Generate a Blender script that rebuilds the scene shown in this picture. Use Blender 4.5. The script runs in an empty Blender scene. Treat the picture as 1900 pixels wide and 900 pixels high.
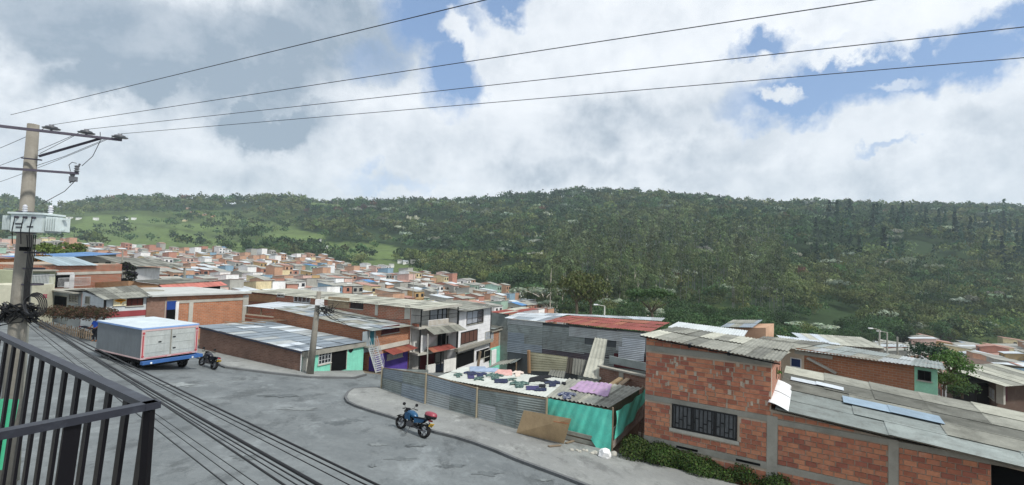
import bpy, bmesh, math, random
import numpy as np
from mathutils import Vector, Matrix
R = math.radians
random.seed(7)
rng = np.random.default_rng(7)
scn = bpy.context.scene
COL = scn.collection

# ------------------------------------------------------------------ camera
F, CX, CY = 900.0, 950.0, 450.0
CAMZ = 6.5
PITCH, ROLL = math.atan(40 / 900), R(2.0)
_fw = Vector((0, math.cos(PITCH), math.sin(PITCH)))
_r0 = Vector((1, 0, 0)); _u0 = Vector((0, -math.sin(PITCH), math.cos(PITCH)))
_r = _r0 * math.cos(ROLL) + _u0 * math.sin(ROLL)
_u = -_r0 * math.sin(ROLL) + _u0 * math.cos(ROLL)
C0 = Vector((0, 0, CAMZ))
cam = bpy.data.cameras.new('camera'); co = bpy.data.objects.new('camera', cam); COL.objects.link(co)
cam.sensor_width = 36; cam.lens = 36 * F / 1900; cam.clip_end = 20000; cam.clip_start = 0.05
co.matrix_world = Matrix(((_r.x, _u.x, -_fw.x, C0.x), (_r.y, _u.y, -_fw.y, C0.y), (_r.z, _u.z, -_fw.z, C0.z), (0, 0, 0, 1)))
scn.camera = co

# ------------------------------------------------------------------ world, sun, exposure
SUN_EL, SUN_AZ = 50, 128       # azimuth measured from +Y towards +X
w = bpy.data.worlds.new('World'); scn.world = w; w.use_nodes = True
NT = w.node_tree; NT.nodes.clear()
def N(t, **k):
    n = NT.nodes.new(t)
    for a, b in k.items(): setattr(n, a, b)
    return n
def MA(op, a, b=None, c=None, clamp=False):
    n = N('ShaderNodeMath', operation=op); n.use_clamp = clamp
    for i, v in enumerate((a, b, c)):
        if v is None: continue
        if isinstance(v, (int, float)): n.inputs[i].default_value = v
        else: NT.links.new(v, n.inputs[i])
    return n.outputs[0]
def VM(op, a, b=None):
    n = N('ShaderNodeVectorMath', operation=op)
    for i, v in enumerate((a, b)):
        if v is None: continue
        if isinstance(v, (tuple, list)): n.inputs[i].default_value = v
        else: NT.links.new(v, n.inputs[i])
    return n
def pdir(px, py):
    d = _fw + _r * ((px - CX) / F) + _u * ((CY - py) / F)
    return d
def ae(px, py):
    d = pdir(px, py).normalized()
    return math.atan2(d.x, d.y), math.asin(d.z)
tc = N('ShaderNodeTexCoord')
sep = N('ShaderNodeSeparateXYZ'); NT.links.new(tc.outputs['Generated'], sep.inputs[0])
az = MA('ARCTAN2', sep.outputs[0], sep.outputs[1]); el = MA('ARCSINE', sep.outputs[2])
cmb = N('ShaderNodeCombineXYZ'); NT.links.new(az, cmb.inputs[0]); NT.links.new(el, cmb.inputs[1])
AE = cmb.outputs[0]
# cloud-layer coordinates for wispy detail (direction stretched towards the horizon)
zz = MA('ADD', MA('MAXIMUM', sep.outputs[2], 0.0), 0.22)
lay = N('ShaderNodeCombineXYZ')
NT.links.new(MA('DIVIDE', sep.outputs[0], zz), lay.inputs[0]); NT.links.new(MA('DIVIDE', sep.outputs[1], zz), lay.inputs[1])
def noise(vec, scale, detail=6, rough=.55, dist=0.0, off=(0, 0, 0)):
    m = VM('ADD', vec, off)
    n = N('ShaderNodeTexNoise'); n.inputs['Scale'].default_value = scale; n.inputs['Detail'].default_value = detail
    n.inputs['Roughness'].default_value = rough; n.inputs['Distortion'].default_value = dist
    NT.links.new(m.outputs[0], n.inputs['Vector']); return n
nb = noise(tc.outputs['Generated'], 7.0, 8, .62)           # billows
nf = noise(tc.outputs['Generated'], 22.0, 6, .6, 0, (3, 1, 0))
nl = noise(lay.outputs[0], 1.3, 7, .6, .4)                  # long layers
# warp the angular coordinates so that outlines billow
wsub = VM('SUBTRACT', nb.outputs['Color'], (.5, .5, .5)); wsc = N('ShaderNodeVectorMath', operation='SCALE'); NT.links.new(wsub.outputs[0], wsc.inputs[0]); wsc.inputs[3].default_value = .17
wadd = VM('ADD', AE, wsc.outputs[0])
wsub2 = VM('SUBTRACT', nf.outputs['Color'], (.5, .5, .5)); wsc2 = N('ShaderNodeVectorMath', operation='SCALE'); NT.links.new(wsub2.outputs[0], wsc2.inputs[0]); wsc2.inputs[3].default_value = .07
WAE = VM('ADD', wadd.outputs[0], wsc2.outputs[0]).outputs[0]
def ell(px, py, rx, ry, rot=0, soft=.5, src=None):
    """soft elliptical region of the sky, by direction: 1 inside, 0 outside"""
    a, e = ae(px, py); a1, e1 = ae(px + rx, py); a2, e2 = ae(px, py - ry)
    ra = abs(a1 - a) or .01; re = abs(e2 - e) or .01
    s = VM('SUBTRACT', src or WAE, (a, e, 0))
    m = N('ShaderNodeMapping', vector_type='TEXTURE')
    m.inputs['Rotation'].default_value = (0, 0, R(rot)); m.inputs['Scale'].default_value = (ra, re, 1)
    NT.links.new(s.outputs[0], m.inputs['Vector'])
    l = VM('LENGTH', m.outputs[0]).outputs['Value']
    r = N('ShaderNodeMapRange', interpolation_type='SMOOTHSTEP'); r.inputs['From Min'].default_value = 1 + soft; r.inputs['From Max'].default_value = 1 - soft
    NT.links.new(l, r.inputs['Value']); return r.outputs[0]
def mx(lst):
    o = lst[0]
    for v in lst[1:]: o = MA('MAXIMUM', o, v)
    return o
blue = mx([ell(800, 40, 85, 70, 0, .55), ell(832, 140, 52, 80, 10, .55), ell(945, 12, 60, 42, 0, .5),
           ell(1700, 105, 220, 44, 4, .55), ell(1490, 185, 160, 50, 6, .55), ell(1410, 92, 60, 30, 0, .6), ell(1850, 65, 130, 62, 0, .5), ell(1580, 140, 130, 60, 0, .5),
           MA('MULTIPLY', ell(720, 330, 80, 16, 0, .8), .5), MA('MULTIPLY', ell(1640, 270, 60, 10, 8, .6), .6),
           MA('MULTIPLY', ell(690, 110, 60, 40, 0, .7), .45), MA('MULTIPLY', ell(60, 300, 60, 30, 0, .8), .2)])
puff = mx([ell(850, 68, 38, 28, -20, .5), ell(1090, 40, 120, 90, 0, .3), ell(1440, 185, 60, 14, 0, .5), ell(1560, 100, 80, 20, 10, .6), MA('MULTIPLY', ell(1680, 130, 60, 8, 10, .8), .6)])
nsep = N('ShaderNodeSeparateXYZ'); NT.links.new(tc.outputs['Generated'], nsep.inputs[0])
# far behind the viewer the same broken sky goes on by noise alone
nr = N('ShaderNodeMapRange'); nr.inputs['From Min'].default_value = .56; nr.inputs['From Max'].default_value = .72; NT.links.new(nl.outputs[0], nr.inputs['Value'])
bk = N('ShaderNodeMapRange'); bk.inputs['From Min'].default_value = .1; bk.inputs['From Max'].default_value = -.4; NT.links.new(sep.outputs[1], bk.inputs['Value'])
blue = MA('MAXIMUM', blue, MA('MULTIPLY', nr.outputs[0], bk.outputs[0]))
nbr = N('ShaderNodeMapRange'); nbr.inputs['From Min'].default_value = .35; nbr.inputs['From Max'].default_value = .65; NT.links.new(nf.outputs[0], nbr.inputs['Value'])
blue = MA('MULTIPLY', blue, MA('SUBTRACT', 1.0, MA('MULTIPLY', puff, .92)))
blue = MA('SUBTRACT', MA('MULTIPLY', blue, 1.25), MA('MULTIPLY', nbr.outputs[0], .25), clamp=True)
grey = mx([ell(120, 20, 420, 105, 0, .45), ell(500, 95, 230, 110, 25, .5), ell(330, 130, 230, 60, 18, .4), ell(500, 225, 110, 40, 18, .5), ell(620, 60, 150, 90, 0, .6)])
grey2 = mx([MA('MULTIPLY', ell(1180, 225, 230, 55, 10, .7), .8), MA('MULTIPLY', ell(1300, 290, 130, 30, 10, .8), .7), MA('MULTIPLY', ell(1100, 330, 240, 22, 0, .9), .8),
            MA('MULTIPLY', ell(250, 300, 380, 40, 0, .9), .65), MA('MULTIPLY', ell(1720, 330, 260, 45, 0, .9), .75), MA('MULTIPLY', ell(1860, 230, 90, 40, 0, .9), .6), MA('MULTIPLY', ell(700, 270, 260, 40, 5, .9), .5)])
nlr = N('ShaderNodeMapRange'); nlr.inputs['From Min'].default_value = .38; nlr.inputs['From Max'].default_value = .68; NT.links.new(nl.outputs[0], nlr.inputs['Value'])
nbb = N('ShaderNodeMapRange'); nbb.inputs['From Min'].default_value = .3; nbb.inputs['From Max'].default_value = .7; NT.links.new(nb.outputs[0], nbb.inputs['Value'])
shade = MA('ADD', MA('MULTIPLY', grey, MA('ADD', MA('ADD', .58, MA('MULTIPLY', nlr.outputs[0], .22)), MA('MULTIPLY', nbb.outputs[0], .32))),
           MA('ADD', MA('MULTIPLY', MA('MULTIPLY', grey2, nbb.outputs[0]), .85), MA('ADD', MA('MULTIPLY', nlr.outputs[0], .26), MA('MULTIPLY', MA('MULTIPLY', nbb.outputs[0], nbr.outputs[0]), .30))), clamp=True)
ccol = N('ShaderNodeMix', data_type='RGBA'); ccol.inputs['A'].default_value = (.82, .85, .89, 1); ccol.inputs['B'].default_value = (.285, .355, .44, 1)
NT.links.new(shade, ccol.inputs['Factor'])
sky = N('ShaderNodeTexSky', sky_type='NISHITA'); sky.sun_disc = False; sky.sun_elevation = R(SUN_EL); sky.sun_rotation = R(SUN_AZ)
sky.altitude = 1500; sky.dust_density = 2.0
SKYS = 0.10
skm = N('ShaderNodeMix', data_type='RGBA', blend_type='MULTIPLY'); skm.inputs['Factor'].default_value = 1; NT.links.new(sky.outputs[0], skm.inputs['A']); skm.inputs['B'].default_value = (1, 1, 1, 1)
# clouds are given in the Sky Texture's own (bright) units so that one Background strength serves both
csc = N('ShaderNodeMix', data_type='RGBA', blend_type='MULTIPLY'); csc.inputs['Factor'].default_value = 1; NT.links.new(ccol.outputs['Result'], csc.inputs['A'])
csc.inputs['B'].default_value = (1 / SKYS, 1 / SKYS, 1 / SKYS, 1); csc.clamp_result = False
hzm = N('ShaderNodeMix', data_type='RGBA'); hzm.inputs['Factor'].default_value = .42; NT.links.new(skm.outputs['Result'], hzm.inputs['A']); hzm.inputs['B'].default_value = (.32 / SKYS, .50 / SKYS, .84 / SKYS, 1)
fin = N('ShaderNodeMix', data_type='RGBA'); NT.links.new(blue, fin.inputs['Factor']); NT.links.new(csc.outputs['Result'], fin.inputs['A']); NT.links.new(hzm.outputs['Result'], fin.inputs['B'])
bg = N('ShaderNodeBackground'); bg.inputs['Strength'].default_value = SKYS; NT.links.new(fin.outputs['Result'], bg.inputs['Color'])
wo = N('ShaderNodeOutputWorld'); NT.links.new(bg.outputs[0], wo.inputs['Surface'])
w.cycles.sampling_method = 'AUTOMATIC'

sl = bpy.data.lights.new('sun', 'SUN'); so = bpy.data.objects.new('sun', sl); COL.objects.link(so)
sl.energy = 3.2; sl.angle = R(5); sl.color = (1, .95, .87)
sd = Vector((math.sin(R(SUN_AZ)) * math.cos(R(SUN_EL)), math.cos(R(SUN_AZ)) * math.cos(R(SUN_EL)), math.sin(R(SUN_EL))))
so.rotation_euler = sd.to_track_quat('Z', 'Y').to_euler()
scn.view_settings.view_transform = 'Standard'; scn.view_settings.look = 'None'
scn.view_settings.exposure = 0.27; scn.view_settings.gamma = 1
scn.cycles.max_bounces = 6; scn.cycles.diffuse_bounces = 3; scn.cycles.volume_bounces = 1; scn.cycles.transparent_max_bounces = 8
scn.cycles.use_denoising = True

# ------------------------------------------------------------------ pixel -> place helpers
def P(px, py, y):
    d = pdir(px, py); return C0 + d * (y / d.y)
def gplane(x, y): return 1.02 - .108 * x - .136 * y
def G(px, py, dz=0.0):
    d = pdir(px, py)          # 6.5+t dz' = 1.02 -.108 t dx -.136 t dy + dz
    t = (1.02 + dz - CAMZ) / (d.z + .108 * d.x + .136 * d.y)
    return C0 + d * t
def PZ(px, py, z):
    d = pdir(px, py); return C0 + d * ((z - CAMZ) / d.z)
def zt(xy, py):
    """height at which the vertical line through xy crosses picture row py"""
    k = (CY - py) / F; b = Vector((xy[0], xy[1], 0)) - C0
    # (b+z k).u = k * (b+z k).fw
    num = k * b.dot(_fw) - b.dot(_u); den = _u.z - k * _fw.z
    return num / den
def proj(p):
    v = Vector(p) - C0; d = v.dot(_fw)
    return CX + F * v.dot(_r) / d, CY - F * v.dot(_u) / d
def yh(px): return 490 + (px - 950) * math.tan(ROLL)

# ------------------------------------------------------------------ tagging and object helpers
def tag(o, label=None, cat=None, group=None, kind=None):
    if label: o['label'] = label
    if cat: o['category'] = cat
    if group: o['group'] = group
    if kind: o['kind'] = kind
    return o
def T(name, loc, label, cat, group=None):
    o = bpy.data.objects.new(name, None); COL.objects.link(o); o.location = Vector(loc); o.empty_display_size = .2
    return tag(o, label, cat, group)
def wloc(p):
    v = Vector((0, 0, 0))
    while p is not None: v += Vector(p.location); p = p.parent
    return v
class MB:
    def __init__(s): s.v = []; s.f = []; s.m = []; s.uv = []
    def vert(s, p): s.v.append(tuple(p)); return len(s.v) - 1
    def face(s, pts, mi=0, uv=None):
        i = [s.vert(p) for p in pts]; s.f.append(i); s.m.append(mi)
        s.uv.append(uv or [(0, 0)] * len(i)); return s
    def hexa(s, b, t, mi=0):
        """box from 4 bottom and 4 top corners, both counter-clockwise seen from above"""
        n = len(s.v); s.v += [tuple(p) for p in b] + [tuple(p) for p in t]
        for q in ((3, 2, 1, 0), (4, 5, 6, 7), (0, 1, 5, 4), (1, 2, 6, 5), (2, 3, 7, 6), (3, 0, 4, 7)):
            s.f.append([n + k for k in q]); s.m.append(mi)
            pts = [Vector(s.v[n + k]) for k in q]
            s.uv.append([((p - pts[0]).length if j in (1, 2) else 0, p.z) for j, p in enumerate(pts)])
        return s
    def box(s, c, size, rot=None, mi=0):
        hx, hy, hz = size[0] / 2, size[1] / 2, size[2] / 2
        M = rot if rot is not None else Matrix.Identity(3)
        c = Vector(c)
        pts = [c + M @ Vector(p) for p in ((-hx, -hy, -hz), (hx, -hy, -hz), (hx, hy, -hz), (-hx, hy, -hz), (-hx, -hy, hz), (hx, -hy, hz), (hx, hy, hz), (-hx, hy, hz))]
        return s.hexa(pts[:4], pts[4:], mi)
    def beam(s, a, b, wd, ht=None, mi=0, up=(0, 0, 1)):
        a, b = Vector(a), Vector(b); ht = ht or wd
        d = (b - a); L = d.length; d.normalize(); u = Vector(up)
        if abs(d.dot(u)) > .98: u = Vector((0, 1, 0))
        sx = d.cross(u).normalized(); u2 = sx.cross(d)
        M = Matrix((sx, d, u2)).transposed()
        return s.box((a + b) / 2, (wd, L, ht), M, mi)
    def tube(s, pts, r, n=8, mi=0, cap=True):
        pts = [Vector(p) for p in pts]; k = len(pts)
        rr = r if isinstance(r, (list, tuple)) else [r] * k
        base = len(s.v); ref = None
        for i, p in enumerate(pts):
            d = (pts[min(i + 1, k - 1)] - pts[max(i - 1, 0)]).normalized()
            if ref is None:
                ref = Vector((0, 0, 1)) if abs(d.z) < .9 else Vector((1, 0, 0))
            a = (ref - d * ref.dot(d)).normalized(); b = d.cross(a); ref = a
            for j in range(n):
                t = 2 * math.pi * j / n; s.v.append(tuple(p + (a * math.cos(t) + b * math.sin(t)) * rr[i]))
        for i in range(k - 1):
            for j in range(n):
                q = [base + i * n + j, base + i * n + (j + 1) % n, base + (i + 1) * n + (j + 1) % n, base + (i + 1) * n + j]
                s.f.append(q); s.m.append(mi); s.uv.append([(0, 0)] * 4)
        if cap:
            s.f.append([base + j for j in range(n)][::-1]); s.m.append(mi); s.uv.append([(0, 0)] * n)
            s.f.append([base + (k - 1) * n + j for j in range(n)]); s.m.append(mi); s.uv.append([(0, 0)] * n)
        return s
    def lathe(s, c, prof, axis=(0, 0, 1), n=16, mi=0):
        """prof: list of (r, h) along axis from c"""
        ax = Vector(axis).normalized(); pts = [Vector(c) + ax * h for r, h in prof]
        base = len(s.v); a = ax.orthogonal().normalized(); b = ax.cross(a)
        for (r, h), p in zip(prof, pts):
            for j in range(n):
                t = 2 * math.pi * j / n; s.v.append(tuple(p + (a * math.cos(t) + b * math.sin(t)) * max(r, 1e-4)))
        for i in range(len(prof) - 1):
            for j in range(n):
                s.f.append([base + i * n + j, base + i * n + (j + 1) % n, base + (i + 1) * n + (j + 1) % n, base + (i + 1) * n + j]); s.m.append(mi); s.uv.append([(0, 0)] * 4)
        return s
    def build(s, name, mat, parent=None, smooth=False, loc=None):
        me = bpy.data.meshes.new(name)
        off = wloc(parent) if parent is not None else Vector(loc or (0, 0, 0))
        me.from_pydata([tuple(Vector(p) - off) for p in s.v], [], s.f)
        mats = mat if isinstance(mat, (list, tuple)) else [mat]
        for m in mats: me.materials.append(m)
        if len(mats) > 1: me.polygons.foreach_set('material_index', s.m)
        uvl = me.uv_layers.new(name='UVMap'); flat = [c for f in s.uv for p in f for c in p]
        uvl.data.foreach_set('uv', flat)
        if smooth: me.polygons.foreach_set('use_smooth', [True] * len(me.polygons))
        me.update()
        o = bpy.data.objects.new(name, me); COL.objects.link(o)
        if parent is not None: o.parent = parent
        else: o.location = off
        return o
def copy_tree(o, parent=None):
    c = o.copy(); COL.objects.link(c); c.parent = parent
    for ch in o.children: copy_tree(ch, c)
    return c

# ------------------------------------------------------------------ materials
def lin(c):
    if isinstance(c, str):
        c = tuple(int(c[i:i + 2], 16) / 255 for i in (0, 2, 4))
        return tuple(x / 12.92 if x <= .04045 else ((x + .055) / 1.055) ** 2.4 for x in c)
    return c
_mc = {}
def mat(name, col, rough=.85, metal=0.0, var=.12, scale=1.2, stain=None, stain_amt=.4, stain_scale=.8, streak=0.0, bump=.0, bump_scale=30, spec=.3, objvar=.12, brick=None, two=None):
    """procedural surface: base colour, cloudy variation, shaped stains, vertical streaks, fine relief; brick=(w,h,mortar colour)"""
    if name in _mc: return _mc[name]
    m = bpy.data.materials.new(name); m.use_nodes = True; nt = m.node_tree; nd = nt.nodes; lk = nt.links
    b = nd['Principled BSDF']; b.inputs['Roughness'].default_value = rough; b.inputs['Metallic'].default_value = metal
    b.inputs['Specular IOR Level'].default_value = spec
    geo = nd.new('ShaderNodeNewGeometry'); oi = nd.new('ShaderNodeObjectInfo')
    def nz(sc, det=5, rg=.6, vec=None, off=None):
        n = nd.new('ShaderNodeTexNoise'); n.inputs['Scale'].default_value = sc; n.inputs['Detail'].default_value = det; n.inputs['Roughness'].default_value = rg
        mp = nd.new('ShaderNodeMapping'); mp.inputs['Location'].default_value = off or (0, 0, 0)
        if vec: mp.inputs['Scale'].default_value = vec
        lk.new(geo.outputs['Position'], mp.inputs[0]); lk.new(mp.outputs[0], n.inputs['Vector']); return n.outputs[0]
    def mr(s, a, b_, lo=0, hi=1):
        r = nd.new('ShaderNodeMapRange'); r.inputs['From Min'].default_value = a; r.inputs['From Max'].default_value = b_
        r.inputs['To Min'].default_value = lo; r.inputs['To Max'].default_value = hi; lk.new(s, r.inputs['Value']); return r.outputs[0]
    def mixc(f, a, b_, bt='MIX'):
        x = nd.new('ShaderNodeMix'); x.data_type = 'RGBA'; x.blend_type = bt
        if isinstance(f, float): x.inputs['Factor'].default_value = f
        else: lk.new(f, x.inputs['Factor'])
        for k, v in (('A', a), ('B', b_)):
            if isinstance(v, tuple): x.inputs[k].default_value = (*v[:3], 1)
            else: lk.new(v, x.inputs[k])
        return x.outputs['Result']
    base = lin(col); cur = base; height = None
    if brick:
        bw, bh, mort = brick
        uv = nd.new('ShaderNodeUVMap'); bt = nd.new('ShaderNodeTexBrick')
        bt.inputs['Scale'].default_value = 1; bt.inputs['Brick Width'].default_value = bw; bt.inputs['Row Height'].default_value = bh
        bt.inputs['Mortar Size'].default_value = .018; bt.inputs['Mortar Smooth'].default_value = .3; bt.inputs['Bias'].default_value = -.2
        c2 = lin(two) if two else tuple(x * .7 for x in base)
        bt.inputs['Color1'].default_value = (*base, 1); bt.inputs['Color2'].default_value = (*c2, 1); bt.inputs['Mortar'].default_value = (*lin(mort), 1)
        lk.new(uv.outputs[0], bt.inputs['Vector']); cur = bt.outputs['Color']; height = bt.outputs['Fac']
    elif two:
        cur = mixc(mr(nz(scale * .6, 4), .42, .58), base, lin(two))
    v1 = mr(nz(scale), .3, .7, 1 - var, 1 + var); gv = nd.new('ShaderNodeCombineColor')
    for i in range(3): lk.new(v1, gv.inputs[i])
    cur = mixc(1.0, cur if not isinstance(cur, tuple) else cur, gv.outputs[0], 'MULTIPLY')
    if objvar:
        v2 = mr(oi.outputs['Random'], 0, 1, 1 - objvar, 1 + objvar); g2 = nd.new('ShaderNodeCombineColor')
        for i in range(3): lk.new(v2, g2.inputs[i])
        cur = mixc(1.0, cur, g2.outputs[0], 'MULTIPLY')
    if stain: 
        f = mr(nz(stain_scale, 8, .7, off=(5, 3, 1)), .5, .72, 0, stain_amt); cur = mixc(f, cur, lin(stain))
    if streak:
        f = mr(nz(1.0, 5, .6, vec=(7, 7, .5)), .48, .75, 0, streak); cur = mixc(f, cur, tuple(x * .35 for x in base))
    fine = mr(nz(14, 4, .7, off=(1, 7, 2)), .25, .75, .9, 1.1); g3 = nd.new('ShaderNodeCombineColor')
    for i in range(3): lk.new(fine, g3.inputs[i])
    cur = mixc(1.0, cur, g3.outputs[0], 'MULTIPLY')
    lk.new(cur, b.inputs['Base Color'])
    if bump or height:
        bp = nd.new('ShaderNodeBump'); bp.inputs['Strength'].default_value = bump or .6; bp.inputs['Distance'].default_value = .02
        if height: bp.invert = True; lk.new(height, bp.inputs['Height'])
        else: lk.new(nz(bump_scale, 5, .65), bp.inputs['Height'])
        lk.new(bp.outputs[0], b.inputs['Normal'])
    _mc[name] = m; return m
fibre = mat('fibre_cement', '84867f', .95, stain='3f413c', stain_amt=.7, stain_scale=.7, var=.2, bump=.3)
fibre_d = mat('fibre_cement_dark', '666863', .95, stain='33342f', stain_amt=.7, stain_scale=.6, var=.2, bump=.3)
fibre_l = mat('fibre_cement_pale', 'a3a59b', .95, stain='5b5c54', stain_amt=.6, stain_scale=.7, var=.15, bump=.3)
zinc = mat('zinc_sheet', 'a6adaf', .5, .35, stain='6f6a62', stain_amt=.4, stain_scale=1.1, var=.12, spec=.5)
zinc_l = mat('zinc_sheet_bright', 'c2cbd2', .45, .3, var=.08, stain='8c8f92', stain_amt=.3)
zinc_d = mat('zinc_sheet_weathered', '868f8e', .6, .3, stain='4b4440', stain_amt=.5, stain_scale=1.5, var=.18)
zinc_b = mat('zinc_sheet_bluish', '86919a', .5, .35, stain='5f6468', stain_amt=.4, stain_scale=1.1)
rust = mat('rusty_red_sheet', '83463f', .75, .1, stain='5a2e28', stain_amt=.6, stain_scale=1.3, var=.2)
rust_o = mat('rust_orange_sheet', '8a5847', .8, .1, stain='6e4436', stain_amt=.6, stain_scale=1.3)
conc = mat('raw_concrete', '8d8c84', .95, stain='5f5e58', stain_amt=.5, stain_scale=1.1, bump=.3, var=.12)
conc_l = mat('pale_concrete', 'aaa9a1', .95, stain='75736c', stain_amt=.45, stain_scale=1.1, bump=.25)
mortar = mat('mortar', 'a79b8c', .95, stain='716a60', stain_amt=.5, bump=.4)
white = mat('white_paint', 'd4d6d8', .8, stain='98968f', stain_amt=.35, stain_scale=.5, streak=.25)
black = mat('black_metal', '17181b', .45, .3, var=.1, spec=.5, objvar=.05)
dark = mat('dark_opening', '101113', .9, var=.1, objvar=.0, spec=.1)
glass = mat('window_glass', '2a3138', .12, 0, var=.3, scale=.8, spec=.8)
curtain = mat('curtained_glass', '9aa1ab', .35, 0, var=.2, scale=2.5, spec=.6, streak=.5)
wood = mat('old_wood', '7d6f5e', .9, stain='4a4138', stain_amt=.5, stain_scale=2, streak=.3)
brickw = mat('brick_wall_orange', 'aa7355', .95, brick=(.42, .17, 'a08b79'), two='96634a', stain='7d6a5c', stain_amt=.4, stain_scale=.6, objvar=.08)
brickw2 = mat('brick_wall_brown', '84665a', .95, brick=(.36, .13, '87766a'), two='705348', stain='5d5048', stain_amt=.5, stain_scale=.6, objvar=.08)
brickw3 = mat('brick_wall_red', '9f624e', .95, brick=(.42, .17, 'a39585'), two='8a6656', stain='8f8578', stain_amt=.4, stain_scale=.8, objvar=.08)
# ------------------------------------------------------------------ terrain
def vnoise(x, y, seed=0):
    x = np.asarray(x, float); y = np.asarray(y, float)
    xi = np.floor(x).astype(np.int64); yi = np.floor(y).astype(np.int64); xf = x - xi; yf = y - yi
    def h(a, b):
        n = (a * 374761393 + b * 668265263 + seed * 974634777) & 0xffffffff
        n = ((n ^ (n >> 13)) * 1274126177) & 0xffffffff
        return ((n ^ (n >> 16)) & 0xffff) / 65535.0
    sx = xf * xf * (3 - 2 * xf); sy = yf * yf * (3 - 2 * yf)
    return (h(xi, yi) * (1 - sx) + h(xi + 1, yi) * sx) * (1 - sy) + (h(xi, yi + 1) * (1 - sx) + h(xi + 1, yi + 1) * sx) * sy
def fbm(x, y, seed=0, o=4):
    a = 0; s = 1; t = 0
    for k in range(o): a = a + vnoise(x * 2 ** k, y * 2 ** k, seed + k) * s; t += s; s *= .5
    return a / t
TX = [-400, 0, 200, 400, 600, 800, 950, 1100, 1250, 1450, 1700, 1900, 2300]
TD = [62, 90, 140, 220, 320, 450, 600, 800]
TP = [[560, 530, 505, 490, 475, 460, 435, 405],
      [568, 540, 515, 495, 476, 459, 435, 405],
      [587, 562, 535, 510, 487, 464, 444, 410],
      [615, 588, 555, 526, 499, 474, 455, 418],
      [645, 610, 572, 537, 510, 483, 457, 420],
      [674, 640, 596, 553, 524, 492, 458, 418],
      [694, 660, 612, 572, 532, 490, 450, 405],
      [712, 675, 630, 580, 530, 480, 432, 388],
      [728, 690, 645, 592, 532, 475, 425, 385],
      [750, 708, 660, 612, 540, 478, 425, 393],
      [785, 735, 682, 635, 560, 485, 430, 398],
      [805, 755, 700, 650, 570, 490, 435, 405],
      [850, 790, 720, 665, 580, 500, 445, 410]]
CXS = [-400, 0, 80, 150, 200, 320, 420, 500, 560, 650, 720, 800, 900, 1000, 1080, 1160, 1300, 1400, 1500, 1600, 1700, 1800, 1900, 2300]
CPY = [380, 380, 388, 386, 379, 376, 379, 370, 374, 380, 386, 384, 379, 369, 362, 365, 376, 384, 384, 388, 393, 394, 391, 390]
CDX = [-400, 600, 1100, 1500, 1900]; CDV = [1080, 1060, 960, 900, 900]
_TXa = np.array(TX, float); _TPa = np.array(TP, float); _lTD = np.log(np.array(TD, float))
def terr(x, y):
    x = np.asarray(x, float); y = np.asarray(y, float)
    ys = np.maximum(y, 1.0); uu = np.clip(x / ys, -1.6, 1.6)
    px = 950 + 900 * uu
    k = np.clip(np.interp(px, _TXa, np.arange(len(TX))), 0, len(TX) - 1.001); i = k.astype(int); f = k - i
    ld = np.log(np.clip(ys, 62, 800)); j = np.clip(np.interp(ld, _lTD, np.arange(len(TD))), 0, len(TD) - 1.001); jj = j.astype(int); g = j - jj
    py = (_TPa[i, jj] * (1 - g) + _TPa[i, jj + 1] * g) * (1 - f) + (_TPa[i + 1, jj] * (1 - g) + _TPa[i + 1, jj + 1] * g) * f
    cd = np.interp(px, CDX, CDV); cp = np.interp(px, CXS, CPY)
    t = np.clip((ys - 800) / (cd - 800), 0, 1); py = py * (1 - t) + cp * t
    h = 490 + (px - 950) * math.tan(ROLL)
    ye = np.minimum(ys, cd)
    z = CAMZ + (h - py) * ye / 900
    z = z - np.maximum(ys - cd, 0) * .11
    amp = np.clip((ys - 260) / 250, 0, 1) * np.clip((cd - ys) / 150, .25, 1)
    z = z + amp * np.where(px < 820, 40, 30) * (fbm(x / 150, ys / 170, 3, 3) - .5) + amp * 7 * (fbm(x / 40, ys / 45, 9, 2) - .5)
    yc = np.maximum(y, -20); xc = np.where(y > 1, uu * ys, np.clip(x, -40, 40))
    zp = 1.02 - .108 * np.clip(np.where(y > 1, xc, x), -120, 120) - .136 * yc
    b = np.clip((ys - 54) / 24, 0, 1); b = b * b * (3 - 2 * b)
    return zp * (1 - b) + z * b
def terr1(x, y): return float(terr(np.array([x]), np.array([y]))[0])
def inpoly(px, py, poly):
    c = np.zeros(np.shape(px), bool); n = len(poly)
    for i in range(n):
        x1, y1 = poly[i]; x2, y2 = poly[(i + 1) % n]
        m = ((y1 > py) != (y2 > py)) & (px < (x2 - x1) * (py - y1) / ((y2 - y1) + 1e-9) + x1); c ^= m
    return c
PAST = [[(118, 421), (188, 405), (256, 417), (330, 428), (370, 438), (434, 446), (480, 460), (471, 468), (337, 469), (202, 458), (120, 452), (60, 445), (60, 430)],
        [(490, 425), (539, 424), (612, 437), (600, 446), (539, 446), (480, 436)],
        [(520, 450), (600, 449), (660, 451), (724, 456), (790, 470), (785, 480), (731, 482), (650, 478), (600, 468), (530, 462)],
        [(500, 360), (545, 362), (620, 373), (670, 378), (640, 385), (590, 380), (515, 377)],
        [(1210, 576), (1330, 566), (1420, 585), (1440, 598), (1300, 600), (1220, 592)],
        [(1640, 590), (1760, 575), (1900, 600), (1950, 615), (1950, 628), (1800, 612), (1700, 606)],
        [(1800, 622), (1900, 628), (1960, 632), (1960, 652), (1830, 648)],
        [(150, 401), (255, 398), (335, 411), (300, 417), (240, 413), (150, 408)], [(385, 402), (470, 408), (560, 424), (500, 424), (395, 413)], [(300, 420), (345, 413), (420, 424), (440, 436), (370, 432)],
        [(900, 500), (960, 490), (1020, 500), (990, 512), (920, 512)],
        [(640, 484), (720, 482), (800, 500), (770, 514), (690, 510)]]
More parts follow.
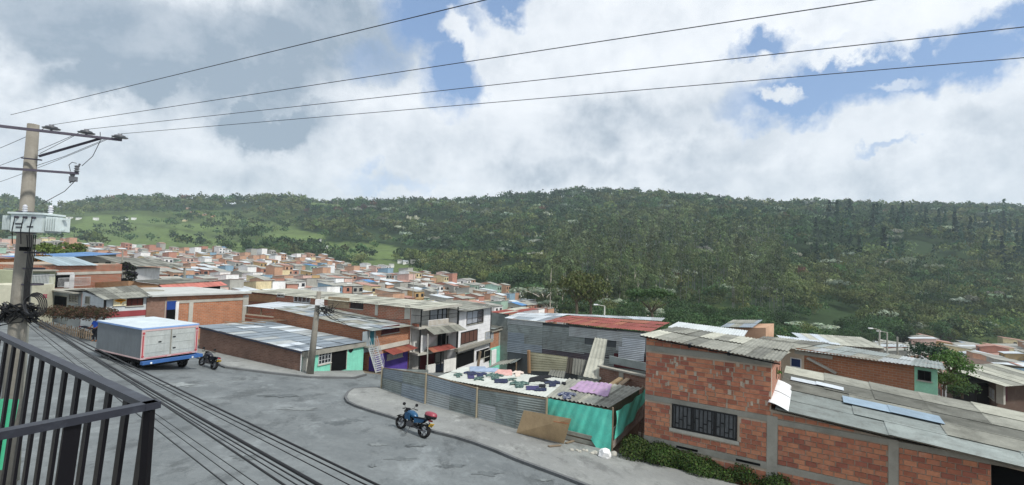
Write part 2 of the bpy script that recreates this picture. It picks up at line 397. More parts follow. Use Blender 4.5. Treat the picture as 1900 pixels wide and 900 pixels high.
TOWN_X = [-500, 0, 100, 250, 400, 480, 600, 640, 700, 760, 830, 900, 950, 1000, 1060, 1100, 1101, 1520, 1560, 1640, 1720, 1850, 1950, 2200]
TOWN_Y = [455, 453, 457, 464, 472, 478, 483, 497, 512, 514, 524, 537, 560, 588, 612, 640, 999, 999, 665, 652, 645, 650, 655, 660]
def ppx(x, y, z=None):
    if z is None: z = terr(x, y)
    vx, vy, vz = x - C0.x, y - C0.y, z - C0.z
    d = vy * _fw.y + vz * _fw.z
    a = vx * _r.x + vy * _r.y + vz * _r.z; b_ = vx * _u.x + vy * _u.y + vz * _u.z
    return CX + F * a / d, CY - F * b_ / d
def is_past(px, py):
    m = np.zeros(np.shape(px), bool)
    for p in PAST: m |= inpoly(px, py, p)
    return m
def is_town(px, py): return py > np.interp(px, TOWN_X, TOWN_Y)

def terrain_mesh():
    us = np.concatenate([np.linspace(-6, -1.7, 14), np.linspace(-1.6, 1.6, 300), np.linspace(1.7, 6, 14)])
    ds = np.concatenate([np.linspace(8, 54, 8), np.geomspace(57, 1400, 190), np.linspace(1480, 2300, 8)])
    U, D_ = np.meshgrid(us, ds); X = np.sign(U) * np.minimum(np.abs(U * D_), 110 + 1.75 * D_); Y = D_; Z = terr(X, Y)
    n0 = len(us); vs = np.stack([X.ravel(), Y.ravel(), Z.ravel()], 1)
    ii = (np.arange(len(ds) - 1)[:, None] * n0 + np.arange(n0 - 1)[None]).ravel()
    q = np.stack([ii, ii + 1, ii + 1 + n0, ii + n0], 1)
    # the strip around and behind the viewer
    xs = np.linspace(-48, 48, 20); y2 = np.linspace(-200, 8, 20)
    X2, Y2 = np.meshgrid(xs, y2); Z2 = terr(X2, Y2); n1 = len(vs)
    v2 = np.stack([X2.ravel(), Y2.ravel(), Z2.ravel()], 1); i2 = (np.arange(19)[:, None] * 20 + np.arange(19)[None]).ravel() + n1
    q2 = np.stack([i2, i2 + 1, i2 + 21, i2 + 20], 1)
    V = np.concatenate([vs, v2]); Q = np.concatenate([q, q2])
    me = bpy.data.meshes.new('ground'); me.vertices.add(len(V)); me.vertices.foreach_set('co', V.astype(np.float32).ravel())
    me.loops.add(Q.size); me.loops.foreach_set('vertex_index', Q.astype(np.int32).ravel())
    me.polygons.add(len(Q)); me.polygons.foreach_set('loop_start', np.arange(0, Q.size, 4, dtype=np.int32)); me.update(calc_edges=True)
    px, py = ppx(V[:, 0], np.maximum(V[:, 1], 1), V[:, 2])
    past = is_past(px, py) & (V[:, 1] > 60)
    c = np.zeros((len(V), 4), np.float32); c[:, 3] = 1
    n = fbm(V[:, 0] / 30, V[:, 1] / 30, 5)[:, None]
    grass = np.array([.092, .132, .045]); floor_ = np.array([.026, .045, .018]); dirt = np.array([.16, .135, .105]); town = np.array([.13, .125, .095])
    c[:, :3] = floor_ * (.7 + .6 * n)
    c[past, :3] = (grass * (.75 + .5 * n))[past]; rough_ = past & (py > 555); c[rough_, :3] *= .62; lg = (~past) & (px < 560) & (py > 390) & (V[:, 1] > 400); c[lg, :3] = (grass * (.45 + .5 * n))[lg]
    tw = is_town(px, py) & (V[:, 1] > 56) & (V[:, 1] < 520); c[tw, :3] = (town * (.7 + .6 * n))[tw]
    near = V[:, 1] <= 56; c[near, :3] = (dirt * (.8 + .4 * n))[near]
    a = me.attributes.new('col', 'FLOAT_COLOR', 'POINT'); a.data.foreach_set('color', c.ravel())
    me.polygons.foreach_set('use_smooth', [True] * len(Q))
    m = bpy.data.materials.new('ground_cover'); m.use_nodes = True; nt = m.node_tree; b = nt.nodes['Principled BSDF']; b.inputs['Roughness'].default_value = 1; b.inputs['Specular IOR Level'].default_value = .1
    at = nt.nodes.new('ShaderNodeAttribute'); at.attribute_name = 'col'
    g = nt.nodes.new('ShaderNodeNewGeometry'); nz = nt.nodes.new('ShaderNodeTexNoise'); nz.inputs['Scale'].default_value = .25; nz.inputs['Detail'].default_value = 8; nz.inputs['Roughness'].default_value = .7
    nt.links.new(g.outputs['Position'], nz.inputs['Vector'])
    mr = nt.nodes.new('ShaderNodeMapRange'); mr.inputs['From Min'].default_value = .3; mr.inputs['From Max'].default_value = .7; mr.inputs['To Min'].default_value = .65; mr.inputs['To Max'].default_value = 1.35; nt.links.new(nz.outputs[0], mr.inputs['Value'])
    cc = nt.nodes.new('ShaderNodeCombineColor'); [nt.links.new(mr.outputs[0], cc.inputs[i]) for i in range(3)]
    mx_ = nt.nodes.new('ShaderNodeMix'); mx_.data_type = 'RGBA'; mx_.blend_type = 'MULTIPLY'; mx_.inputs['Factor'].default_value = 1
    nt.links.new(at.outputs['Color'], mx_.inputs['A']); nt.links.new(cc.outputs[0], mx_.inputs['B']); nt.links.new(mx_.outputs['Result'], b.inputs['Base Color'])
    me.materials.append(m)
    o = bpy.data.objects.new('hillside_ground', me); COL.objects.link(o); o['kind'] = 'structure'
terrain_mesh()

# ------------------------------------------------------------------ foliage
def foliage_mat(name, trans=.25):
    m = bpy.data.materials.new(name); m.use_nodes = True; nt = m.node_tree; b = nt.nodes['Principled BSDF']; b.inputs['Roughness'].default_value = .75; b.inputs['Specular IOR Level'].default_value = .2
    at = nt.nodes.new('ShaderNodeAttribute'); at.attribute_name = 'col'; oi = nt.nodes.new('ShaderNodeObjectInfo')
    hs = nt.nodes.new('ShaderNodeHueSaturation'); mr = nt.nodes.new('ShaderNodeMapRange'); mr.inputs['To Min'].default_value = .7; mr.inputs['To Max'].default_value = 1.35
    mh = nt.nodes.new('ShaderNodeMapRange'); mh.inputs['To Min'].default_value = .485; mh.inputs['To Max'].default_value = .515
    nt.links.new(oi.outputs['Random'], mr.inputs['Value']); nt.links.new(oi.outputs['Random'], mh.inputs['Value'])
    nt.links.new(mr.outputs[0], hs.inputs['Value']); nt.links.new(mh.outputs[0], hs.inputs['Hue']); nt.links.new(at.outputs['Color'], hs.inputs['Color'])
    tr = nt.nodes.new('ShaderNodeBsdfTranslucent'); ms = nt.nodes.new('ShaderNodeMixShader'); ms.inputs[0].default_value = trans
    nt.links.new(hs.outputs[0], b.inputs['Base Color']); nt.links.new(hs.outputs[0], tr.inputs['Color'])
    nt.links.new(b.outputs[0], ms.inputs[1]); nt.links.new(tr.outputs[0], ms.inputs[2]); nt.links.new(ms.outputs[0], nt.nodes['Material Output'].inputs['Surface'])
    return m
LEAF = foliage_mat('foliage')
def leaf_cloud(n, kind, seed, size):
    """n leaf faces for a crown of about unit radius standing on z=0..h; returns centres, normals, size"""
    g = np.random.default_rng(seed)
    if kind == 'pine':
        t = g.random(n) ** .8; r = (1 - t) * .55 * (.75 + .35 * np.sin(t * 40)); a = g.random(n) * 6.283
        c = np.stack([r * np.cos(a), r * np.sin(a), .35 + t * 2.4], 1); nrm = np.stack([np.cos(a), np.sin(a), .7 + 0 * a], 1)
    else:
        k = {'broad': 11, 'euca': 9, 'umbrella': 9, 'acacia': 12, 'bush': 9}[kind]
        a = g.random(k) * 6.283
        if kind == 'broad': rr = np.sqrt(g.random(k)) * .62; cz = .75 + g.random(k) * .65 * (1 - rr); cr = .34 + g.random(k) * .22; fl = .8
        elif kind == 'euca': rr = np.sqrt(g.random(k)) * .38; cz = 1.5 + g.random(k) * 1.6; cr = .2 + g.random(k) * .16; fl = .9
        elif kind == 'umbrella': rr = .15 + np.sqrt(g.random(k)) * .72; cz = 1.0 + .25 * (1 - rr) + g.random(k) * .1; cr = .2 + g.random(k) * .14; fl = .45
        elif kind == 'acacia': rr = np.sqrt(g.random(k)) * .8; cz = .95 + .2 * (1 - rr) + g.random(k) * .18; cr = .26 + g.random(k) * .16; fl = .38
        else: rr = np.sqrt(g.random(k)) * .7; cz = .25 + g.random(k) * .35; cr = .3 + g.random(k) * .2; fl = .8
        cc = np.stack([rr * np.cos(a), rr * np.sin(a), cz], 1)
        w_ = g.integers(0, k, n); d = g.normal(size=(n, 3)); d /= np.linalg.norm(d, axis=1)[:, None]
        d[:, 2] = np.where(g.random(n) < .6, np.abs(d[:, 2]), d[:, 2])
        rad = cr[w_] * (.65 + .42 * g.random(n)); c = cc[w_] + d * rad[:, None] * np.array([1, 1, fl]); nrm = d.copy()
    nrm = nrm + g.normal(size=(n, 3)) * .55; nrm /= np.linalg.norm(nrm, axis=1)[:, None] + 1e-9
    s = size * (.65 + .7 * g.random(n))
    return c, nrm, s
def quads(c, nrm, s, g):
    t = np.cross(nrm, g.normal(size=nrm.shape)); t /= np.linalg.norm(t, axis=1)[:, None] + 1e-9; b = np.cross(nrm, t)
    s1 = s[:, None]; s2 = s1 * .75
    return np.stack([c - t * s1 - b * s2 * .3, c + b * s2, c + t * s1 + b * s2 * .3, c - b * s2], 1)   # diamond-like leaf clumps
def mesh_quads(name, V, colr, material):
    n = len(V); me = bpy.data.meshes.new(name); me.vertices.add(n * 4); me.vertices.foreach_set('co', V.astype(np.float32).ravel())
    me.loops.add(n * 4); me.loops.foreach_set('vertex_index', np.arange(n * 4, dtype=np.int32)); me.polygons.add(n); me.polygons.foreach_set('loop_start', np.arange(0, n * 4, 4, dtype=np.int32))
    me.update(calc_edges=True); a = me.attributes.new('col', 'FLOAT_COLOR', 'POINT')
    cc = np.ones((n, 4, 4), np.float32); cc[:, :, :3] = colr[:, None, :]; a.data.foreach_set('color', cc.ravel()); me.materials.append(material); return me
GREENS = {'broad': (.050, .092, .036), 'euca': (.098, .132, .058), 'umbrella': (.26, .31, .23), 'acacia': (.058, .112, .042), 'pine': (.026, .058, .034), 'bush': (.065, .12, .03),
          'olive': (.105, .135, .048), 'red': (.12, .065, .045)}
bark = mat('tree_bark', '5c5347', .95, bump=.5, streak=.3); bark_l = mat('pale_bark', 'b3aca0', .9, stain='6f6a60', streak=.3)
def trunk_mb(kind, seed):
    g = random.Random(seed); m = MB()
    if kind == 'euca':
        m.tube([(0, 0, -.1), (.02, 0, 1.2), (.03, .02, 2.2), (.0, .03, 3.0)], [.045, .035, .022, .008], 6)
        for k in range(4):
            a = g.random() * 6.28; z = 1.4 + k * .35; m.tube([(.02, 0, z), (.2 * math.cos(a), .2 * math.sin(a), z + .3)], [.016, .007], 5)
    elif kind == 'pine': m.tube([(0, 0, -.1), (0, 0, 1.3), (0, 0, 2.6)], [.06, .04, .01], 6)
    else:
        top = {'broad': .55, 'umbrella': .7, 'acacia': .4, 'bush': .08}[kind]
        m.tube([(0, 0, -.15), (.02, .01, top * .5), (0, 0, top)], [.075, .06, .05], 7)
        for k in range(6):
            a = k * 1.05 + g.random() * .6; rr = .45 + .25 * g.random()
            m.tube([(0, 0, top * .95), (rr * .45 * math.cos(a), rr * .45 * math.sin(a), top + .22), (rr * math.cos(a), rr * math.sin(a), top + .42)], [.038, .025, .010], 5)
    return m
PROTO = {}
def tree_proto(kind, colkey=None, v=0, n=1300, size=.05):
    key = (kind, colkey, v)
    if key in PROTO: return PROTO[key]
    g = np.random.default_rng(hash((kind, v)) % 1000 if False else len(PROTO) + 11)
    c, nr_, s = leaf_cloud(n, kind, len(PROTO) * 7 + 5, size); V = quads(c, nr_, s, g)
    base = np.array(GREENS[colkey or kind]); colr = base[None] * (.78 + .44 * g.random((n, 1))) * (1 + .06 * g.normal(size=(n, 3)))
    me = mesh_quads('crown', V, np.clip(colr, .005, 1), LEAF)
    tm = trunk_mb(kind, len(PROTO)); tmesh = bpy.data.meshes.new('trunk'); tmesh.from_pydata(tm.v, [], tm.f); tmesh.materials.append(bark_l if kind in ('euca', 'umbrella') else bark)
    PROTO[key] = (me, tmesh); return PROTO[key]
def place_tree(name, x, y, z, sc, kind, label, group, colkey=None, v=0, hs=1.0, cat='tree'):
    me, tm = tree_proto(kind, colkey, v)
    o = T(name, (x, y, z), label, cat, group); o.scale = (sc, sc, sc * hs); o.rotation_euler = (0, 0, random.random() * 6.28)
    for nm, m in (('crown', me), ('trunk', tm)):
        c = bpy.data.objects.new(nm, m); COL.objects.link(c); c.parent = o
    return o

def forest():
    g = np.random.default_rng(21); X = []; Y = []; S = []
    d = 78.0
    while d < 1170:
        s = 4.7 + d * .0105
        us = np.arange(-1.28, 1.28, s / d); us = us + (g.random(len(us)) - .5) * s / d * .9
        dd = d + (g.random(len(us)) - .5) * s * .9
        X.append(us * dd); Y.append(dd); S.append(np.full(len(us), s)); d += s * .86
    X = np.concatenate(X); Y = np.concatenate(Y); S = np.concatenate(S); Z = terr(X, Y); px, py = ppx(X, Y, Z)
    past = is_past(px, py); town = is_town(px, py + 2) & (Y < 520)
    dens = np.ones(len(X)); dens[past] = .06
    left = (px < 520) & (py > 392) & ~past; dens[left] = .30; dens[(py > 555) & past] = .45
    dens[(px < 120)] = np.minimum(dens[px < 120], .6)
    near_gap = (Y < 95) & (px > 900); dens[near_gap] = .5; dens[(Y < 92) & (px < 1600)] = 0
    keep = (g.random(len(X)) < dens) & ~town
    # clumpy thinning
    cl = fbm(X / 45, Y / 45, 31, 2); keep &= (cl > .3) | past
    X, Y, Z, S, px, py = [a[keep] for a in (X, Y, Z, S, px, py)]
    n = len(X); r = g.random(n)
    kind = np.array(['broad'] * n, dtype=object)
    eu = (px > 1010) & (px < 1460) & (py > 435) & (py < 600); kind[eu & (r < .62)] = 'euca'
    eu = eu & (Y > 175); kind[(kind == 'euca') & (Y < 175)] = 'broad'; eu2 = (px > 1460) & (py > 460) & (py < 600); kind[eu2 & (r < .05)] = 'euca'
    pn = ((px > 1500) & (py > 425) & (py < 500)); kind[pn & (r < .2)] = 'pine'
    um = (px > 650); kind[um & (r > .955) & (py > 372)] = 'umbrella'
    r2 = g.random(n); kc = kind.copy()
    kc[(kind == 'broad') & (r2 < np.clip((fbm(X / 90, Y / 90, 77, 3) - .42) * 4.5, .03, .85))] = 'olive'; kc[(kind == 'broad') & (r2 > .9)] = 'acacia'; kc[(kind == 'broad') & (r2 > .993)] = 'red'
    vis = (px > -10) & (px < 1910)
    vf = (py < 640)
    # the largest in the picture become individuals
    order = np.argsort(Y / S + np.where(vis, 0, 1e6)); ind = order[:285]; indset = np.zeros(n, bool); indset[ind] = True
    names = {'broad': ('broadleaf_tree', 'dark round-crowned broadleaf tree at the foot of the wooded hill', 'broadleaf trees at the foot of the hill'),
             'olive': ('broadleaf_tree', 'olive-green loose-crowned tree at the foot of the wooded hill', 'olive trees at the foot of the hill'),
             'red': ('broadleaf_tree', 'reddish-brown leaved tree among the green trees of the lower hill', 'reddish trees on the lower hill'),
             'acacia': ('broadleaf_tree', 'fresh green crowned tree at the foot of the wooded hill', 'fresh green trees at the foot of the hill'),
             'euca': ('eucalyptus_tree', 'tall pale-trunked thin-crowned tree in the stand on the lower hill', 'tall pale-trunked trees on the lower hill'),
             'umbrella': ('silver_leaved_tree', 'silvery umbrella-crowned tree standing out on the dark lower hill', 'silvery umbrella trees on the lower hill'),
             'pine': ('pine_tree', 'dark conical pine on the lower hill', 'pines on the lower hill')}
    for i in ind:
        k = kind[i]; c = kc[i]; nm, lb, gp = names[c if c in names else k]
        sc = S[i] * {'broad': .66, 'euca': .72, 'umbrella': .8, 'pine': .95}[k] * (.75 + .6 * random.random())
        side = 'left' if px[i] < 900 else 'right' if px[i] > 1480 else 'middle'
        lb2 = lb + {'left': ' beyond the left town', 'middle': ' behind the tin sheds', 'right': ' above the right-hand houses'}[side]
        hs = 1.25 if k == 'broad' else 1.15 if k == 'euca' else 1
        place_tree(nm, X[i], Y[i], Z[i] - .2, sc, k, lb2, gp + ', ' + side, c, int(i) % 3, hs)
    o = ~indset; X, Y, Z, S, px, py, kind, kc = [a[o] for a in (X, Y, Z, S, px, py, kind, kc)]
    Vs = []; Cs = []
    for key in ('broad', 'euca', 'umbrella', 'pine'):
        for far in (0, 1):
            m = (kind == key) & ((Y > 420) == bool(far))
            idx = np.nonzero(m)[0]
            if not len(idx): continue
            nq = 60 if far else 170
            for v in range(4):
                ids = idx[v::4]
                if not len(ids): continue
                c, nr_, s = leaf_cloud(nq, key, 90 + v + far * 10, .155 if far else .098)
                if key == 'euca': s = s * .8
                Vq = quads(c, nr_, s, g)             # nq,4,3
                a = g.random(len(ids)) * 6.283; sc = S[ids] * {'broad': .70, 'euca': .70, 'umbrella': .72, 'pine': .85}[key] * (.7 + .65 * g.random(len(ids)))
                ca, sa = np.cos(a), np.sin(a); Rm = np.zeros((len(ids), 3, 3)); Rm[:, 0, 0] = ca; Rm[:, 0, 1] = -sa; Rm[:, 1, 0] = sa; Rm[:, 1, 1] = ca; Rm[:, 2, 2] = 1.15
                W = np.einsum('nij,qkj->nqki', Rm, Vq) * sc[:, None, None, None] + np.stack([X[ids], Y[ids], Z[ids] - .3], 1)[:, None, None, :]
                base = np.array([GREENS[k] for k in kc[ids]]); tv = (.50 + 1.0 * g.random((len(ids), 1)) ** 1.3) * (1 + .05 * g.normal(size=(len(ids), 3)))
                colr = (base * tv)[:, None, :] * (.82 + .36 * g.random((len(ids), nq, 1)))
                Vs.append(W.reshape(-1, 4, 3)); Cs.append(np.clip(colr.reshape(-1, 3), .004, 1))
            if key == 'euca' or key == 'umbrella':
                # pale trunks as crossed slim prisms
                L = []; hh = 2.4 if key == 'euca' else 1.0
                for i in idx[Y[idx] < 520]:
                    s_ = S[i] * .9; w_ = s_ * .022
                    for ax in ((1, 0), (0, 1)):
                        L.append([(X[i] - ax[0] * w_, Y[i] - ax[1] * w_, Z[i]), (X[i] + ax[0] * w_, Y[i] + ax[1] * w_, Z[i]), (X[i] + ax[0] * w_ * .5, Y[i] + ax[1] * w_ * .5, Z[i] + hh * s_), (X[i] - ax[0] * w_ * .5, Y[i] - ax[1] * w_ * .5, Z[i] + hh * s_)])
                if L: Vs.append(np.array(L, float)); Cs.append(np.full((len(L), 3), .22))
    V = np.concatenate(Vs); Cc = np.concatenate(Cs)
    me = mesh_quads('hill_forest', V, Cc, LEAF); ob = bpy.data.objects.new('hill_forest', me); COL.objects.link(ob); tag(ob, 'dense forest covering the far hills', 'forest', None, 'stuff')
    print('forest trees', n, 'quads', len(V))
forest()

# ------------------------------------------------------------------ the far town
E1 = Vector((.46, .888, 0)); E2 = Vector((-.888, .46, 0))
TW = {'brick': ('b59078', 'orange brick'), 'red': ('a97b6b', 'red brick'), 'white': ('dcdddd', 'white'), 'cream': ('cbbd98', 'cream'), 'pink': ('c9aca2', 'pink'), 'grey': ('9a9a94', 'grey plastered'),
      'blue': ('7f9cb0', 'blue'), 'green': ('93ad9f', 'mint green'), 'ochre': ('b09468', 'ochre')}
WM = {k: mat('town_wall_' + k, v[0], .95, stain='77706a', stain_amt=.4, stain_scale=.35, streak=.3, objvar=.15) for k, v in TW.items()}
RF = {'fibre': (mat('town_roof_fibre', '94958f', .95, stain='41423d', stain_amt=.65, stain_scale=.3, var=.2, objvar=.25, scale=.5), 'grey fibre cement'),
      'zinc': (mat('town_roof_zinc', 'c4ccd1', .55, .25, stain='7a7c7c', stain_amt=.5, stain_scale=.3, objvar=.2, scale=.5), 'pale zinc'),
      'tile': (mat('town_roof_tile', 'a07e73', .9, stain='6a4436', stain_amt=.5, stain_scale=.4, objvar=.2, scale=.5), 'reddish'),
      'bluer': (mat('town_roof_blue', '4f80b0', .6, .1, objvar=.15), 'blue')}
twin = mat('town_window', '20242a', .3, var=.3, objvar=.3, spec=.5)
tdoor = mat('town_door', '4c4038', .7, objvar=.4)
ttank = mat('tank_plastic', '2c3138', .5, objvar=.6)
tframe = mat('town_window_frame', 'b5b5b0', .7, objvar=.2)
def house_parts(wd, dp, h, fl, gable, g):
    """local: facade runs along +X (0..wd), depth along +Y; returns dict of MBs"""
    out = []
    par = .3 if g.random() < .4 else 0
    b = MB(); slope = .10 * dp
    # wall body with roof-following top
    if gable:
        zt_ = [h, h, h, h]
        b.face([(0, 0, -2.5), (wd, 0, -2.5), (wd, 0, h), (0, 0, h)]); b.face([(wd, 0, -2.5), (wd, dp, -2.5), (wd, dp, h), (wd, dp / 2, h + slope), (wd, 0, h)])
        b.face([(wd, dp, -2.5), (0, dp, -2.5), (0, dp, h), (wd, dp, h)]); b.face([(0, dp, -2.5), (0, 0, -2.5), (0, 0, h), (0, dp / 2, h + slope), (0, dp, h)])
    else:
        b.face([(0, 0, -2.5), (wd, 0, -2.5), (wd, 0, h), (0, 0, h)]); b.face([(wd, 0, -2.5), (wd, dp, -2.5), (wd, dp, h + slope), (wd, 0, h)])
        b.face([(wd, dp, -2.5), (0, dp, -2.5), (0, dp, h + slope), (wd, dp, h + slope)]); b.face([(0, dp, -2.5), (0, 0, -2.5), (0, 0, h), (0, dp, h + slope)])
    if fl > 1:
        b.box((wd / 2, -.08, 2.5), (wd + .02, .2, .22))
    out.append(('wall', b))
    r = MB(); e = .35
    def slab(y0, z0, y1, z1):
        r.hexa([(-e * .4, y0, z0), (wd + e * .4, y0, z0), (wd + e * .4, y1, z1), (-e * .4, y1, z1)], [(-e * .4, y0, z0 + .09), (wd + e * .4, y0, z0 + .09), (wd + e * .4, y1, z1 + .09), (-e * .4, y1, z1 + .09)])
    if gable: slab(-e, h - .06, dp / 2, h + slope + .02); slab(dp / 2, h + slope + .02, dp + e, h - .06)
    else: slab(-e, h - .03, dp + e * .5, h + slope + .04)
    out.append(('roof', r))
    if g.random() < .13:
        tk = MB(); tk.lathe((wd * .7, dp * .75, h + .5), [(.01, 0), (.5, 0), (.55, .5), (.5, 1.0), (.2, 1.15), (.01, 1.2)], n=10); out.append(('water_tank', tk))
    for f in range(fl):
        z0 = f * 2.45 + .85; k = 2 if wd > 4.6 else 1
        for i in range(k):
            x0 = (i + .5) * wd / k + (g.random() - .5) * .5
            if f == 0 and i == 0:
                dm = MB(); dm.box((x0, -.03, 1.0), (1.0, .08, 2.05)); out.append(('door', dm)); continue
            ww = 1.0 + .7 * g.random(); m_ = MB(); m_.box((x0, -.03, z0 + .55), (ww, .08, 1.1)); m_.box((x0, -.05, z0 - .06), (ww + .2, .14, .1), mi=1); m_.box((x0, -.075, z0 + .55), (.07, .03, 1.1), mi=1)
            out.append(('window', m_))
        if g.random() < .55:
            y0 = dp * (.3 + .4 * g.random()); m_ = MB(); m_.box((-.03, y0, z0 + .5), (.08, 1.1, .9)); m_.box((-.05, y0, z0), (.14, 1.25, .1), mi=1); out.append(('window', m_))
    return out
MANUAL_BLOCK = []      # filled as (x, y, radius) keep-out circles
def town():
    g = random.Random(5); tmpl = []
    for k in range(22):
        wd = 4.3 + g.random() * 1.3; dp = 6.6 + g.random() * 1.6; fl = g.choice([1, 1, 1, 2, 2, 2, 3]); h = fl * 2.45 + .2 + g.random() * .3; gable = g.random() < .25
        tmpl.append((wd, dp, h, fl, gable, house_parts(wd, dp, h, fl, gable, g)))
    cand = []
    # blocks: rows of touching houses along E1, two rows back to back along E2, lanes between blocks
    a = -700
    row = 0
    bcoord = -150.0
    while bcoord < 760:
        acoord = -420.0
        while acoord < 620:
            x = E1.x * acoord + E2.x * bcoord; y = E1.y * acoord + E2.y * bcoord
            wd = 4.9
            if 60 < y < 500 and abs(x / y) < 1.2: cand.append((x, y, row))
            acoord += wd + .05 + (4.5 if g.random() < .09 else 0)
        bcoord += 8.0 if row % 2 == 0 else 12.0; row += 1
    xs = np.array([c[0] for c in cand]); ys = np.array([c[1] for c in cand]); zs = terr(xs, ys); px, py = ppx(xs, ys, zs)
    ok = is_town(px, py) & (np.random.default_rng(3).random(len(xs)) < .93)
    ok &= ~((px > 700) & (px < 1530) & (ys < 82))
    ok &= ~((px > 640) & (px < 720) & (py > 480) & (py < 508))
    ok &= ~is_past(px, py)
    # keep-outs: the hand-built foreground
    for (bx, by, br) in MANUAL_BLOCK: ok &= (xs - bx) ** 2 + (ys - by) ** 2 > br * br
    ids = np.nonzero(ok)[0]; ids = ids[np.argsort(ys[ids])]
    vis = [(i) for i in ids]
    ang = math.atan2(E1.y, E1.x)
    stuffV = {k: MB() for k in list(WM) + list(RF) + ['win']}
    cnt = 0; wk = list(WM); pr = [27, 11, 23, 9, 6, 17, 3, 3, 4]
    meshes = {}
    zones = lambda p: 'left town' if p < 330 else 'middle of the town' if p < 640 else 'lower town by the forest' if p < 1100 else 'right-hand valley town'
    for i in ids:
        t = g.randrange(len(tmpl))
        while tmpl[t][3] > (1 if ys[i] < 150 and 330 < px[i] < 1200 else 2 if ys[i] < 230 else 3): t = g.randrange(len(tmpl))
        wd, dp, h, fl, gable, parts = tmpl[t]; wc = g.choices(wk, pr)[0]; rc = g.choices(['fibre', 'zinc', 'tile', 'bluer'], [60, 21, 16, 2])[0]
        x, y, z = xs[i], ys[i], zs[i]
        flip = cand[i][2] % 2 == 0
        an = ang + (math.pi if flip else 0) + (g.random() - .5) * .05
        inpic = -60 < px[i] < 1960
        if cnt < 292 and inpic:
            cnt += 1
            lb = f"{fl}-storey {TW[wc][1]} house with {RF[rc][1]} roof in the {zones(px[i])}".replace('1-storey', 'single-storey').replace('2-storey', 'two-storey').replace('3-storey', 'three-storey')
            o = T('town_house', (x, y, z), lb, 'house', lb + 's'); o.rotation_euler = (0, 0, an)
            for nm, mb in parts:
                mk = (t, id(mb), wc if nm == 'wall' else rc if nm == 'roof' else 0)
                if mk not in meshes:
                    me = bpy.data.meshes.new(nm); me.from_pydata(mb.v, [], mb.f)
                    ms = {'wall': [WM[wc]], 'roof': [RF[rc][0]], 'window': [twin, tframe], 'door': [tdoor], 'water_tank': [ttank]}[nm]
                    for m in ms: me.materials.append(m)
                    if len(ms) > 1: me.polygons.foreach_set('material_index', mb.m)
                    meshes[mk] = me
                c = bpy.data.objects.new(nm, meshes[mk]); COL.objects.link(c); c.parent = o
        else:
            M_ = Matrix.Translation((x, y, z)) @ Matrix.Rotation(an, 4, 'Z')
            for nm, mb in parts:
                tgt = stuffV[wc if nm == 'wall' else rc if nm == 'roof' else 'win']; n0 = len(tgt.v)
                tgt.v += [tuple(M_ @ Vector(p)) for p in mb.v]; tgt.f += [[q + n0 for q in f] for f in mb.f]
    # scattered farmhouses on the far slopes
    spots = [(122, 408, 'white'), (140, 408, 'white'), (172, 409, 'white'), (226, 409, 'white'), (243, 409, 'white'), (338, 411, 'cream'), (352, 396, 'brick'), (345, 389, 'brick'), (362, 400, 'brick'), (374, 402, 'brick'), (391, 403, 'brick'), (545, 452, 'white'), (560, 451, 'cream'), (590, 450, 'white'),
             (738, 489, 'white'), (748, 491, 'white'), (762, 490, 'grey'), (775, 487, 'cream'), (800, 483, 'brick'), (812, 484, 'pink'), (722, 498, 'white'), (600, 462, 'white'), (980, 574, 'white'), (968, 568, 'blue'), (1005, 585, 'white'), (1018, 590, 'grey'), (1260, 470, 'white'), (1435, 470, 'brick')]
    for k_, (sx_, sy_, wc) in enumerate(spots):
        ds_ = np.geomspace(150, 1000, 300); dd_ = pdir(sx_, sy_); xs_ = dd_.x / dd_.y * ds_; zz2 = CAMZ + dd_.z / dd_.y * ds_; below = np.nonzero(terr(xs_, ds_) > zz2)[0]
        if not len(below): continue
        yy_ = ds_[below[0]]; xx_ = xs_[below[0]]; z_ = terr1(xx_, yy_)
        t = [q for q in range(len(tmpl)) if tmpl[q][3] == 1][k_ % 3]; parts = tmpl[t][5]; o = T('farmhouse', (xx_, yy_, z_ + .5), 'small %s far house on the %s slope' % (TW[wc][1], 'left grassy' if sx_ < 500 else 'middle' if sx_ < 900 else 'right wooded'), 'house', '%s far houses on the %s slope' % (TW[wc][1], 'left grassy' if sx_ < 500 else 'middle' if sx_ < 900 else 'right wooded')); o.rotation_euler = (0, 0, .3); q_ = max(.9, yy_ / 700); o.scale = (q_, q_, q_)
        for nm, mb in parts:
            if nm not in ('wall', 'roof', 'window'): continue
            me = bpy.data.meshes.new(nm); me.from_pydata(mb.v, [], mb.f); [me.materials.append(m) for m in {'wall': [WM[wc]], 'roof': [RF['zinc' if k_ % 2 else 'fibre'][0]], 'window': [twin]}[nm]]; c = bpy.data.objects.new(nm, me); COL.objects.link(c); c.parent = o
    allm = MB(); mats = []
    for k, mb in stuffV.items():
        mats.append(WM.get(k) or (RF[k][0] if k in RF else twin)); n0 = len(allm.v); allm.v += mb.v; allm.f += [[q + n0 for q in f] for f in mb.f]; allm.m += [len(mats) - 1] * len(mb.f)
    allm.uv = [[(0, 0)] * len(f) for f in allm.f]
    o = allm.build('distant_houses', mats); tag(o, 'packed small houses of the far hillside town', 'houses', None, 'stuff')
    print('town', cnt, len(ids))
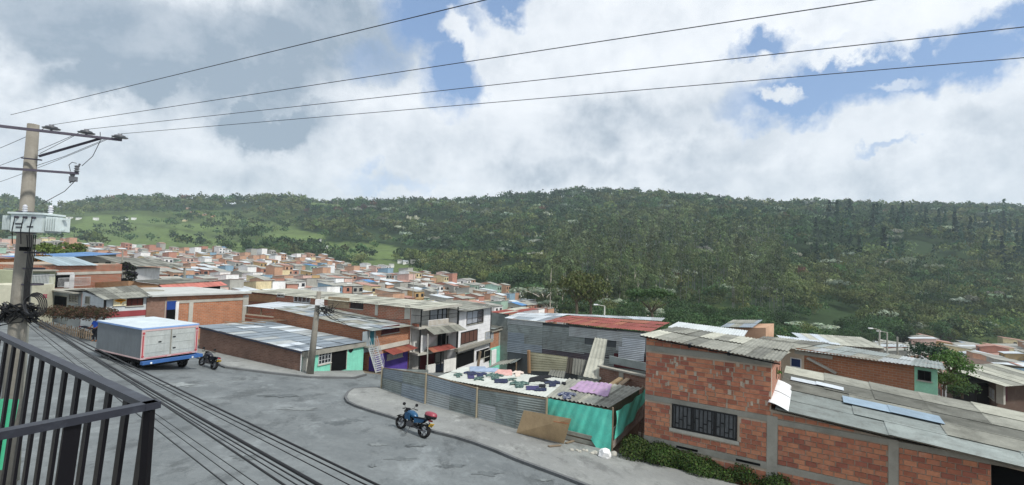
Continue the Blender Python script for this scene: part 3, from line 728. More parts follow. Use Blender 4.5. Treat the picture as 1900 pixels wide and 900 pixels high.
# ------------------------------------------------------------------ building helpers
def top(xy, py): return Vector((xy[0], xy[1], zt(xy, py)))
def at(xy, z): return Vector((xy[0], xy[1], z))
def colx(A, dirv, px, pyref=600):
    """point on the horizontal line A + t*dirv seen at picture column px"""
    lo, hi = -200.0, 200.0; best = None
    d = pdir(px, pyref); # solve (A+t dir) x d (2D) = 0
    den = dirv[0] * d.y - dirv[1] * d.x
    t = -(A[0] * d.y - A[1] * d.x) / den
    return Vector((A[0] + dirv[0] * t, A[1] + dirv[1] * t, 0))
class Wall:
    def __init__(s, A, B):
        s.A = Vector((A[0], A[1], 0)); s.B = Vector((B[0], B[1], 0)); s.t = (s.B - s.A); s.L = s.t.length; s.t.normalize()
        s.n = Vector((s.t.y, -s.t.x, 0))
        if s.n.dot(Vector((0, 0, 0)) - s.A) < 0: s.n = -s.n
    def hit(s, px, py):
        d = pdir(px, py); k = (s.A - C0).dot(s.n) / d.dot(s.n); p = C0 + d * k
        return (p - s.A).dot(s.t), p.z
    def pt(s, q, z, o=0): return Vector((s.A.x, s.A.y, z)) + s.t * q + s.n * o
    def slab(s, mb, s0, s1, z0, z1, o0, o1, mi=0, z0b=None, z1b=None):
        z0b = z0 if z0b is None else z0b; z1b = z1 if z1b is None else z1b
        b = [s.pt(s0, z0, o1), s.pt(s1, z0b, o1), s.pt(s1, z0b, o0), s.pt(s0, z0, o0)]
        t = [s.pt(s0, z1, o1), s.pt(s1, z1b, o1), s.pt(s1, z1b, o0), s.pt(s0, z1, o0)]
        if s.t.cross(s.n).z > 0: b, t = b[::-1], t[::-1]
        mb.hexa(b, t, mi)
        return mb
    def rect(s, px0, py0, px1, py1):
        a, z1 = s.hit(px0, py0); b = s.hit(px1, py1)[0]; z0 = s.hit(px0, py1)[1]
        if a > b: a, b = b, a
        return a, b, min(z0, z1), max(z0, z1)
    def band(s, parent, name, px0, py0, px1, py1, o, m, hgt=None, lab=None):
        a, b, z0, z1 = s.rect(px0, py0, px1, py1)
        x = s.slab(MB(), a, b, z0, z1, 0, o).build(name, m, parent)
        if lab: x['label'] = lab
        return x
    def window(s, parent, r, frame=black, pane=glass, cols=2, rows=1, bars=0, sill=True, name='window', fw=.06, px=True):
        a, b, z0, z1 = s.rect(*r) if px else r
        m = MB(); f = fw
        s.slab(m, a, b, z1 - f, z1, 0, .05); s.slab(m, a, b, z0, z0 + f, 0, .05)
        s.slab(m, a, a + f, z0 + f, z1 - f, 0, .05); s.slab(m, b - f, b, z0 + f, z1 - f, 0, .05)
        for i in range(1, cols): c = a + (b - a) * i / cols; s.slab(m, c - .02, c + .02, z0 + f, z1 - f, 0, .045)
        for i in range(1, rows): c = z0 + (z1 - z0) * i / rows; s.slab(m, a + f, b - f, c - .015, c + .015, 0, .04)
        if bars:
            for i in range(bars): c = a + (b - a) * (i + .5) / bars; s.slab(m, c - .012, c + .012, z0 + f, z1 - f, .055, .075)
        w_ = m.build(name, frame, parent)
        s.slab(MB(), a + f, b - f, z0 + f, z1 - f, -.02, .015).build('pane', pane, w_)
        if sill: s.slab(MB(), a - .06, b + .06, z0 - .08, z0 - .003, 0, .1).build('sill', conc_l, w_)
        return w_
    def door(s, parent, r, m=dark, name='door', leaf=None):
        a, b, z0, z1 = s.rect(*r)
        k = MB(); s.slab(k, a - .06, a, z0, z1 + .06, 0, .05); s.slab(k, b, b + .06, z0, z1 + .06, 0, .05); s.slab(k, a, b, z1, z1 + .06, 0, .05)
        d = k.build(name, leaf or conc_l, parent); s.slab(MB(), a, b, z0, z1, -.02, .02).build('door_opening', m, d); return d
def prism(parent, name, cs, z0, tops, m):
    mb = MB(); n = len(cs); u = 0
    for i in range(n):
        a, b = Vector(cs[i]), Vector(cs[(i + 1) % n]); L = (Vector((b[0], b[1])) - Vector((a[0], a[1]))).length
        za = z0[i] if isinstance(z0, (list, tuple)) else z0; zb = z0[(i + 1) % n] if isinstance(z0, (list, tuple)) else z0
        mb.face([(a[0], a[1], za), (b[0], b[1], zb), (b[0], b[1], tops[(i + 1) % n]), (a[0], a[1], tops[i])], 0, [(u, za), (u + L, zb), (u + L, tops[(i + 1) % n]), (u, tops[i])]); u += L
    mb.face([(c[0], c[1], tops[i]) for i, c in enumerate(cs)])
    return mb.build(name, m, parent)
def roof(parent, p00, p10, p11, p01, nx, ny, mats, pitch=.18, amp=.022, seed=1, name='roof_sheet', lap=.12, jit=.02, mix=None, waves=None, thick=0.0, skip=()):
    """corrugated sheets laid over a quadrilateral; ribs run from the p00-p10 edge to the p01-p11 edge"""
    g = random.Random(seed); p00, p10, p11, p01 = map(Vector, (p00, p10, p11, p01))
    def S(u, v): return (p00 * (1 - u) + p10 * u) * (1 - v) + (p01 * (1 - u) + p11 * u) * v
    nrm = (p10 - p00).cross(p01 - p00).normalized()
    if nrm.dot(C0 - S(.5, .5)) < 0 and abs(nrm.z) < .5: nrm = -nrm
    if abs(nrm.z) >= .5 and nrm.z < 0: nrm = -nrm
    wdt = ((p10 - p00).length + (p11 - p01).length) / 2 / nx; ln = (p01 - p00).length / ny
    out = []
    for j in range(ny):
        for i in range(nx):
            if (i, j) in skip: continue
            u0, u1 = i / nx, (i + 1) / nx + lap * .5 / nx; v0, v1 = max(0, j / ny - (lap * .12 if j else 0)) , (j + 1) / ny
            v0 += (g.random() - .5) * jit * .6 / ny; u1 = min(u1, 1.0) if i == nx - 1 else u1
            wv = waves or max(2, int(round(wdt / pitch))); k = wv * 4
            lift0 = (.02 + g.random() * jit) if j else g.random() * jit; lift1 = g.random() * jit * .4; tilt = (g.random() - .5) * jit
            mb = MB(); rows = []
            for vi, (v, lf) in enumerate(((v0, lift0), (v1, lift1))):
                rw = []
                for q in range(k + 1):
                    uu = u0 + (u1 - u0) * q / k
                    h = amp * math.cos(2 * math.pi * q / 4) + lf + tilt * (q / k - .5) + amp
                    rw.append(mb.vert(S(uu, v) + nrm * h))
                rows.append(rw)
            for q in range(k):
                mb.f.append([rows[0][q], rows[0][q + 1], rows[1][q + 1], rows[1][q]]); mb.m.append(0); mb.uv.append([(0, 0)] * 4)
            m = mats[g.randrange(len(mats))] if mix is None else g.choices(mats, mix)[0]
            out.append(mb.build(name, m, parent, smooth=True))
    return out
def rail(parent, pts, h, m=black, n=8, name='railing'):
    mb = MB()
    for a, b in zip(pts[:-1], pts[1:]):
        a, b = Vector(a), Vector(b); mb.beam(a + Vector((0, 0, h)), b + Vector((0, 0, h)), .04); mb.beam(a + Vector((0, 0, .08)), b + Vector((0, 0, .08)), .03)
        k = max(2, int((b - a).length / .16))
        for i in range(k + 1):
            p = a.lerp(b, i / k); mb.beam(p + Vector((0, 0, .08)), p + Vector((0, 0, h)), .018)
    return mb.build(name, m, parent)

# ------------------------------------------------------------------ street and pavements
asph = None
def street_mat(name, c1, c2, patch=.5):
    m = bpy.data.materials.new(name); m.use_nodes = True; nt = m.node_tree; nd = nt.nodes; lk = nt.links; b = nd['Principled BSDF']; b.inputs['Roughness'].default_value = .9; b.inputs['Specular IOR Level'].default_value = .25
    geo = nd.new('ShaderNodeNewGeometry')
    def nz(sc, det=6, rg=.6, sx=(1, 1, 1), off=(0, 0, 0), rot=0):
        mp = nd.new('ShaderNodeMapping'); mp.inputs['Scale'].default_value = sx; mp.inputs['Location'].default_value = off; mp.inputs['Rotation'].default_value = (0, 0, rot); lk.new(geo.outputs['Position'], mp.inputs[0])
        n = nd.new('ShaderNodeTexNoise'); n.inputs['Scale'].default_value = sc; n.inputs['Detail'].default_value = det; n.inputs['Roughness'].default_value = rg; lk.new(mp.outputs[0], n.inputs['Vector']); return n.outputs[0]
    def mr(s, a, b_, lo=0, hi=1):
        r = nd.new('ShaderNodeMapRange'); r.inputs['From Min'].default_value = a; r.inputs['From Max'].default_value = b_; r.inputs['To Min'].default_value = lo; r.inputs['To Max'].default_value = hi; lk.new(s, r.inputs['Value']); return r.outputs[0]
    def mixc(f, a, b_):
        x = nd.new('ShaderNodeMix'); x.data_type = 'RGBA'; lk.new(f, x.inputs['Factor'])
        for k, v in (('A', a), ('B', b_)):
            if isinstance(v, tuple): x.inputs[k].default_value = (*v, 1)
            else: lk.new(v, x.inputs[k])
        return x.outputs['Result']
    A, B = lin(c1), lin(c2)
    cur = mixc(mr(nz(.22, 8, .7), .40, .60), A, B)
    cur = mixc(mr(nz(3.2, 8, .75, (1, .6, 1), (9, 1, 0), .5), .42, .68, 0, .38), cur, tuple(x * .62 for x in A))
    cur = mixc(mr(nz(.7, 8, .75, (1, .4, 1), (4, 2, 0), .5), .53, .62, 0, .75), cur, tuple(x * .42 for x in A))       # dark oily blotches
    cur = mixc(mr(nz(.6, 6, .7, (1, .5, 1), (14, 7, 0), .6), .55, .66, 0, .6), cur, tuple(min(1, x * 1.5) for x in B))     # dusty pale areas
    cur = mixc(mr(nz(9, 3, .8, off=(2, 2, 2)), .35, .75, 0, .3), cur, tuple(x * .55 for x in A))
    cur = mixc(mr(nz(60, 2, .8, off=(2, 2, 2)), .3, .8, 0, .35), cur, tuple(min(1, x * 1.5) for x in B))
    vo = nd.new('ShaderNodeTexVoronoi'); vo.feature = 'DISTANCE_TO_EDGE'; vo.inputs['Scale'].default_value = .28
    ad = nd.new('ShaderNodeVectorMath'); ad.operation = 'ADD'; nn = nd.new('ShaderNodeTexNoise'); nn.inputs['Scale'].default_value = 1.2; nn.inputs['Detail'].default_value = 6; lk.new(geo.outputs['Position'], nn.inputs['Vector'])
    lk.new(geo.outputs['Position'], ad.inputs[0]); lk.new(nn.outputs['Color'], ad.inputs[1]); lk.new(ad.outputs[0], vo.inputs['Vector'])
    cur = mixc(mr(vo.outputs['Distance'], .006, .001, 0, .22), cur, tuple(x * .4 for x in A))
    lk.new(cur, b.inputs['Base Color'])
    bp = nd.new('ShaderNodeBump'); bp.inputs['Strength'].default_value = .35; bp.inputs['Distance'].default_value = .02; lk.new(nz(45, 5, .75), bp.inputs['Height']); lk.new(bp.outputs[0], b.inputs['Normal'])
    return m
asph = street_mat('worn_street', '5d6366', '757b7d'); pave = street_mat('worn_pavement', '777a7a', '8c8f8d'); kerbm = mat('kerb_concrete', '606365', .95, stain='3f403f', stain_amt=.6, stain_scale=1.5, bump=.3, objvar=0)
kerbR = [G(703, 722), G(680, 722.5), G(655, 724), G(645, 731), G(641, 741), G(646, 749), G(660, 756), G(690, 766), G(727, 777), G(767, 791), G(807, 805), G(845, 814), G(880, 825), G(920, 840), G(960, 857), G(1035, 885), G(1110, 914), G(1250, 975), G(1500, 1100)]
fenceB = [G(709, 724), G(790, 753), G(885, 779), G(958, 800)]
K0 = G(1135, 841)
def sheet(name, pts, dz, m):
    me = bpy.data.meshes.new(name); bm = bmesh.new(); f = bm.faces.new([bm.verts.new((p.x, p.y, gplane(p.x, p.y) + dz)) for p in pts]); bmesh.ops.triangulate(bm, faces=[f]); bm.to_mesh(me); bm.free(); me.materials.append(m)
    if sum(q.normal.z for q in me.polygons) < 0: me.flip_normals()
    o = bpy.data.objects.new(name, me); COL.objects.link(o); o['kind'] = 'structure'; return o
stpoly = [Vector((-75, 62, 0)), G(20, 586), G(60, 590), G(170, 604), G(300, 632), G(372, 652), G(430, 672), G(570, 698), G(672, 692), G(760, 700), Vector((-9.0, 52, 0)), Vector((-5.5, 53.5, 0)), Vector((-3, 50, 0)), Vector((-4, 36, 0)), fenceB[1] + Vector((1, 1, 0))] + kerbR[1:] + [Vector((14, -4, 0)), Vector((14, -30, 0)), Vector((-46, -30, 0)), Vector((-75, 0, 0))]
sheet('street', stpoly, .015, asph)
def slab_on_plane(name, pts, h, m, kind='structure'):
    mb = MB(); n = len(pts); t = [Vector((p.x, p.y, gplane(p.x, p.y) + h)) for p in pts]; b_ = [Vector((p.x, p.y, gplane(p.x, p.y) - .2)) for p in pts]
    for i in range(n): mb.face([b_[i], b_[(i + 1) % n], t[(i + 1) % n], t[i]])
    o = mb.build(name, m)
    bm = bmesh.new(); bm.from_mesh(o.data); f = bm.faces.new([bm.verts.new(p) for p in t]); bmesh.ops.triangulate(bm, faces=[f]); bm.to_mesh(o.data); bm.free()
    o['kind'] = kind; return o
inner = [fenceB[0], fenceB[1], fenceB[2], fenceB[3], K0, G(1215, 866), G(1330, 893), G(1480, 938), G(1640, 1060)]
slab_on_plane('pavement', kerbR + inner[::-1], .13, pave)
# worn rounded kerb stones along the edge
km = MB()
for a, b in zip(kerbR[:-1], kerbR[1:]):
    a1 = Vector((a.x, a.y, gplane(a.x, a.y) + .085)); b1 = Vector((b.x, b.y, gplane(b.x, b.y) + .085)); km.beam(a1, b1 + (b1 - a1).normalized() * .04, .14, .13)
ko = km.build('kerb', kerbm); ko['kind'] = 'structure'
A0, A1, A2 = G(369, 649), G(559, 692), G(672, 689)
kl = [G(300, 640), G(372, 667), G(420, 684), G(500, 694), G(575, 702), G(657, 703), G(678, 697)]
slab_on_plane('corner_pavement', kl + [G(672, 688), A1, A0, G(320, 636)], .12, pave)
km = MB()
for a, b in zip(kl[:-1], kl[1:]):
    a1 = Vector((a.x, a.y, gplane(a.x, a.y) + .075)); b1 = Vector((b.x, b.y, gplane(b.x, b.y) + .075)); km.beam(a1, b1 + (b1 - a1).normalized() * .04, .22, .15)
km.build('corner_kerb', kerbm)['kind'] = 'structure'

pm = street_mat('tar_patch', '505659', '686e70'); pl_ = street_mat('dusty_patch', '6d7375', '848a8b')
for k_, (px_, py_, rx_, ry_, m_) in enumerate(((628, 786, 22, 5, pm), (655, 780, 18, 4, pm), (742, 852, 26, 4, pm), (836, 866, 30, 4, pm), (905, 880, 28, 5, pm), (450, 850, 24, 6, pm), (700, 826, 20, 3, pl_), (560, 760, 40, 5, pl_), (1010, 892, 20, 3, pl_), (330, 715, 40, 5, pl_), (770, 828, 22, 3, pm), (520, 735, 36, 4, pm), (690, 866, 10, 3, pm))):
    g_ = random.Random(k_); pts_ = []
    for i in range(34):
        t_ = 6.2832 * i / 34; q_ = .35 + .9 * g_.random(); pts_.append(G(px_ + rx_ * q_ * math.cos(t_), py_ + ry_ * q_ * math.sin(t_)))
    sheet('road_patch', pts_, .021 + .0015 * k_, m_)
def zg(p): return gplane(p[0], p[1])
# ------------------------------------------------------------------ corner house, turquoise front
turq = mat('turquoise_paint', '7cc9b3', .85, stain='5a8f84', stain_amt=.4, stain_scale=.7, streak=.25, objvar=0)
A3 = A0 + (A2 - A1)
def house_corner():
    o = T('corner_house', A1, 'low corner house with a turquoise front, a brown brick side and a bluish zinc roof', 'house')
    tops = [top(A1, 651).z, top(A2, 634).z, top(A3, 596).z, top(A0, 604).z]
    prism(o, 'wall', [A1, A2, A3, A0], [zg(A1) - .5, zg(A2) - .5, zg(A3) - .5, zg(A0) - .5], [t - .03 for t in tops], brickw2)
    w_ = Wall(A1, A2); s0, _ = w_.hit(561, 670); L = w_.L
    w_.slab(MB(), 0, L, zg(A1) - .4, tops[0] - .45, 0, .05, z0b=zg(A2) - .4, z1b=tops[1] - .4).build('facade', turq, o)
    w_.slab(MB(), 0, .75, zg(A1) - .4, tops[0] - .5, .053, .09).build('corner_pilaster', conc_l, o)
    w_.slab(MB(), -.1, L + .1, tops[0] - .45, tops[0] - .05, 0, .25, z0b=tops[1] - .4, z1b=tops[1] - .03).build('fascia', conc, o)
    w_.n = w_.n; q = Wall(A1 + w_.n * .05, A2 + w_.n * .05)
    q.window(o, (591, 654, 613, 677), frame=mat('white_metal', 'c3c6c8', .5, .2), pane=glass, cols=4, rows=3, name='window')
    q.door(o, (615, 651, 641, 692), m=dark)
    a, z = q.hit(651, 648); MB().lathe(q.pt(a, z, .01), [(.01, .03), (.28, .03), (.28, 0)], q.n, 14).build('vent', black, o)
    ov = w_.n * .45; e = (A1 - A0).normalized() * 0; sd = Wall(A0, A1).n * .35
    r00 = at(A0, tops[3]) + sd; r10 = at(A1, tops[0]) + sd + w_.n * .3; r11 = at(A2, tops[1]) + w_.n * .3; r01 = at(A3, tops[2])
    roof(o, r00, r10, r11, r01, 13, 3, [zinc_b, zinc, zinc_l], .16, .016, 4, mix=[6, 3, 1], jit=.035)
    g = MB(); g.beam(r00 - Vector((0, 0, .06)), r10 - Vector((0, 0, .06)), .1, .09); g.build('gutter', mat('dark_gutter', '2b3140', .6), o)
    dp = MB(); dp.tube([at(A1, tops[0] - .1) + Wall(A0, A1).n * .08, at(A1, zg(A1) + .1) + Wall(A0, A1).n * .08], .05, 8); dp.build('downpipe', white, o)
    # a sagging tarpaulin and lath pile on the roof's far corner
    p = at(A3, tops[2] + .12)
    for i in range(4):
        b = MB(); a = p.lerp(at(A0, tops[3] + .15), .15 + i * .2); b.beam(a + Vector((.3, .4, .03)), a + Vector((2.2 + .3 * i, .9 - .3 * i, .0)), .22, .05); k = b.build('roof_batten', wood, o)
house_corner()
# ------------------------------------------------------------------ two-storey house with zinc roof and outer stairs
F1 = A2 + Vector((.35, .75, 0)); Fd = (G(757, 684) - F1); F2 = colx(F1, Vector((2.7, 5.9, 0)).normalized(), 757, 640)
Sd = (A0 - A1).normalized(); F0 = colx(F1, Sd, 508, 580); F3 = F0 + (F2 - F1)
def house_stairs():
    o = T('stair_house', F1, 'two-storey brick house with a wide zinc roof and a white metal outer staircase', 'house')
    tp = [top(F1, 612).z, top(F2, 604).z, 0, top(F0, 570).z]; tp[2] = tp[1] - tp[0] + tp[3] + .0
    tp = [t - .02 for t in tp]
    prism(o, 'wall', [F1, F2, F3, F0], -7.5, tp, brickw)
    s = Wall(F0, F1); f = Wall(F1, F2)
    # grey-blue plastered strip with a door at the head of the stairs
    gb = mat('grey_blue_plaster', '8d979c', .9, stain='6a6f70')
    a, b, z0, z1 = f.rect(673, 612, 695, 655); f.slab(MB(), a, b, z0, tp[0] - .05, 0, .04).build('plastered_strip', gb, o)
    q = Wall(F1 + f.n * .04, F2 + f.n * .04); q.door(o, (686, 614, 693, 640), m=mat('teal_door', '2f6a78', .6))
    f.window(o, (708, 607, 740, 621), frame=mat('dark_red_metal', '5a2a2c', .6), pane=mat('maroon_shutter', '4b2226', .6), cols=3, bars=6)
    f.band(o, 'floor_slab', 697, 643, 757, 651, .12, conc_l)
    a, b, _, _ = f.rect(711, 646, 757, 655); za = f.hit(711, 650)[1]
    roof(o, f.pt(a, za - .35, 1.2), f.pt(b, za - .25, 1.2), f.pt(b, za, .05), f.pt(a, za, .05), 5, 1, [rust, rust_o], .16, .016, 8, name='awning_sheet')
    pur = mat('purple_paint', '4b3a8c', .8, stain='3a3350')
    a, b, _, _ = f.rect(672, 650, 757, 690)
    f.slab(MB(), 0, f.L * .999, zg(F1) - .6, za - .3, 0, .035, z0b=zg(F2) - 3).build('purple_base', pur, o)
    q.window(o, (718, 658, 746, 668), frame=conc_l, pane=curtain, cols=3)
    # roof
    ov = f.n * .7; so_ = s.n * .5
    roof(o, at(F0, tp[3]) + so_, at(F1, tp[0]) + so_ + ov, at(F2, tp[1]) + ov, at(F3, tp[2]), 14, 4, [zinc, zinc_d, fibre, zinc_b], .17, .018, 12, mix=[3, 2, 3, 1], jit=.04)
    # staircase: runs down along the facade towards the street
    st = T('outer_staircase', f.pt(0, zg(F1), 1), 'white metal outer staircase with pipe railings in front of the purple wall', 'staircase')
    topz = f.hit(684, 642)[1]; Pt = f.pt(f.hit(682, 640)[0], topz, .6); B_ = G(705, 692); Pb = Vector((B_.x, B_.y, zg(B_) + .1))
    wm = mat('stair_metal', 'b9bdc0', .5, .3); lat = f.t * 1.0
    n = 12
    for i in range(n):
        c = Pt.lerp(Pb, (i + .5) / n); MB().beam(c - lat * .5, c + lat * .5, .26, .05).build('step', wm, st)
    for sg in (-.5, .5):
        m = MB(); m.beam(Pt + lat * sg, Pb + lat * sg, .06, .16); m.build('stringer', wm, st)
        m = MB(); up = Vector((0, 0, .95)); m.tube([Pt + lat * sg + up, Pb + lat * sg + up], .025, 6); m.tube([Pt + lat * sg + up * .5, Pb + lat * sg + up * .5], .018, 6)
        for i in range(5): c = Pt.lerp(Pb, i / 4) + lat * sg; m.tube([c, c + up], .02, 6)
        m.build('railing', wm, st)
    MB().beam(Pt + f.n * -.5 - lat * .6, Pt + f.n * -.5 + lat * .6, 1.1, .08).build('landing', conc, st)
house_stairs()
# low open-brick parapet between the two zinc roofs
def lattice_wall():
    a = colx(F1 + Vector((-.3, 1.2, 0)), Sd, 455, 590); b = colx(F1 + Vector((-.3, 1.2, 0)), Sd, 509, 595)
    o = T('lattice_wall', a, 'low pale wall of pierced brick blocks behind the bluish zinc roof', 'wall'); w_ = Wall(a, b); z0 = zt(a, 598); z1 = zt(a, 582)
    prism(o, 'wall', [w_.pt(0, 0, 0), w_.pt(w_.L, 0, 0), w_.pt(w_.L, 0, -.15), w_.pt(0, 0, -.15)], -6, [z1, z1, z1, z1], mat('pale_block', 'b3aa98', .95))
    n = 14
    for r in range(2):
        for i in range(n):
            c = w_.L * (i + .5) / n; w_.slab(MB(), c - .16, c + .16, z1 - .75 + r * .38, z1 - .5 + r * .38, 0, .03).build('pierced_block', rust_o, o)
    z = z1 + .8
    roof(o, w_.pt(-.3, z, .1), w_.pt(w_.L + 3, z, .1), w_.pt(w_.L + 3, z + .2, -4.5), w_.pt(-.3, z + .2, -4.5), 6, 1, [zinc_l, zinc], .17, .016, 3)
    for i in range(3): w_.slab(MB(), .1 + i * w_.L * .49, .22 + i * w_.L * .49, z1, z, -.1, 0).build('post', wood, o)
lattice_wall()

# ------------------------------------------------------------------ long brick house with balconied three-storey front, and its white neighbour
E1p = G(777, 691); dF = (P(848, 688, 54.2) - E1p); dF.z = 0; dF.normalize()
E2p = colx(E1p, dF, 848, 640); W2p = colx(E2p, Vector((.40, .917, 0)), 909, 640)
RB = 1.25; bk = Sd * RB
E1r = E1p + bk; E2r = E2p + bk
E0p = colx(E1p, Sd, 459, 545)
def house_long():
    o = T('long_house', E1p, 'long brick house with a pale sloping roof and a three-storey balconied front', 'house')
    t1 = top(E1p, 573).z; t2 = top(E2p, 564).z; t0 = top(E0p, 541).z; E3 = E0p + (E2p - E1p); t3 = t0 + t2 - t1
    lerpz = lambda a, b, k: a + (b - a) * k
    k = RB / (E0p - E1p).length
    prism(o, 'wall', [E1r, E2r, E3, E0p], -9, [lerpz(t1, t0, k) - .05, lerpz(t2, t3, k) - .05, t3 - .05, t0 - .05], brickw3)
    s = Wall(E0p, E1p); f = Wall(E1r, E2r); ff = Wall(E1p, E2p)
    # plastered and pale patches, frame of the side wall
    s.band(o, 'concrete_column', 697, 560, 701, 585, .06, conc_l); s.band(o, 'concrete_column', 752, 566, 761, 592, .07, conc_l)
    s.band(o, 'pale_block_patch', 610, 550, 648, 570, .05, mat('tan_block', 'a3927a', .95, brick=(.42, .2, '8a7f70'), stain='6d6254'))
    s.band(o, 'tan_block_strip', 461, 545, 512, 558, .05, mat('tan_block2', 'b58d68', .95, brick=(.42, .2, '9a8a78')))
    s.window(o, (515, 544, 528, 550), frame=white, cols=2); s.window(o, (546, 549, 576, 560), frame=white, cols=4)
    s.window(o, (651, 558, 674, 572), frame=black, pane=mat('dark_shutter', '2c2626', .7), cols=3)
    # front
    L = f.L; wh = mat('dull_white_plaster', 'cfd0cd', .9, stain='86857f', stain_amt=.4, streak=.3)
    f.slab(MB(), 0, L, -9, lerpz(t1, t0, k) - .1, 0, .05, z1b=lerpz(t2, t3, k) - .1).build('front_wall', wh, o)
    zb1 = ff.hit(790, 606)[1]; zb2 = ff.hit(800, 652)[1]; zgd = zg(E1p)
    for z, nm in ((zb1, 'upper_balcony_floor'), (zb2, 'lower_balcony_floor')):
        f.slab(MB(), 0, L, z - .22, z,   .053, RB).build(nm, conc_l, o)
    # upper parapet (white pickets) and awning
    ff.slab(MB(), 1.0, L * .72, zb1, zb1 + .62, -.02, .06).build('parapet', white, o)
    pk = MB()
    for i in range(16): c = 1.1 + (L * .72 - 1.2) * i / 15; ff.slab(pk, c - .04, c + .04, zb1 + .05, zb1 + .58, .063, .085)
    pk.build('parapet_pickets', mat('tan_paint', '9c8f78', .9), o)
    rail(o, [ff.pt(0, zb1 + .6, 0), ff.pt(L, zb1 + .6, 0)], .5); rail(o, [f.pt(0, zb1, 0.1), ff.pt(0, zb1, 0)], 1.15)
    # planted pots behind the side rail
    for i in range(3):
        p = f.pt(.15, zb1, .3 + .3 * i); m = MB(); m.lathe(p, [(.12, 0), (.16, .28), (.15, .28)], n=8); fp = m.build('plant_pot', rust_o, o)
    q = Wall(E1r + f.n * .05, E2r + f.n * .05)
    q.window(o, (797, 574, 812, 600), pane=curtain, cols=1, sill=False, fw=.12); q.window(o, (812, 573, 828, 598), pane=curtain, cols=1, sill=False, fw=.12)
    q.band(o, 'grey_panel', 830, 572, 847, 596, .03, mat('grey_panel', '8b8881', .9))
    q.door(o, (812, 620, 826, 645), m=dark); q.window(o, (829, 623, 842, 640), pane=dark, frame=black, cols=2, bars=6)
    q.window(o, (764, 600, 777, 650), pane=wh, frame=conc, sill=False, cols=1)
    # black posts
    for px_ in (0, L * .55, L): 
        mb = MB(); mb.beam(ff.pt(min(px_, L - .06) + .06, zgd, -.05), ff.pt(min(px_, L - .06) + .06, t1 - .1, -.05), .12, .12); mb.build('post', black, o)
    # stair block triangle under the upper balcony, awnings
    zz_ = ff.hit(780, 655)[1]; z2 = ff.hit(780, 622)[1]
    m = MB(); pts = [ff.pt(.4, z2 - .1, -.3), ff.pt(.4, zz_ - .3, -.3), ff.pt(L * .5, z2 - .4, -.3)]; bb = [p - ff.n * .15 for p in pts]
    m.face(pts); m.face(bb[::-1])
    for i in range(3): m.face([pts[i], pts[(i + 1) % 3], bb[(i + 1) % 3], bb[i]])
    m.build('stair_cheek', white, o)
    za = ff.hit(800, 608)[1]
    roof(o, ff.pt(.6, za - .55, 1.3), ff.pt(L, za - .5, 1.3), ff.pt(L, za, .02), ff.pt(.6, za, .02), 6, 1, [fibre, fibre_d], .18, .03, 5, name='awning_sheet')
    zc = ff.hit(800, 646)[1]
    roof(o, ff.pt(1.0, zc - .3, .9), ff.pt(L * .8, zc - .25, .9), ff.pt(L * .8, zc + .1, -.2), ff.pt(1.0, zc + .1, -.2), 4, 1, [rust_o, rust], .18, .02, 6, name='awning_sheet')
    # ground floor: red interior walls, gate, low white walls
    q.band(o, 'dark_red_wall', 780, 655, 806, 690, .04, mat('dark_red_paint', '5b1f26', .8))
    g = MB(); a, b, z0, z1 = ff.rect(807, 656, 822, 692)
    for i in range(9): c = a + (b - a) * i / 8; ff.slab(g, c - .02, c + .02, z0, z1, -.03, .01)
    for z in (z0, (z0 + z1) / 2, z1): ff.slab(g, a, b, z - .03, z + .03, -.05, -.03)
    g.build('gate', black, o)
    ff.slab(MB(), a, b, z0, (z0 + z1) / 2 - .2, -.08, -.053).build('gate_panel', mat('dark_blue_metal', '2b3446', .5), o)
    ff.band(o, 'low_wall', 823, 668, 844, 691, .12, wh); ff.band(o, 'low_wall', 790, 678, 806, 694, .12, wh)
    g2 = MB(); a, b, z0, z1 = ff.rect(776, 646, 788, 684)
    sidef = Wall(f.pt(0, 0, 0), ff.pt(0, 0, 0))
    for i in range(10): c = RB * i / 9; sidef.slab(g2, c - .015, c + .015, zgd, zb2 - .25, -.02, .02)
    g2.build('side_grille', black, o)
    # roof in long pale sheets
    ov = ff.n * .5; so_ = s.n * .35
    roof(o, at(E0p, t0) + so_, at(E1p, t1) + so_ + ov, at(E2p, t2) + ov, at(E3, t3), 24, 3, [fibre_l, fibre], .2, .022, 21, mix=[5, 2], jit=.02)
    MB().beam(at(E1p, t1 - .06) + ov + so_, at(E2p, t2 - .06) + ov, .08, .2).build('fascia', conc_l, o)
house_long()
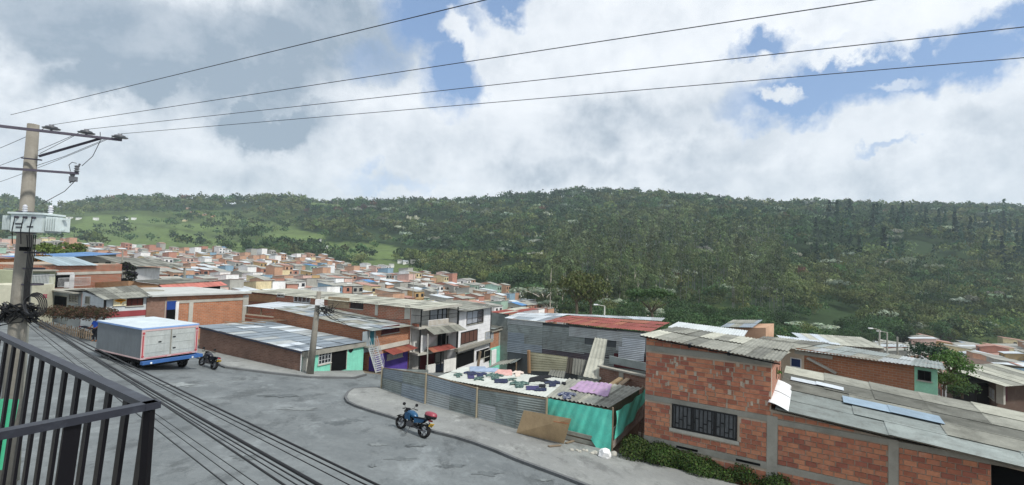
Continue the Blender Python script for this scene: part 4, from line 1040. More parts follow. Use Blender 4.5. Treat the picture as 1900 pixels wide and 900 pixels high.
def house_white():
    o = T('white_house', E2p, 'narrow white three-storey house with brown shuttered windows beside the balconies', 'house')
    t1 = top(E2p, 570).z; t2 = top(W2p, 571).z; B2 = W2p + Sd * 9; B1 = E2p + Sd * 9; s = Wall(E2p, W2p)
    zt_ = (t1 + t2) / 2
    prism(o, 'wall', [E2p + dF * .05, W2p, B2, B1], -11, [zt_] * 4, mat('white_wall', 'd9dbdf', .8, stain='a9a8a6', stain_amt=.25, stain_scale=.5, streak=.15, objvar=0))
    brn = mat('brown_shutter', '5b4038', .6); cw = mat('white_curtain', 'b9c0cc', .5, streak=.5)
    a = s.window(o, (866, 578, 895, 603), pane=cw, cols=3, name='window', fw=.09); s.window(o, (886, 577, 896, 601), pane=brn, cols=1, sill=False)
    gr = MB(); a0, b0, z0, z1 = s.rect(866, 592, 896, 604)
    for i in range(14): c = a0 + (b0 - a0) * i / 13; s.slab(gr, c - .015, c + .015, z0, z1, .1, .12)
    s.slab(gr, a0, b0, z1, z1 + .04, .1, .12); gr.build('window_guard', black, o)
    s.window(o, (855, 617, 885, 640), pane=brn, cols=4, fw=.1)
    s.band(o, 'ledge', 843, 647, 908, 653, .5, conc)
    s.door(o, (846, 658, 878, 684), m=dark, name='garage'); s.window(o, (884, 652, 906, 668), pane=dark, frame=black, cols=2, bars=6)
    for c, z in ((.0, 0), (s.L - .12, 0)): s.slab(MB(), c, c + .12, -6, zt_, 0, .06).build('corner_pipe', black, o)
    m = MB(); 
    for k in range(1, 14): z = zt_ - k * .48; s.slab(m, .13, s.L - .13, z, z + .02, 0, .008)
    m.build('plaster_joints', mat('joint_grey', 'b1b4bb', .9), o)
    p11 = P(915, 564, W2p.y + 1); 
    roof(o, s.pt(-.2, zt_ - .15, .9), s.pt(s.L + .3, zt_ - .1, .9), s.pt(s.L + .3, zt_ + .3, -5), s.pt(-.2, zt_ + .45, -5), 6, 2, [fibre_d, fibre], .18, .022, 33, jit=.03)
house_white()
def house_teal():
    N2 = colx(W2p, Vector((.40, .917, 0)), 942, 640)
    o = T('teal_shop_house', W2p, 'two-storey house with turquoise ground floor and bare orange brick above, right of the white house', 'house')
    s = Wall(W2p + dF * .05, N2); zt_ = top(W2p, 612).z
    prism(o, 'wall', [W2p + dF * .05, N2, N2 + Sd * 8, W2p + Sd * 8], -13, [zt_] * 4, brickw)
    s.window(o, (900, 616, 915, 634), frame=conc_l, pane=curtain, cols=3, rows=2)
    zm = s.hit(912, 646)[1]; s.slab(MB(), 0, s.L, -13, zm, 0, .05).build('turquoise_base', turq, o)
    q = Wall(s.A + s.n * .05, s.B + s.n * .05); q.band(o, 'pale_pier', 912, 650, 919, 680, .1, white); q.door(o, (899, 652, 909, 672), m=dark)
    s.slab(MB(), -.1, s.L + .1, zt_ - .3, zt_ + .05, 0, .3).build('roof_beam', conc, o)
    s.slab(MB(), s.L * .45, s.L, zm, zt_ - .31, 0, .03).build('grey_panel', conc, o)
    roof(o, s.pt(-.2, zt_ + .1, .5), s.pt(s.L + .3, zt_ + .1, .5), s.pt(s.L + .3, zt_ + .4, -6), s.pt(-.2, zt_ + .4, -6), 6, 2, [fibre_d, zinc_d], .18, .02, 41)
    # green shop beside it
    g0 = N2 + dF * .1; g1 = colx(g0, Vector((.75, .66, 0)), 966, 650); o2 = T('green_shop', g0, 'small bright green shop front squeezed against the tin shed', 'shop')
    s = Wall(g0, g1); zt2 = zt(g0, 646); grn = mat('bright_green_paint', '56b04a', .8)
    prism(o2, 'wall', [g0, g1, g1 + Sd * 4, g0 + Sd * 4], -13, [zt2] * 4, grn)
    s.door(o2, (944, 655, 958, 672), m=dark); roof(o2, s.pt(0, zt2 - .25, .9), s.pt(s.L, zt2 - .25, .9), s.pt(s.L, zt2 + .1, 0), s.pt(0, zt2 + .1, 0), 3, 1, [mat('green_sheet', '4ba05a', .6)], .18, .02, 2, name='awning_sheet')
    # upper-floor timber/tin room behind, with grey corrugated wall
    a = P(915, 600, 66); b = P(944, 600, 64); o3 = T('tin_room', at(a, 0), 'grey corrugated upper room between the white house and the big tin shed', 'shed')
    s = Wall(a, b); z1 = zt(a, 579); z0 = zt(a, 609)
    prism(o3, 'wall', [a, b, b + Sd * 5, a + Sd * 5], -12, [z1 - .05] * 4, zinc_d)
    roof(o3, s.pt(0, z0, .06), s.pt(0, z1, .06), s.pt(s.L, z1, .06), s.pt(s.L, z0, .06), 3, 1, [zinc_d, zinc], .16, .014, 7, name='wall_sheet')
    roof(o3, s.pt(-.2, z1, .5), s.pt(s.L + .2, z1, .5), s.pt(s.L + .2, z1 + .4, -6), s.pt(-.2, z1 + .4, -6), 4, 2, [rust, fibre_l], .18, .02, 9)
house_teal()
# ------------------------------------------------------------------ left-hand houses
def C_(px, t=0): return colx(Vector((-34.7, 46, 0)), Vector((.463, .886, 0)), px, 560)
def left_houses():
    # orange brick house
    a, b = C_(278), C_(458); a0 = C_(272)
    o = T('orange_brick_house', a, 'orange brick house with a flat concrete-edged roof behind the grey cargo box', 'house')
    s = Wall(a, b); z1 = zt(a, 550); zb = zt(b, 544); bk_ = Sd * 11
    prism(o, 'wall', [a, b, b + bk_, a + bk_], -5, [z1, zb, zb, z1], brickw)
    s.band(o, 'concrete_beam', 328, 558, 457, 563, .06, conc_l); s.slab(MB(), -.4, s.L + .2, z1 - .02, z1 + .16, -11, .45, z0b=zb - .02, z1b=zb + .16).build('roof_slab', mat('pale_slab', 'b6bab8', .9, stain='82837d'), o)
    s.band(o, 'concrete_column', 351, 560, 356, 600, .07, conc_l); s.band(o, 'white_post', 326, 560, 329, 600, .09, white); s.band(o, 'concrete_column', 451, 548, 458, 600, .07, conc_l)
    s.door(o, (308, 559, 325, 600), m=mat('blue_doorway', '1d3f86', .7)); s.band(o, 'brown_brick_panel', 279, 552, 307, 600, .03, brickw2)  # door panel is a plain blue surface
    a_, b_, z0, z1_ = s.rect(309, 575, 325, 600); s.slab(MB(), a_, b_, z0, z1_, .021, .06).build('dark_lower_door', dark, o)
    # white gabled house with the shop sign
    a = C_(194); b = C_(276); o = T('white_gable_house', a, 'white low house with grey gabled roof, red-banded front and an orange sign', 'house')
    s = Wall(a, b); gd = Vector((-.886, .463, 0)); c = colx(a, gd, 152, 560); gl = (c - a).length
    z1 = zt(a, 556); zc = zt(c, 541); zb = zt(b, 551)
    wp = mat('bluish_white_plaster', 'c2c9cd', .85, stain='959b9c', stain_amt=.3, streak=.2)
    prism(o, 'wall', [a, b, b + gd * gl, c], -4, [z1, zb, zc, zc], wp)
    gw = Wall(c, a); gw.window(o, (159, 549, 167, 564), frame=conc_l, pane=glass, cols=1)
    gj = MB()
    for k in range(1, 8): z = z1 - k * .42; gw.slab(gj, .1, gw.L - .1, z, z + .02, 0, .008)
    gj.build('board_joints', mat('joint_grey2', '9fa6aa', .9), o)
    s.slab(MB(), -.06, .1, -4, z1, 0, .1).build('corner_post', black, o)
    s.window(o, (234, 554, 265, 568), frame=mat('dark_wood_frame', '3d2a24', .7), pane=mat('red_curtain', '5b2a22', .7), cols=3)
    s.band(o, 'red_band', 197, 579, 274, 590, .03, mat('red_band_paint', '8b4045', .85)); s.band(o, 'brick_pier', 272, 553, 279, 600, .12, brickw2)
    # sign: pale board with an orange arrow-like emblem and two small dark strokes
    bd = s.rect(210, 553, 233, 568); sg = T('shop_sign', s.pt(bd[0], bd[2], .1), 'pale signboard with an orange emblem above the white house front', 'sign')
    s.slab(MB(), bd[0], bd[1], bd[2], bd[3], .06, .12).build('board', mat('sign_cream', 'd8cfae', .7), sg)
    cx_, cz = (bd[0] + bd[1]) / 2, (bd[2] + bd[3]) / 2; hw, hh = (bd[1] - bd[0]) / 2, (bd[3] - bd[2]) / 2
    em = MB(); em.face([s.pt(cx_ + u * hw, cz + v * hh + .25 * hh, .125) for u, v in ((-.95, .05), (-.5, -.25), (0, -.35), (.1, -.95), (.35, -.35), (.6, -.2), (.98, .05), (.5, .4), (.1, .55), (0, .95), (-.15, .55), (-.6, .35))])
    em.build('orange_emblem', mat('sign_orange', 'e39a1c', .6), sg)
    e2 = MB(); e2.face([s.pt(cx_ + u * hw, cz + v * hh + .25 * hh, .13) for u, v in ((-.6, .05), (-.1, -.08), (.5, .0), (.75, .1), (.2, .22), (-.3, .2))]); e2.build('dark_emblem_stroke', mat('sign_dark', '6e4a18', .6), sg)
    for k in (.3, .5): s.slab(MB(), cx_ + hw * k, cx_ + hw * (k + .08), cz - hh * .9, cz - hh * .6, .121, .128).build('mark', black, sg)
    # grey fibre roofs, two slopes
    ridge0 = P(152, 538, c.y + 1); ridge1 = P(268, 535, 57)
    n = s.n
    roof(o, at(a, z1 + .02) + n * .6 + gw.n * .3, at(b, zb + .05) + n * .6, at(b + gd * gl * .6, zc + .55), at(a + gd * gl * .75, zc + .25) + gw.n * .3, 9, 2, [fibre, fibre_d], .18, .022, 51)
    roof(o, at(c, zc - .1) + gw.n * .3 + gd * 3, at(b + gd * (gl + 3), zc), at(b + gd * gl * .6, zc + .56), at(a + gd * gl * .75, zc + .26) + gw.n * .3, 9, 1, [fibre_d, fibre], .18, .022, 52)
    # annex with the dark garage
    d0 = colx(c, gd, 127, 560); d1 = c; o = T('annex_with_garage', d0, 'pale annex with a barred window and dark garage left of the white gable', 'house')
    w_ = Wall(d0 + gd * .0, d1); z1 = zt(c, 545); e0 = colx(c, gd, 98, 560)
    w2 = Wall(e0, d1 + gd * .1); prism(o, 'wall', [e0, d1 + gd * .1, d1 + gd * .1 - n * 7, e0 - n * 7], -4, [z1] * 4, mat('annex_plaster', 'a9b0b2', .9, stain='7f8584'))
    w2.window(o, (129, 546, 145, 560), frame=conc, pane=glass, cols=3, rows=3); w2.door(o, (102, 548, 124, 572), m=dark, name='garage')
    w2.slab(MB(), -.3, w2.L, z1, z1 + .12, -7, .7).build('roof_slab', conc, o)
    # brick two-storey house with blue-grey roof panel
    a = P(104, 500, 52); b = P(226, 500, 62); o = T('terrace_brick_house', at(a, 0), 'brick house with an open dark upper terrace and grey roof panel behind the white gable', 'house')
    s = Wall(a, b); z1 = zt(a, 493); zb = zt(b, 490); bb = -s.n * 9
    prism(o, 'wall', [a, b, b + bb, a + bb], -4, [z1, zb, zb, z1], brickw3)
    s.band(o, 'white_beam', 104, 506, 135, 510, .12, white); s.slab(MB(), 0, s.L, s.hit(135, 510)[1], s.hit(135, 510)[1] + .3, 0, .06).build('floor_beam', conc_l, o)
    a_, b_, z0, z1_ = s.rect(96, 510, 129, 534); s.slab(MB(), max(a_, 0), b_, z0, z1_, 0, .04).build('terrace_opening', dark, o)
    s.band(o, 'white_post', 129, 508, 135, 536, .1, white); s.band(o, 'white_panel', 119, 523, 129, 534, .08, white)
    r = s.rect(101, 482, 177, 493); roof(o, s.pt(r[0], z1, .3), s.pt(r[1], z1, .3), s.pt(r[1], z1 + .9, -2.5), s.pt(r[0], z1 + .9, -2.5), 7, 1, [mat('bluegrey_sheet', '93a4ac', .5, .2)], .2, .018, 61)
    rail(o, [s.pt(0, z0, .3), s.pt(4.5, z0, .3)], 1.0, m=white)
    # verandah with vertical slats, left of it
    a2 = P(55, 510, 50); o = T('slatted_upper_room', at(a2, 0), 'upper room closed with upright grey slats beside the dark terrace', 'house')
    s2 = Wall(a2, a); z1 = zt(a2, 503); z0 = zt(a2, 530); prism(o, 'wall', [a2, a, a + bb, a2 + bb], -4, [z1] * 4, mat('greenish_plaster', '9a9f86', .9))
    n_ = 16
    for i in range(n_): c0 = s2.L * .74 * (i + .5) / n_; s2.slab(MB(), c0 - .06, c0 + .06, z0, z1 - .25, 0, .06).build('slat', zinc_d, o)
    s2.slab(MB(), -.2, s2.L, z1, z1 + .15, -9, .5).build('roof_slab', conc, o)
    # terrace wall in front with faded red lettering and a pipe railing
    a3 = P(52, 555, 44); b3 = P(100, 552, 47); o = T('terrace_wall', at(a3, 0), 'pale terrace wall with faded red and dark painted letters and a pipe railing', 'wall')
    s3 = Wall(a3, b3); z1 = zt(a3, 530); prism(o, 'wall', [a3, b3, b3 - s3.n * 4, a3 - s3.n * 4], -3, [z1] * 4, mat('pale_terrace', 'b5b4a2', .9, stain='8b8a78', stain_amt=.5))
    rail(o, [s3.pt(0, z1, -.1), s3.pt(s3.L, z1, -.1)], .9, m=white)
    for i in range(4):
        r_ = s3.rect(60 + i * 3.6, 545, 62.3 + i * 3.6, 551); s3.slab(MB(), r_[0], r_[1], r_[2], r_[2] + .12, 0, .01).build('letter', mat('faded_dark_paint', '6f6a72', .9), o); s3.slab(MB(), r_[0], r_[0] + .1, r_[2] + .12, r_[3], 0, .01).build('letter', _mc['faded_dark_paint'], o)
    for i in range(2):
        r_ = s3.rect(80 + i * 4.2, 546, 83 + i * 4.2, 553); m_ = MB(); s3.slab(m_, r_[0], r_[1], r_[2], r_[2] + .13, 0, .012); s3.slab(m_, r_[0], r_[1], r_[3] - .13, r_[3], 0, .012); s3.slab(m_, r_[0], r_[0] + .14, r_[2] + .13, r_[3] - .13, 0, .012); m_.build('red_letter', mat('faded_red_paint', 'a0435a', .9), o)
    # tan brick house with red awning
    a = P(238, 530, 55); b = P(296, 540, 60); o = T('awning_house', at(a, 0), 'tan brick house with a long dull red awning behind the orange brick house', 'house')
    s = Wall(a, b); z1 = zt(a, 521); zb = zt(b, 528)
    c = P(408, 535, 72); 
    prism(o, 'wall', [a, b, c, c + Sd * 8, a + Sd * 8], -3, [z1, zb, zb - .4, z1 - 1.6, z1 - .6], mat('tan_brick', 'a5805f', .95, brick=(.42, .18, '93826f'), two='8b6a4f'))
    s2 = Wall(b, c); zz_ = s2.hit(310, 530)[1]
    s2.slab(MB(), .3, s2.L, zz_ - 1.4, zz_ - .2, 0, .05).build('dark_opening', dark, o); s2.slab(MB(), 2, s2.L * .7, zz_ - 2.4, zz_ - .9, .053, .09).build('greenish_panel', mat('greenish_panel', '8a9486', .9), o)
    roof(o, s2.pt(-.3, zz_ - .5, 1.1), s2.pt(s2.L, zz_ - .4, 1.1), s2.pt(s2.L, zz_ + .15, 0), s2.pt(-.3, zz_ + .15, 0), 12, 1, [mat('dull_red_sheet', 'ab6c63', .7, stain='7e4640')], .18, .02, 71, name='awning_sheet')
    roof(o, at(a, z1) + s.n * .4, s2.pt(0, zz_ + .2, .1), s2.pt(s2.L, zz_ + .2, .1), P(345, 516, 78), 12, 3, [fibre, fibre_d], .2, .022, 72)
    # dark-roofed house with white wall, and the black-green clump beside it
    a = P(252, 510, 74); b = P(296, 510, 84); o = T('dark_roof_house', at(a, 0), 'white-walled house under a wide dark grey roof behind the red awning', 'house')
    s = Wall(a, b); z1 = zt(a, 499); prism(o, 'wall', [a, b, b + Sd * 8, a + Sd * 8], -4, [z1] * 4, white)
    g0 = P(236, 494, 70); g1 = P(345, 496, 92)
    roof(o, g0, g1, g1 + Sd * 9 + Vector((0, 0, .9)), g0 + Sd * 9 + Vector((0, 0, .9)), 16, 3, [fibre_d, fibre], .2, .02, 73)
    for q in (g0, g1): MB().beam(q + Vector((0, 0, -.1)) + Sd * .3, Vector((q.x, q.y, -4)) + Sd * .3, .3).build('post', conc, o)
    # blue long roof
    a = P(66, 480, 72); b = P(216, 471, 92); o = T('blue_roof_house', at(a, 0), 'low house under a long bright blue metal roof', 'house')
    s = Wall(a, b); z1 = zt(a, 480); zb = zt(b, 471)
    prism(o, 'wall', [a, b, b - s.n * 7, a - s.n * 7], -3, [z1 - .05, zb - .05, zb - .05, z1 - .05], mat('dull_house_wall', '8c8a80', .9))
    blu = mat('blue_metal', '5c84b2', .5, .1, stain='7f8fae', stain_amt=.3)
    roof(o, s.pt(0, z1, .8), s.pt(s.L, zb, .8), s.pt(s.L, zb + .12, -5), s.pt(0, z1 + .12, -5), 18, 1, [blu], .25, .02, 74)
    for i in range(5): s.window(o, (s.L * (.12 + .18 * i), s.L * (.12 + .18 * i) + 1.6, z1 - 1.5, z1 - .5), px=False, pane=glass, cols=2)
    # orange house at far left edge
    a = P(-20, 500, 62); b = P(30, 500, 70); o = T('orange_plaster_house', at(a, 0), 'small orange and pink walled house at the left edge behind the pole', 'house')
    s = Wall(a, b); z1 = zt(a, 480); prism(o, 'wall', [a, b, b - s.n * 8, a - s.n * 8], -3, [z1] * 4, mat('orange_plaster', 'c98455', .9, stain='a0654a'))
    roof(o, s.pt(-.3, z1, .5), s.pt(s.L + .3, z1, .5), s.pt(s.L + .3, z1 + .5, -8), s.pt(-.3, z1 + .5, -8), 6, 2, [rust, fibre], .2, .02, 75); s.window(o, (2, 3.4, z1 - 1.8, z1 - .7), px=False)
left_houses()
for p, r in ((A1, 14), (A0, 10), (F1, 13), (E1p, 11), (E0p, 12), (E2p, 12), (W2p, 12), (Vector((-22, 52, 0)), 14), (Vector((-36, 52, 0)), 17), (Vector((-44, 52, 0)), 13), (Vector((-50, 60, 0)), 16), (Vector((-46, 70, 0)), 12), (Vector((-58, 70, 0)), 12),
             (Vector((-52, 80, 0)), 11), (Vector((-60, 88, 0)), 10), (Vector((-30, 64, 0)), 10), (Vector((-70, 80, 0)), 16), (Vector((-78, 95, 0)), 11), (Vector((-64, 60, 0)), 16), (Vector((-5, 66, 0)), 12), (Vector((-17, 56, 0)), 14), (Vector((30, 36, 0)), 26), (Vector((45, 62, 0)), 8)): MANUAL_BLOCK.append((p.x, p.y, r))

# ------------------------------------------------------------------ corrugated yard fence
def fence():
    o = T('corrugated_fence', fenceB[0], 'long patched fence of horizontal corrugated zinc sheets along the pavement', 'fence')
    tops = [682, 695, 721, 733]
    prev = fenceB + [G(1013, 812)]
    tps = [top(fenceB[0], 683), top(fenceB[1], 695), top(fenceB[2], 722), top(fenceB[3], 733), top(G(1013, 812), 741)]
    k = 0
    for i in range(4):
        a, b = prev[i], prev[i + 1]; ta, tb = tps[i], tps[i + 1]
        a1 = at(a, zg(a) + .15); b1 = at(b, zg(b) + .15)
        roof(o, a1, ta, tb, b1, 2, 2 if i < 3 else 1, [zinc_d, zinc, zinc_b], .13, .015, 80 + i, name='fence_sheet', jit=.07, mix=[4, 2, 1])
    n0 = Wall(fenceB[0], fenceB[1]).n
    for i, (p, t) in enumerate(zip(prev, tps)):
        if i in (3,): continue
        n = Wall(prev[min(i, 3)], prev[min(i, 3) + 1]).n
        MB().tube([at(p, zg(p)) + n * .09, Vector(t) + n * .09 + Vector((0, 0, .12))], .06, 8).build('post', mat('fence_post', '8f8775', .9, stain='6b5a45'), o)
    # top rail
    for a, b in zip(tps[:-1], tps[1:]): MB().beam(a + n0 * -.05, b + n0 * -.05, .06).build('rail', wood, o)
    # return of the fence along the side street
    q = fenceB[0]; r = Vector((-6.3, 39, 0)); 
    roof(o, at(q, zg(q) + .1), tps[0], Vector((r.x, r.y, tps[0].z - .9)), at(r, zg(r) + .1), 2, 2, [zinc_d, zinc], .12, .012, 90, name='fence_sheet')
fence()

# ------------------------------------------------------------------ yard shed with the laundry roof
R0, R1, R2 = PZ(808, 701, -.9), PZ(1014, 738, -.9), PZ(1132, 758, -.88)
Q0, Q1, Q2 = PZ(862, 681, -.9), PZ(1056, 704, -.9), PZ(1193, 721, -.88)
def laundry_shed():
    o = T('laundry_shed', R1, 'low shed with a flat pale roof covered in drying clothes, behind the zinc fence', 'shed')
    pale = mat('pale_roof_sheet', 'b3b8b3', .8, stain='8d918b', stain_amt=.35, stain_scale=.6, var=.1, objvar=.06)
    roof(o, R0, R1, Q1, Q0, 9, 2, [pale], .2, .010, 100, jit=.015)
    roof(o, R1 + Vector((.03, 0, .02)), R2, Q2, Q1 + Vector((.03, 0, .02)), 4, 1, [fibre_l, fibre], .3, .04, 101, jit=.02, waves=4)
    inn = [R0, R1, R2, Q2, Q1, Q0]; c = sum(inn, Vector()) / 6; sh = [p.lerp(c, .035) for p in inn]
    prism(o, 'wall', sh, [zg(p) - .2 for p in sh], [p.z - .06 for p in sh], wood)
    # planks on the street side below the tarpaulin, and on the right side
    K1 = G(1190, 800); kk = at(K0, zg(K0) + .13)
    s = Wall(K0, Vector((Q2.x, Q2.y, 0)))
    for i in range(5):
        z0 = zg(K0) + .25 + i * .21; s.slab(MB(), .05, s.L, z0, z0 + .18, .02, .06, z0b=z0 + .15 + .02 * i, z1b=z0 + .36 + .02 * i).build('side_plank', mat('grey_plank', '9a928b', .9, stain='6d6258', stain_amt=.5, stain_scale=2, streak=.2), o)
    for p, m_ in ((K0, wood), (Vector((Q2.x, Q2.y, 0)), wood), (G(1013, 812), wood)): MB().tube([at(p, zg(p)), at(p, -.7)], .05, 6).build('post', m_, o)
    f = Wall(G(1013, 812), K0)
    for i in range(2): f.slab(MB(), 0, f.L, zg(f.A) + .2 + i * .28, zg(f.A) + .4 + i * .28, .0, .04, z0b=zg(K0) + .15 + i * .28, z1b=zg(K0) + .35 + i * .28).build('front_plank', fibre, o)
laundry_shed()
def cloth_grid(fn, nu, nv, name, m, parent=None, thick=.012):
    mb = MB(); idx = [[mb.vert(fn(i / nu, j / nv)) for i in range(nu + 1)] for j in range(nv + 1)]
    idb = [[mb.vert(Vector(fn(i / nu, j / nv)) - Vector((0, 0, thick))) for i in range(nu + 1)] for j in range(nv + 1)]
    for j in range(nv):
        for i in range(nu):
            mb.f.append([idx[j][i], idx[j][i + 1], idx[j + 1][i + 1], idx[j + 1][i]]); mb.m.append(0); mb.uv.append([(0, 0)] * 4)
            mb.f.append([idb[j][i], idb[j + 1][i], idb[j + 1][i + 1], idb[j][i + 1]]); mb.m.append(0); mb.uv.append([(0, 0)] * 4)
    return mb.build(name, m, parent, smooth=True)
def tarp():
    tm = mat('green_tarp', '58c4b2', .6, var=.18, scale=1.5, stain='86d3be', stain_amt=.5, stain_scale=.9, objvar=0, spec=.4)
    o = T('green_tarpaulin', K0, 'bright green tarpaulin hung round the corner of the laundry shed', 'tarpaulin')
    b0 = G(1057, 812); f = Wall(G(1013, 812), K0); a, b = R1 + f.n * .12, at(K0, R2.z + .03) + f.n * .12
    g = random.Random(3)
    def front(u, v):
        t = a.lerp(b, u); zl = .80 - .12 * u + .9 * max(0, (u - .66) / .34) ** 1.4 + .02 * math.sin(u * 31)
        zl = min(.99, max(.62, zl)) * (t.z - zg(t)) * (1.0 if u > .25 else .8)
        return Vector((t.x, t.y, t.z + .02 - zl * v)) + f.n * (.05 * math.sin(u * 23 + v * 3) * v + .07 * v + .03 * math.sin(u * 51 + v * 7))
    cloth_grid(front, 40, 14, 'front_sheet', tm, o)
    sn = Wall(K0, Vector((Q2.x, Q2.y, 0))); c0 = at(K0, R2.z + .03) + sn.n * .12; c1 = Vector((Q2.x, Q2.y, Q2.z + .05)) + sn.n * .12
    def side(u, v):
        t = c0.lerp(c1, u); zl = (1.45 - .75 * u - .05 * math.sin(u * 9)); return Vector((t.x, t.y, t.z - zl * v - .12 * math.sin(u * math.pi))) + sn.n * (.05 * math.sin(u * 17 + v * 5) + .06)
    cloth_grid(side, 30, 12, 'side_sheet', tm, o)
tarp()
def yard_things():
    # plywood board leaning on the fence
    p = [G(958, 808), G(1046, 829)]; t = Wall(p[0], p[1]); zb = [zg(q) + .15 for q in p]
    ply = mat('weathered_plywood', 'b59d7c', .85, stain='96805f', stain_amt=.4, stain_scale=1.5, var=.15, streak=.15, objvar=0)
    a0, a1 = at(p[0], zb[0]), at(p[1], zb[1]); tl, tr = P(972, 761, 26.0), P(1060, 777, 24.4)
    m = MB(); n = Vector((0, -.03, .015)); m.hexa([a0, a1, a1 - n, a0 - n], [tl, tr, tr - n, tl - n]); o = m.build('plywood_board', ply, loc=a0); tag(o, 'large tan plywood board leaning against the zinc fence', 'board')
    c = MB(); q0, q1 = tl.lerp(tr, .68).lerp(a0.lerp(a1, .68), .22), tl.lerp(tr, .97).lerp(a0.lerp(a1, .97), .2); c.beam(q0 + n * 1.5, q1 + n * 1.5, .14, .03); c.build('cleat', mat('reddish_batten', '9b6a4c', .9), o)
    for i, (x0, y0, x1, y1) in enumerate(((1050, 822, 1085, 812), (1018, 828, 1040, 826))):
        q0, q1 = G(x0, y0, .18), G(x1, y1, .18); tag(MB().beam(q0, q1, .12, .05).build('plank', wood, loc=q0), ['grey plank lying at the foot of the green tarpaulin', 'short plank lying under the plywood board'][i], 'plank')
    # sack, rubble
    sk = G(1122, 848, .13); g = random.Random(9)
    def blob(name, c, r, m, lab, cat, group=None, sq=.8):
        bm = bmesh.new(); bmesh.ops.create_icosphere(bm, subdivisions=2, radius=r)
        for v in bm.verts: k = 1 + (g.random() - .5) * .35; v.co = Vector((v.co.x * k * 1.1, v.co.y * k, max(v.co.z * k * sq, -r * .35)))
        me = bpy.data.meshes.new(name); bm.to_mesh(me); bm.free(); me.materials.append(m); o = bpy.data.objects.new(name, me); COL.objects.link(o); o.location = Vector(c) + Vector((0, 0, r * .3)); return tag(o, lab, cat, group)
    blob('white_sack', sk, .3, white, 'crumpled white sack at the bottom corner of the green tarpaulin', 'sack', sq=1.2)
    blob('white_bundle', G(1139, 845, .13), .18, conc_l, 'small grey-white bundle beside the white sack', 'bundle')
    for i in range(9):
        x = 1058 + i * 7 + g.random() * 5; y = 832 + g.random() * 9 + i * .9
        blob('rubble_piece', G(x, y, .13), .07 + .07 * g.random(), conc_l, 'pale chunk of rubble on the pavement below the green tarpaulin', 'rubble', 'rubble below the tarpaulin')
    # laundry
    nav = mat('navy_print_cloth', '1d2444', .9, var=.3, scale=5, stain='8fa3a0', stain_amt=.3, stain_scale=6, objvar=.2); blk = mat('black_cloth', '14161c', .9, objvar=.1)
    pnk = mat('pink_cloth', 'c79a94', .9, stain='e0cfc8', stain_amt=.5, stain_scale=2); lil = mat('lilac_cloth', '9d86a4', .9, var=.12, scale=3); blt = mat('light_blue_cloth', '8797ad', .9, stain='aebfd8', stain_amt=.6, stain_scale=2)
    grn = mat('dark_patterned_cloth', '2f4a48', .9, stain='b6cfc0', stain_amt=.9, stain_scale=7, var=.2); prp = mat('violet_cloth', '3d3b62', .9)
    def cloth(px0, py0, px1, py1, m, lab, nm='garment', cat='clothing', shape='shirt', seed=0):
        g = random.Random(seed); z = -.845 if px0 < 1030 else -.80; pa, pb, pc, pd = PZ(px0, py1, z), PZ(px1, py1, z), PZ(px1, py0, z), PZ(px0, py0, z)
        sk_ = (g.random() - .5) * .1
        mb = MB(); o0 = wloc(None)
        if shape == 'shirt': out = [(.3, 0), (.72, .03), (.74, .55), (.98, .42), (1, .72), (.68, 1), (.58, .93), (.42, .93), (.32, 1), (0, .72), (.03, .42), (.28, .55)]
        elif shape == 'trousers': out = [(0, .1), (.45, .3), (1, 0), (.98, .3), (.55, .62), (1, .8), (.95, 1), (.45, .95), (.05, .7)]
        else: out = [(0, 0), (.35, .04), (.7, -.03), (1, .02), (1.02, .5), (.98, 1), (.6, .97), (.3, 1.02), (0, .98), (.02, .5)]
        cen = mb.vert(pa.lerp(pb, .5).lerp(pd.lerp(pc, .5), .5) + Vector((0, 0, .02))); ring = []; ring2 = []
        for u, v in out:
            u += (g.random() - .5) * .06; v += (g.random() - .5) * .08; q = pa.lerp(pb, u).lerp(pd.lerp(pc, u), v)
            ring.append(mb.vert(q + Vector((0, 0, .012 + g.random() * .012)))); ring2.append(mb.vert(q - Vector((0, 0, .03))))
        mid = []
        for i, (u, v) in enumerate(out):
            q = Vector(mb.v[ring[i]]).lerp(Vector(mb.v[cen]), .5) + Vector((0, 0, g.random() * .03)); mid.append(mb.vert(q))
        k = len(out)
        for i in range(k):
            j = (i + 1) % k
            for f_ in ([ring[i], ring[j], mid[j], mid[i]], [mid[i], mid[j], cen], [ring2[i], ring2[j], ring[j], ring[i]]): mb.f.append(f_); mb.m.append(0); mb.uv.append([(0, 0)] * len(f_))
        tag(mb.build(nm, m, loc=pa, smooth=False), lab, cat, 'clothes drying on the shed roof')
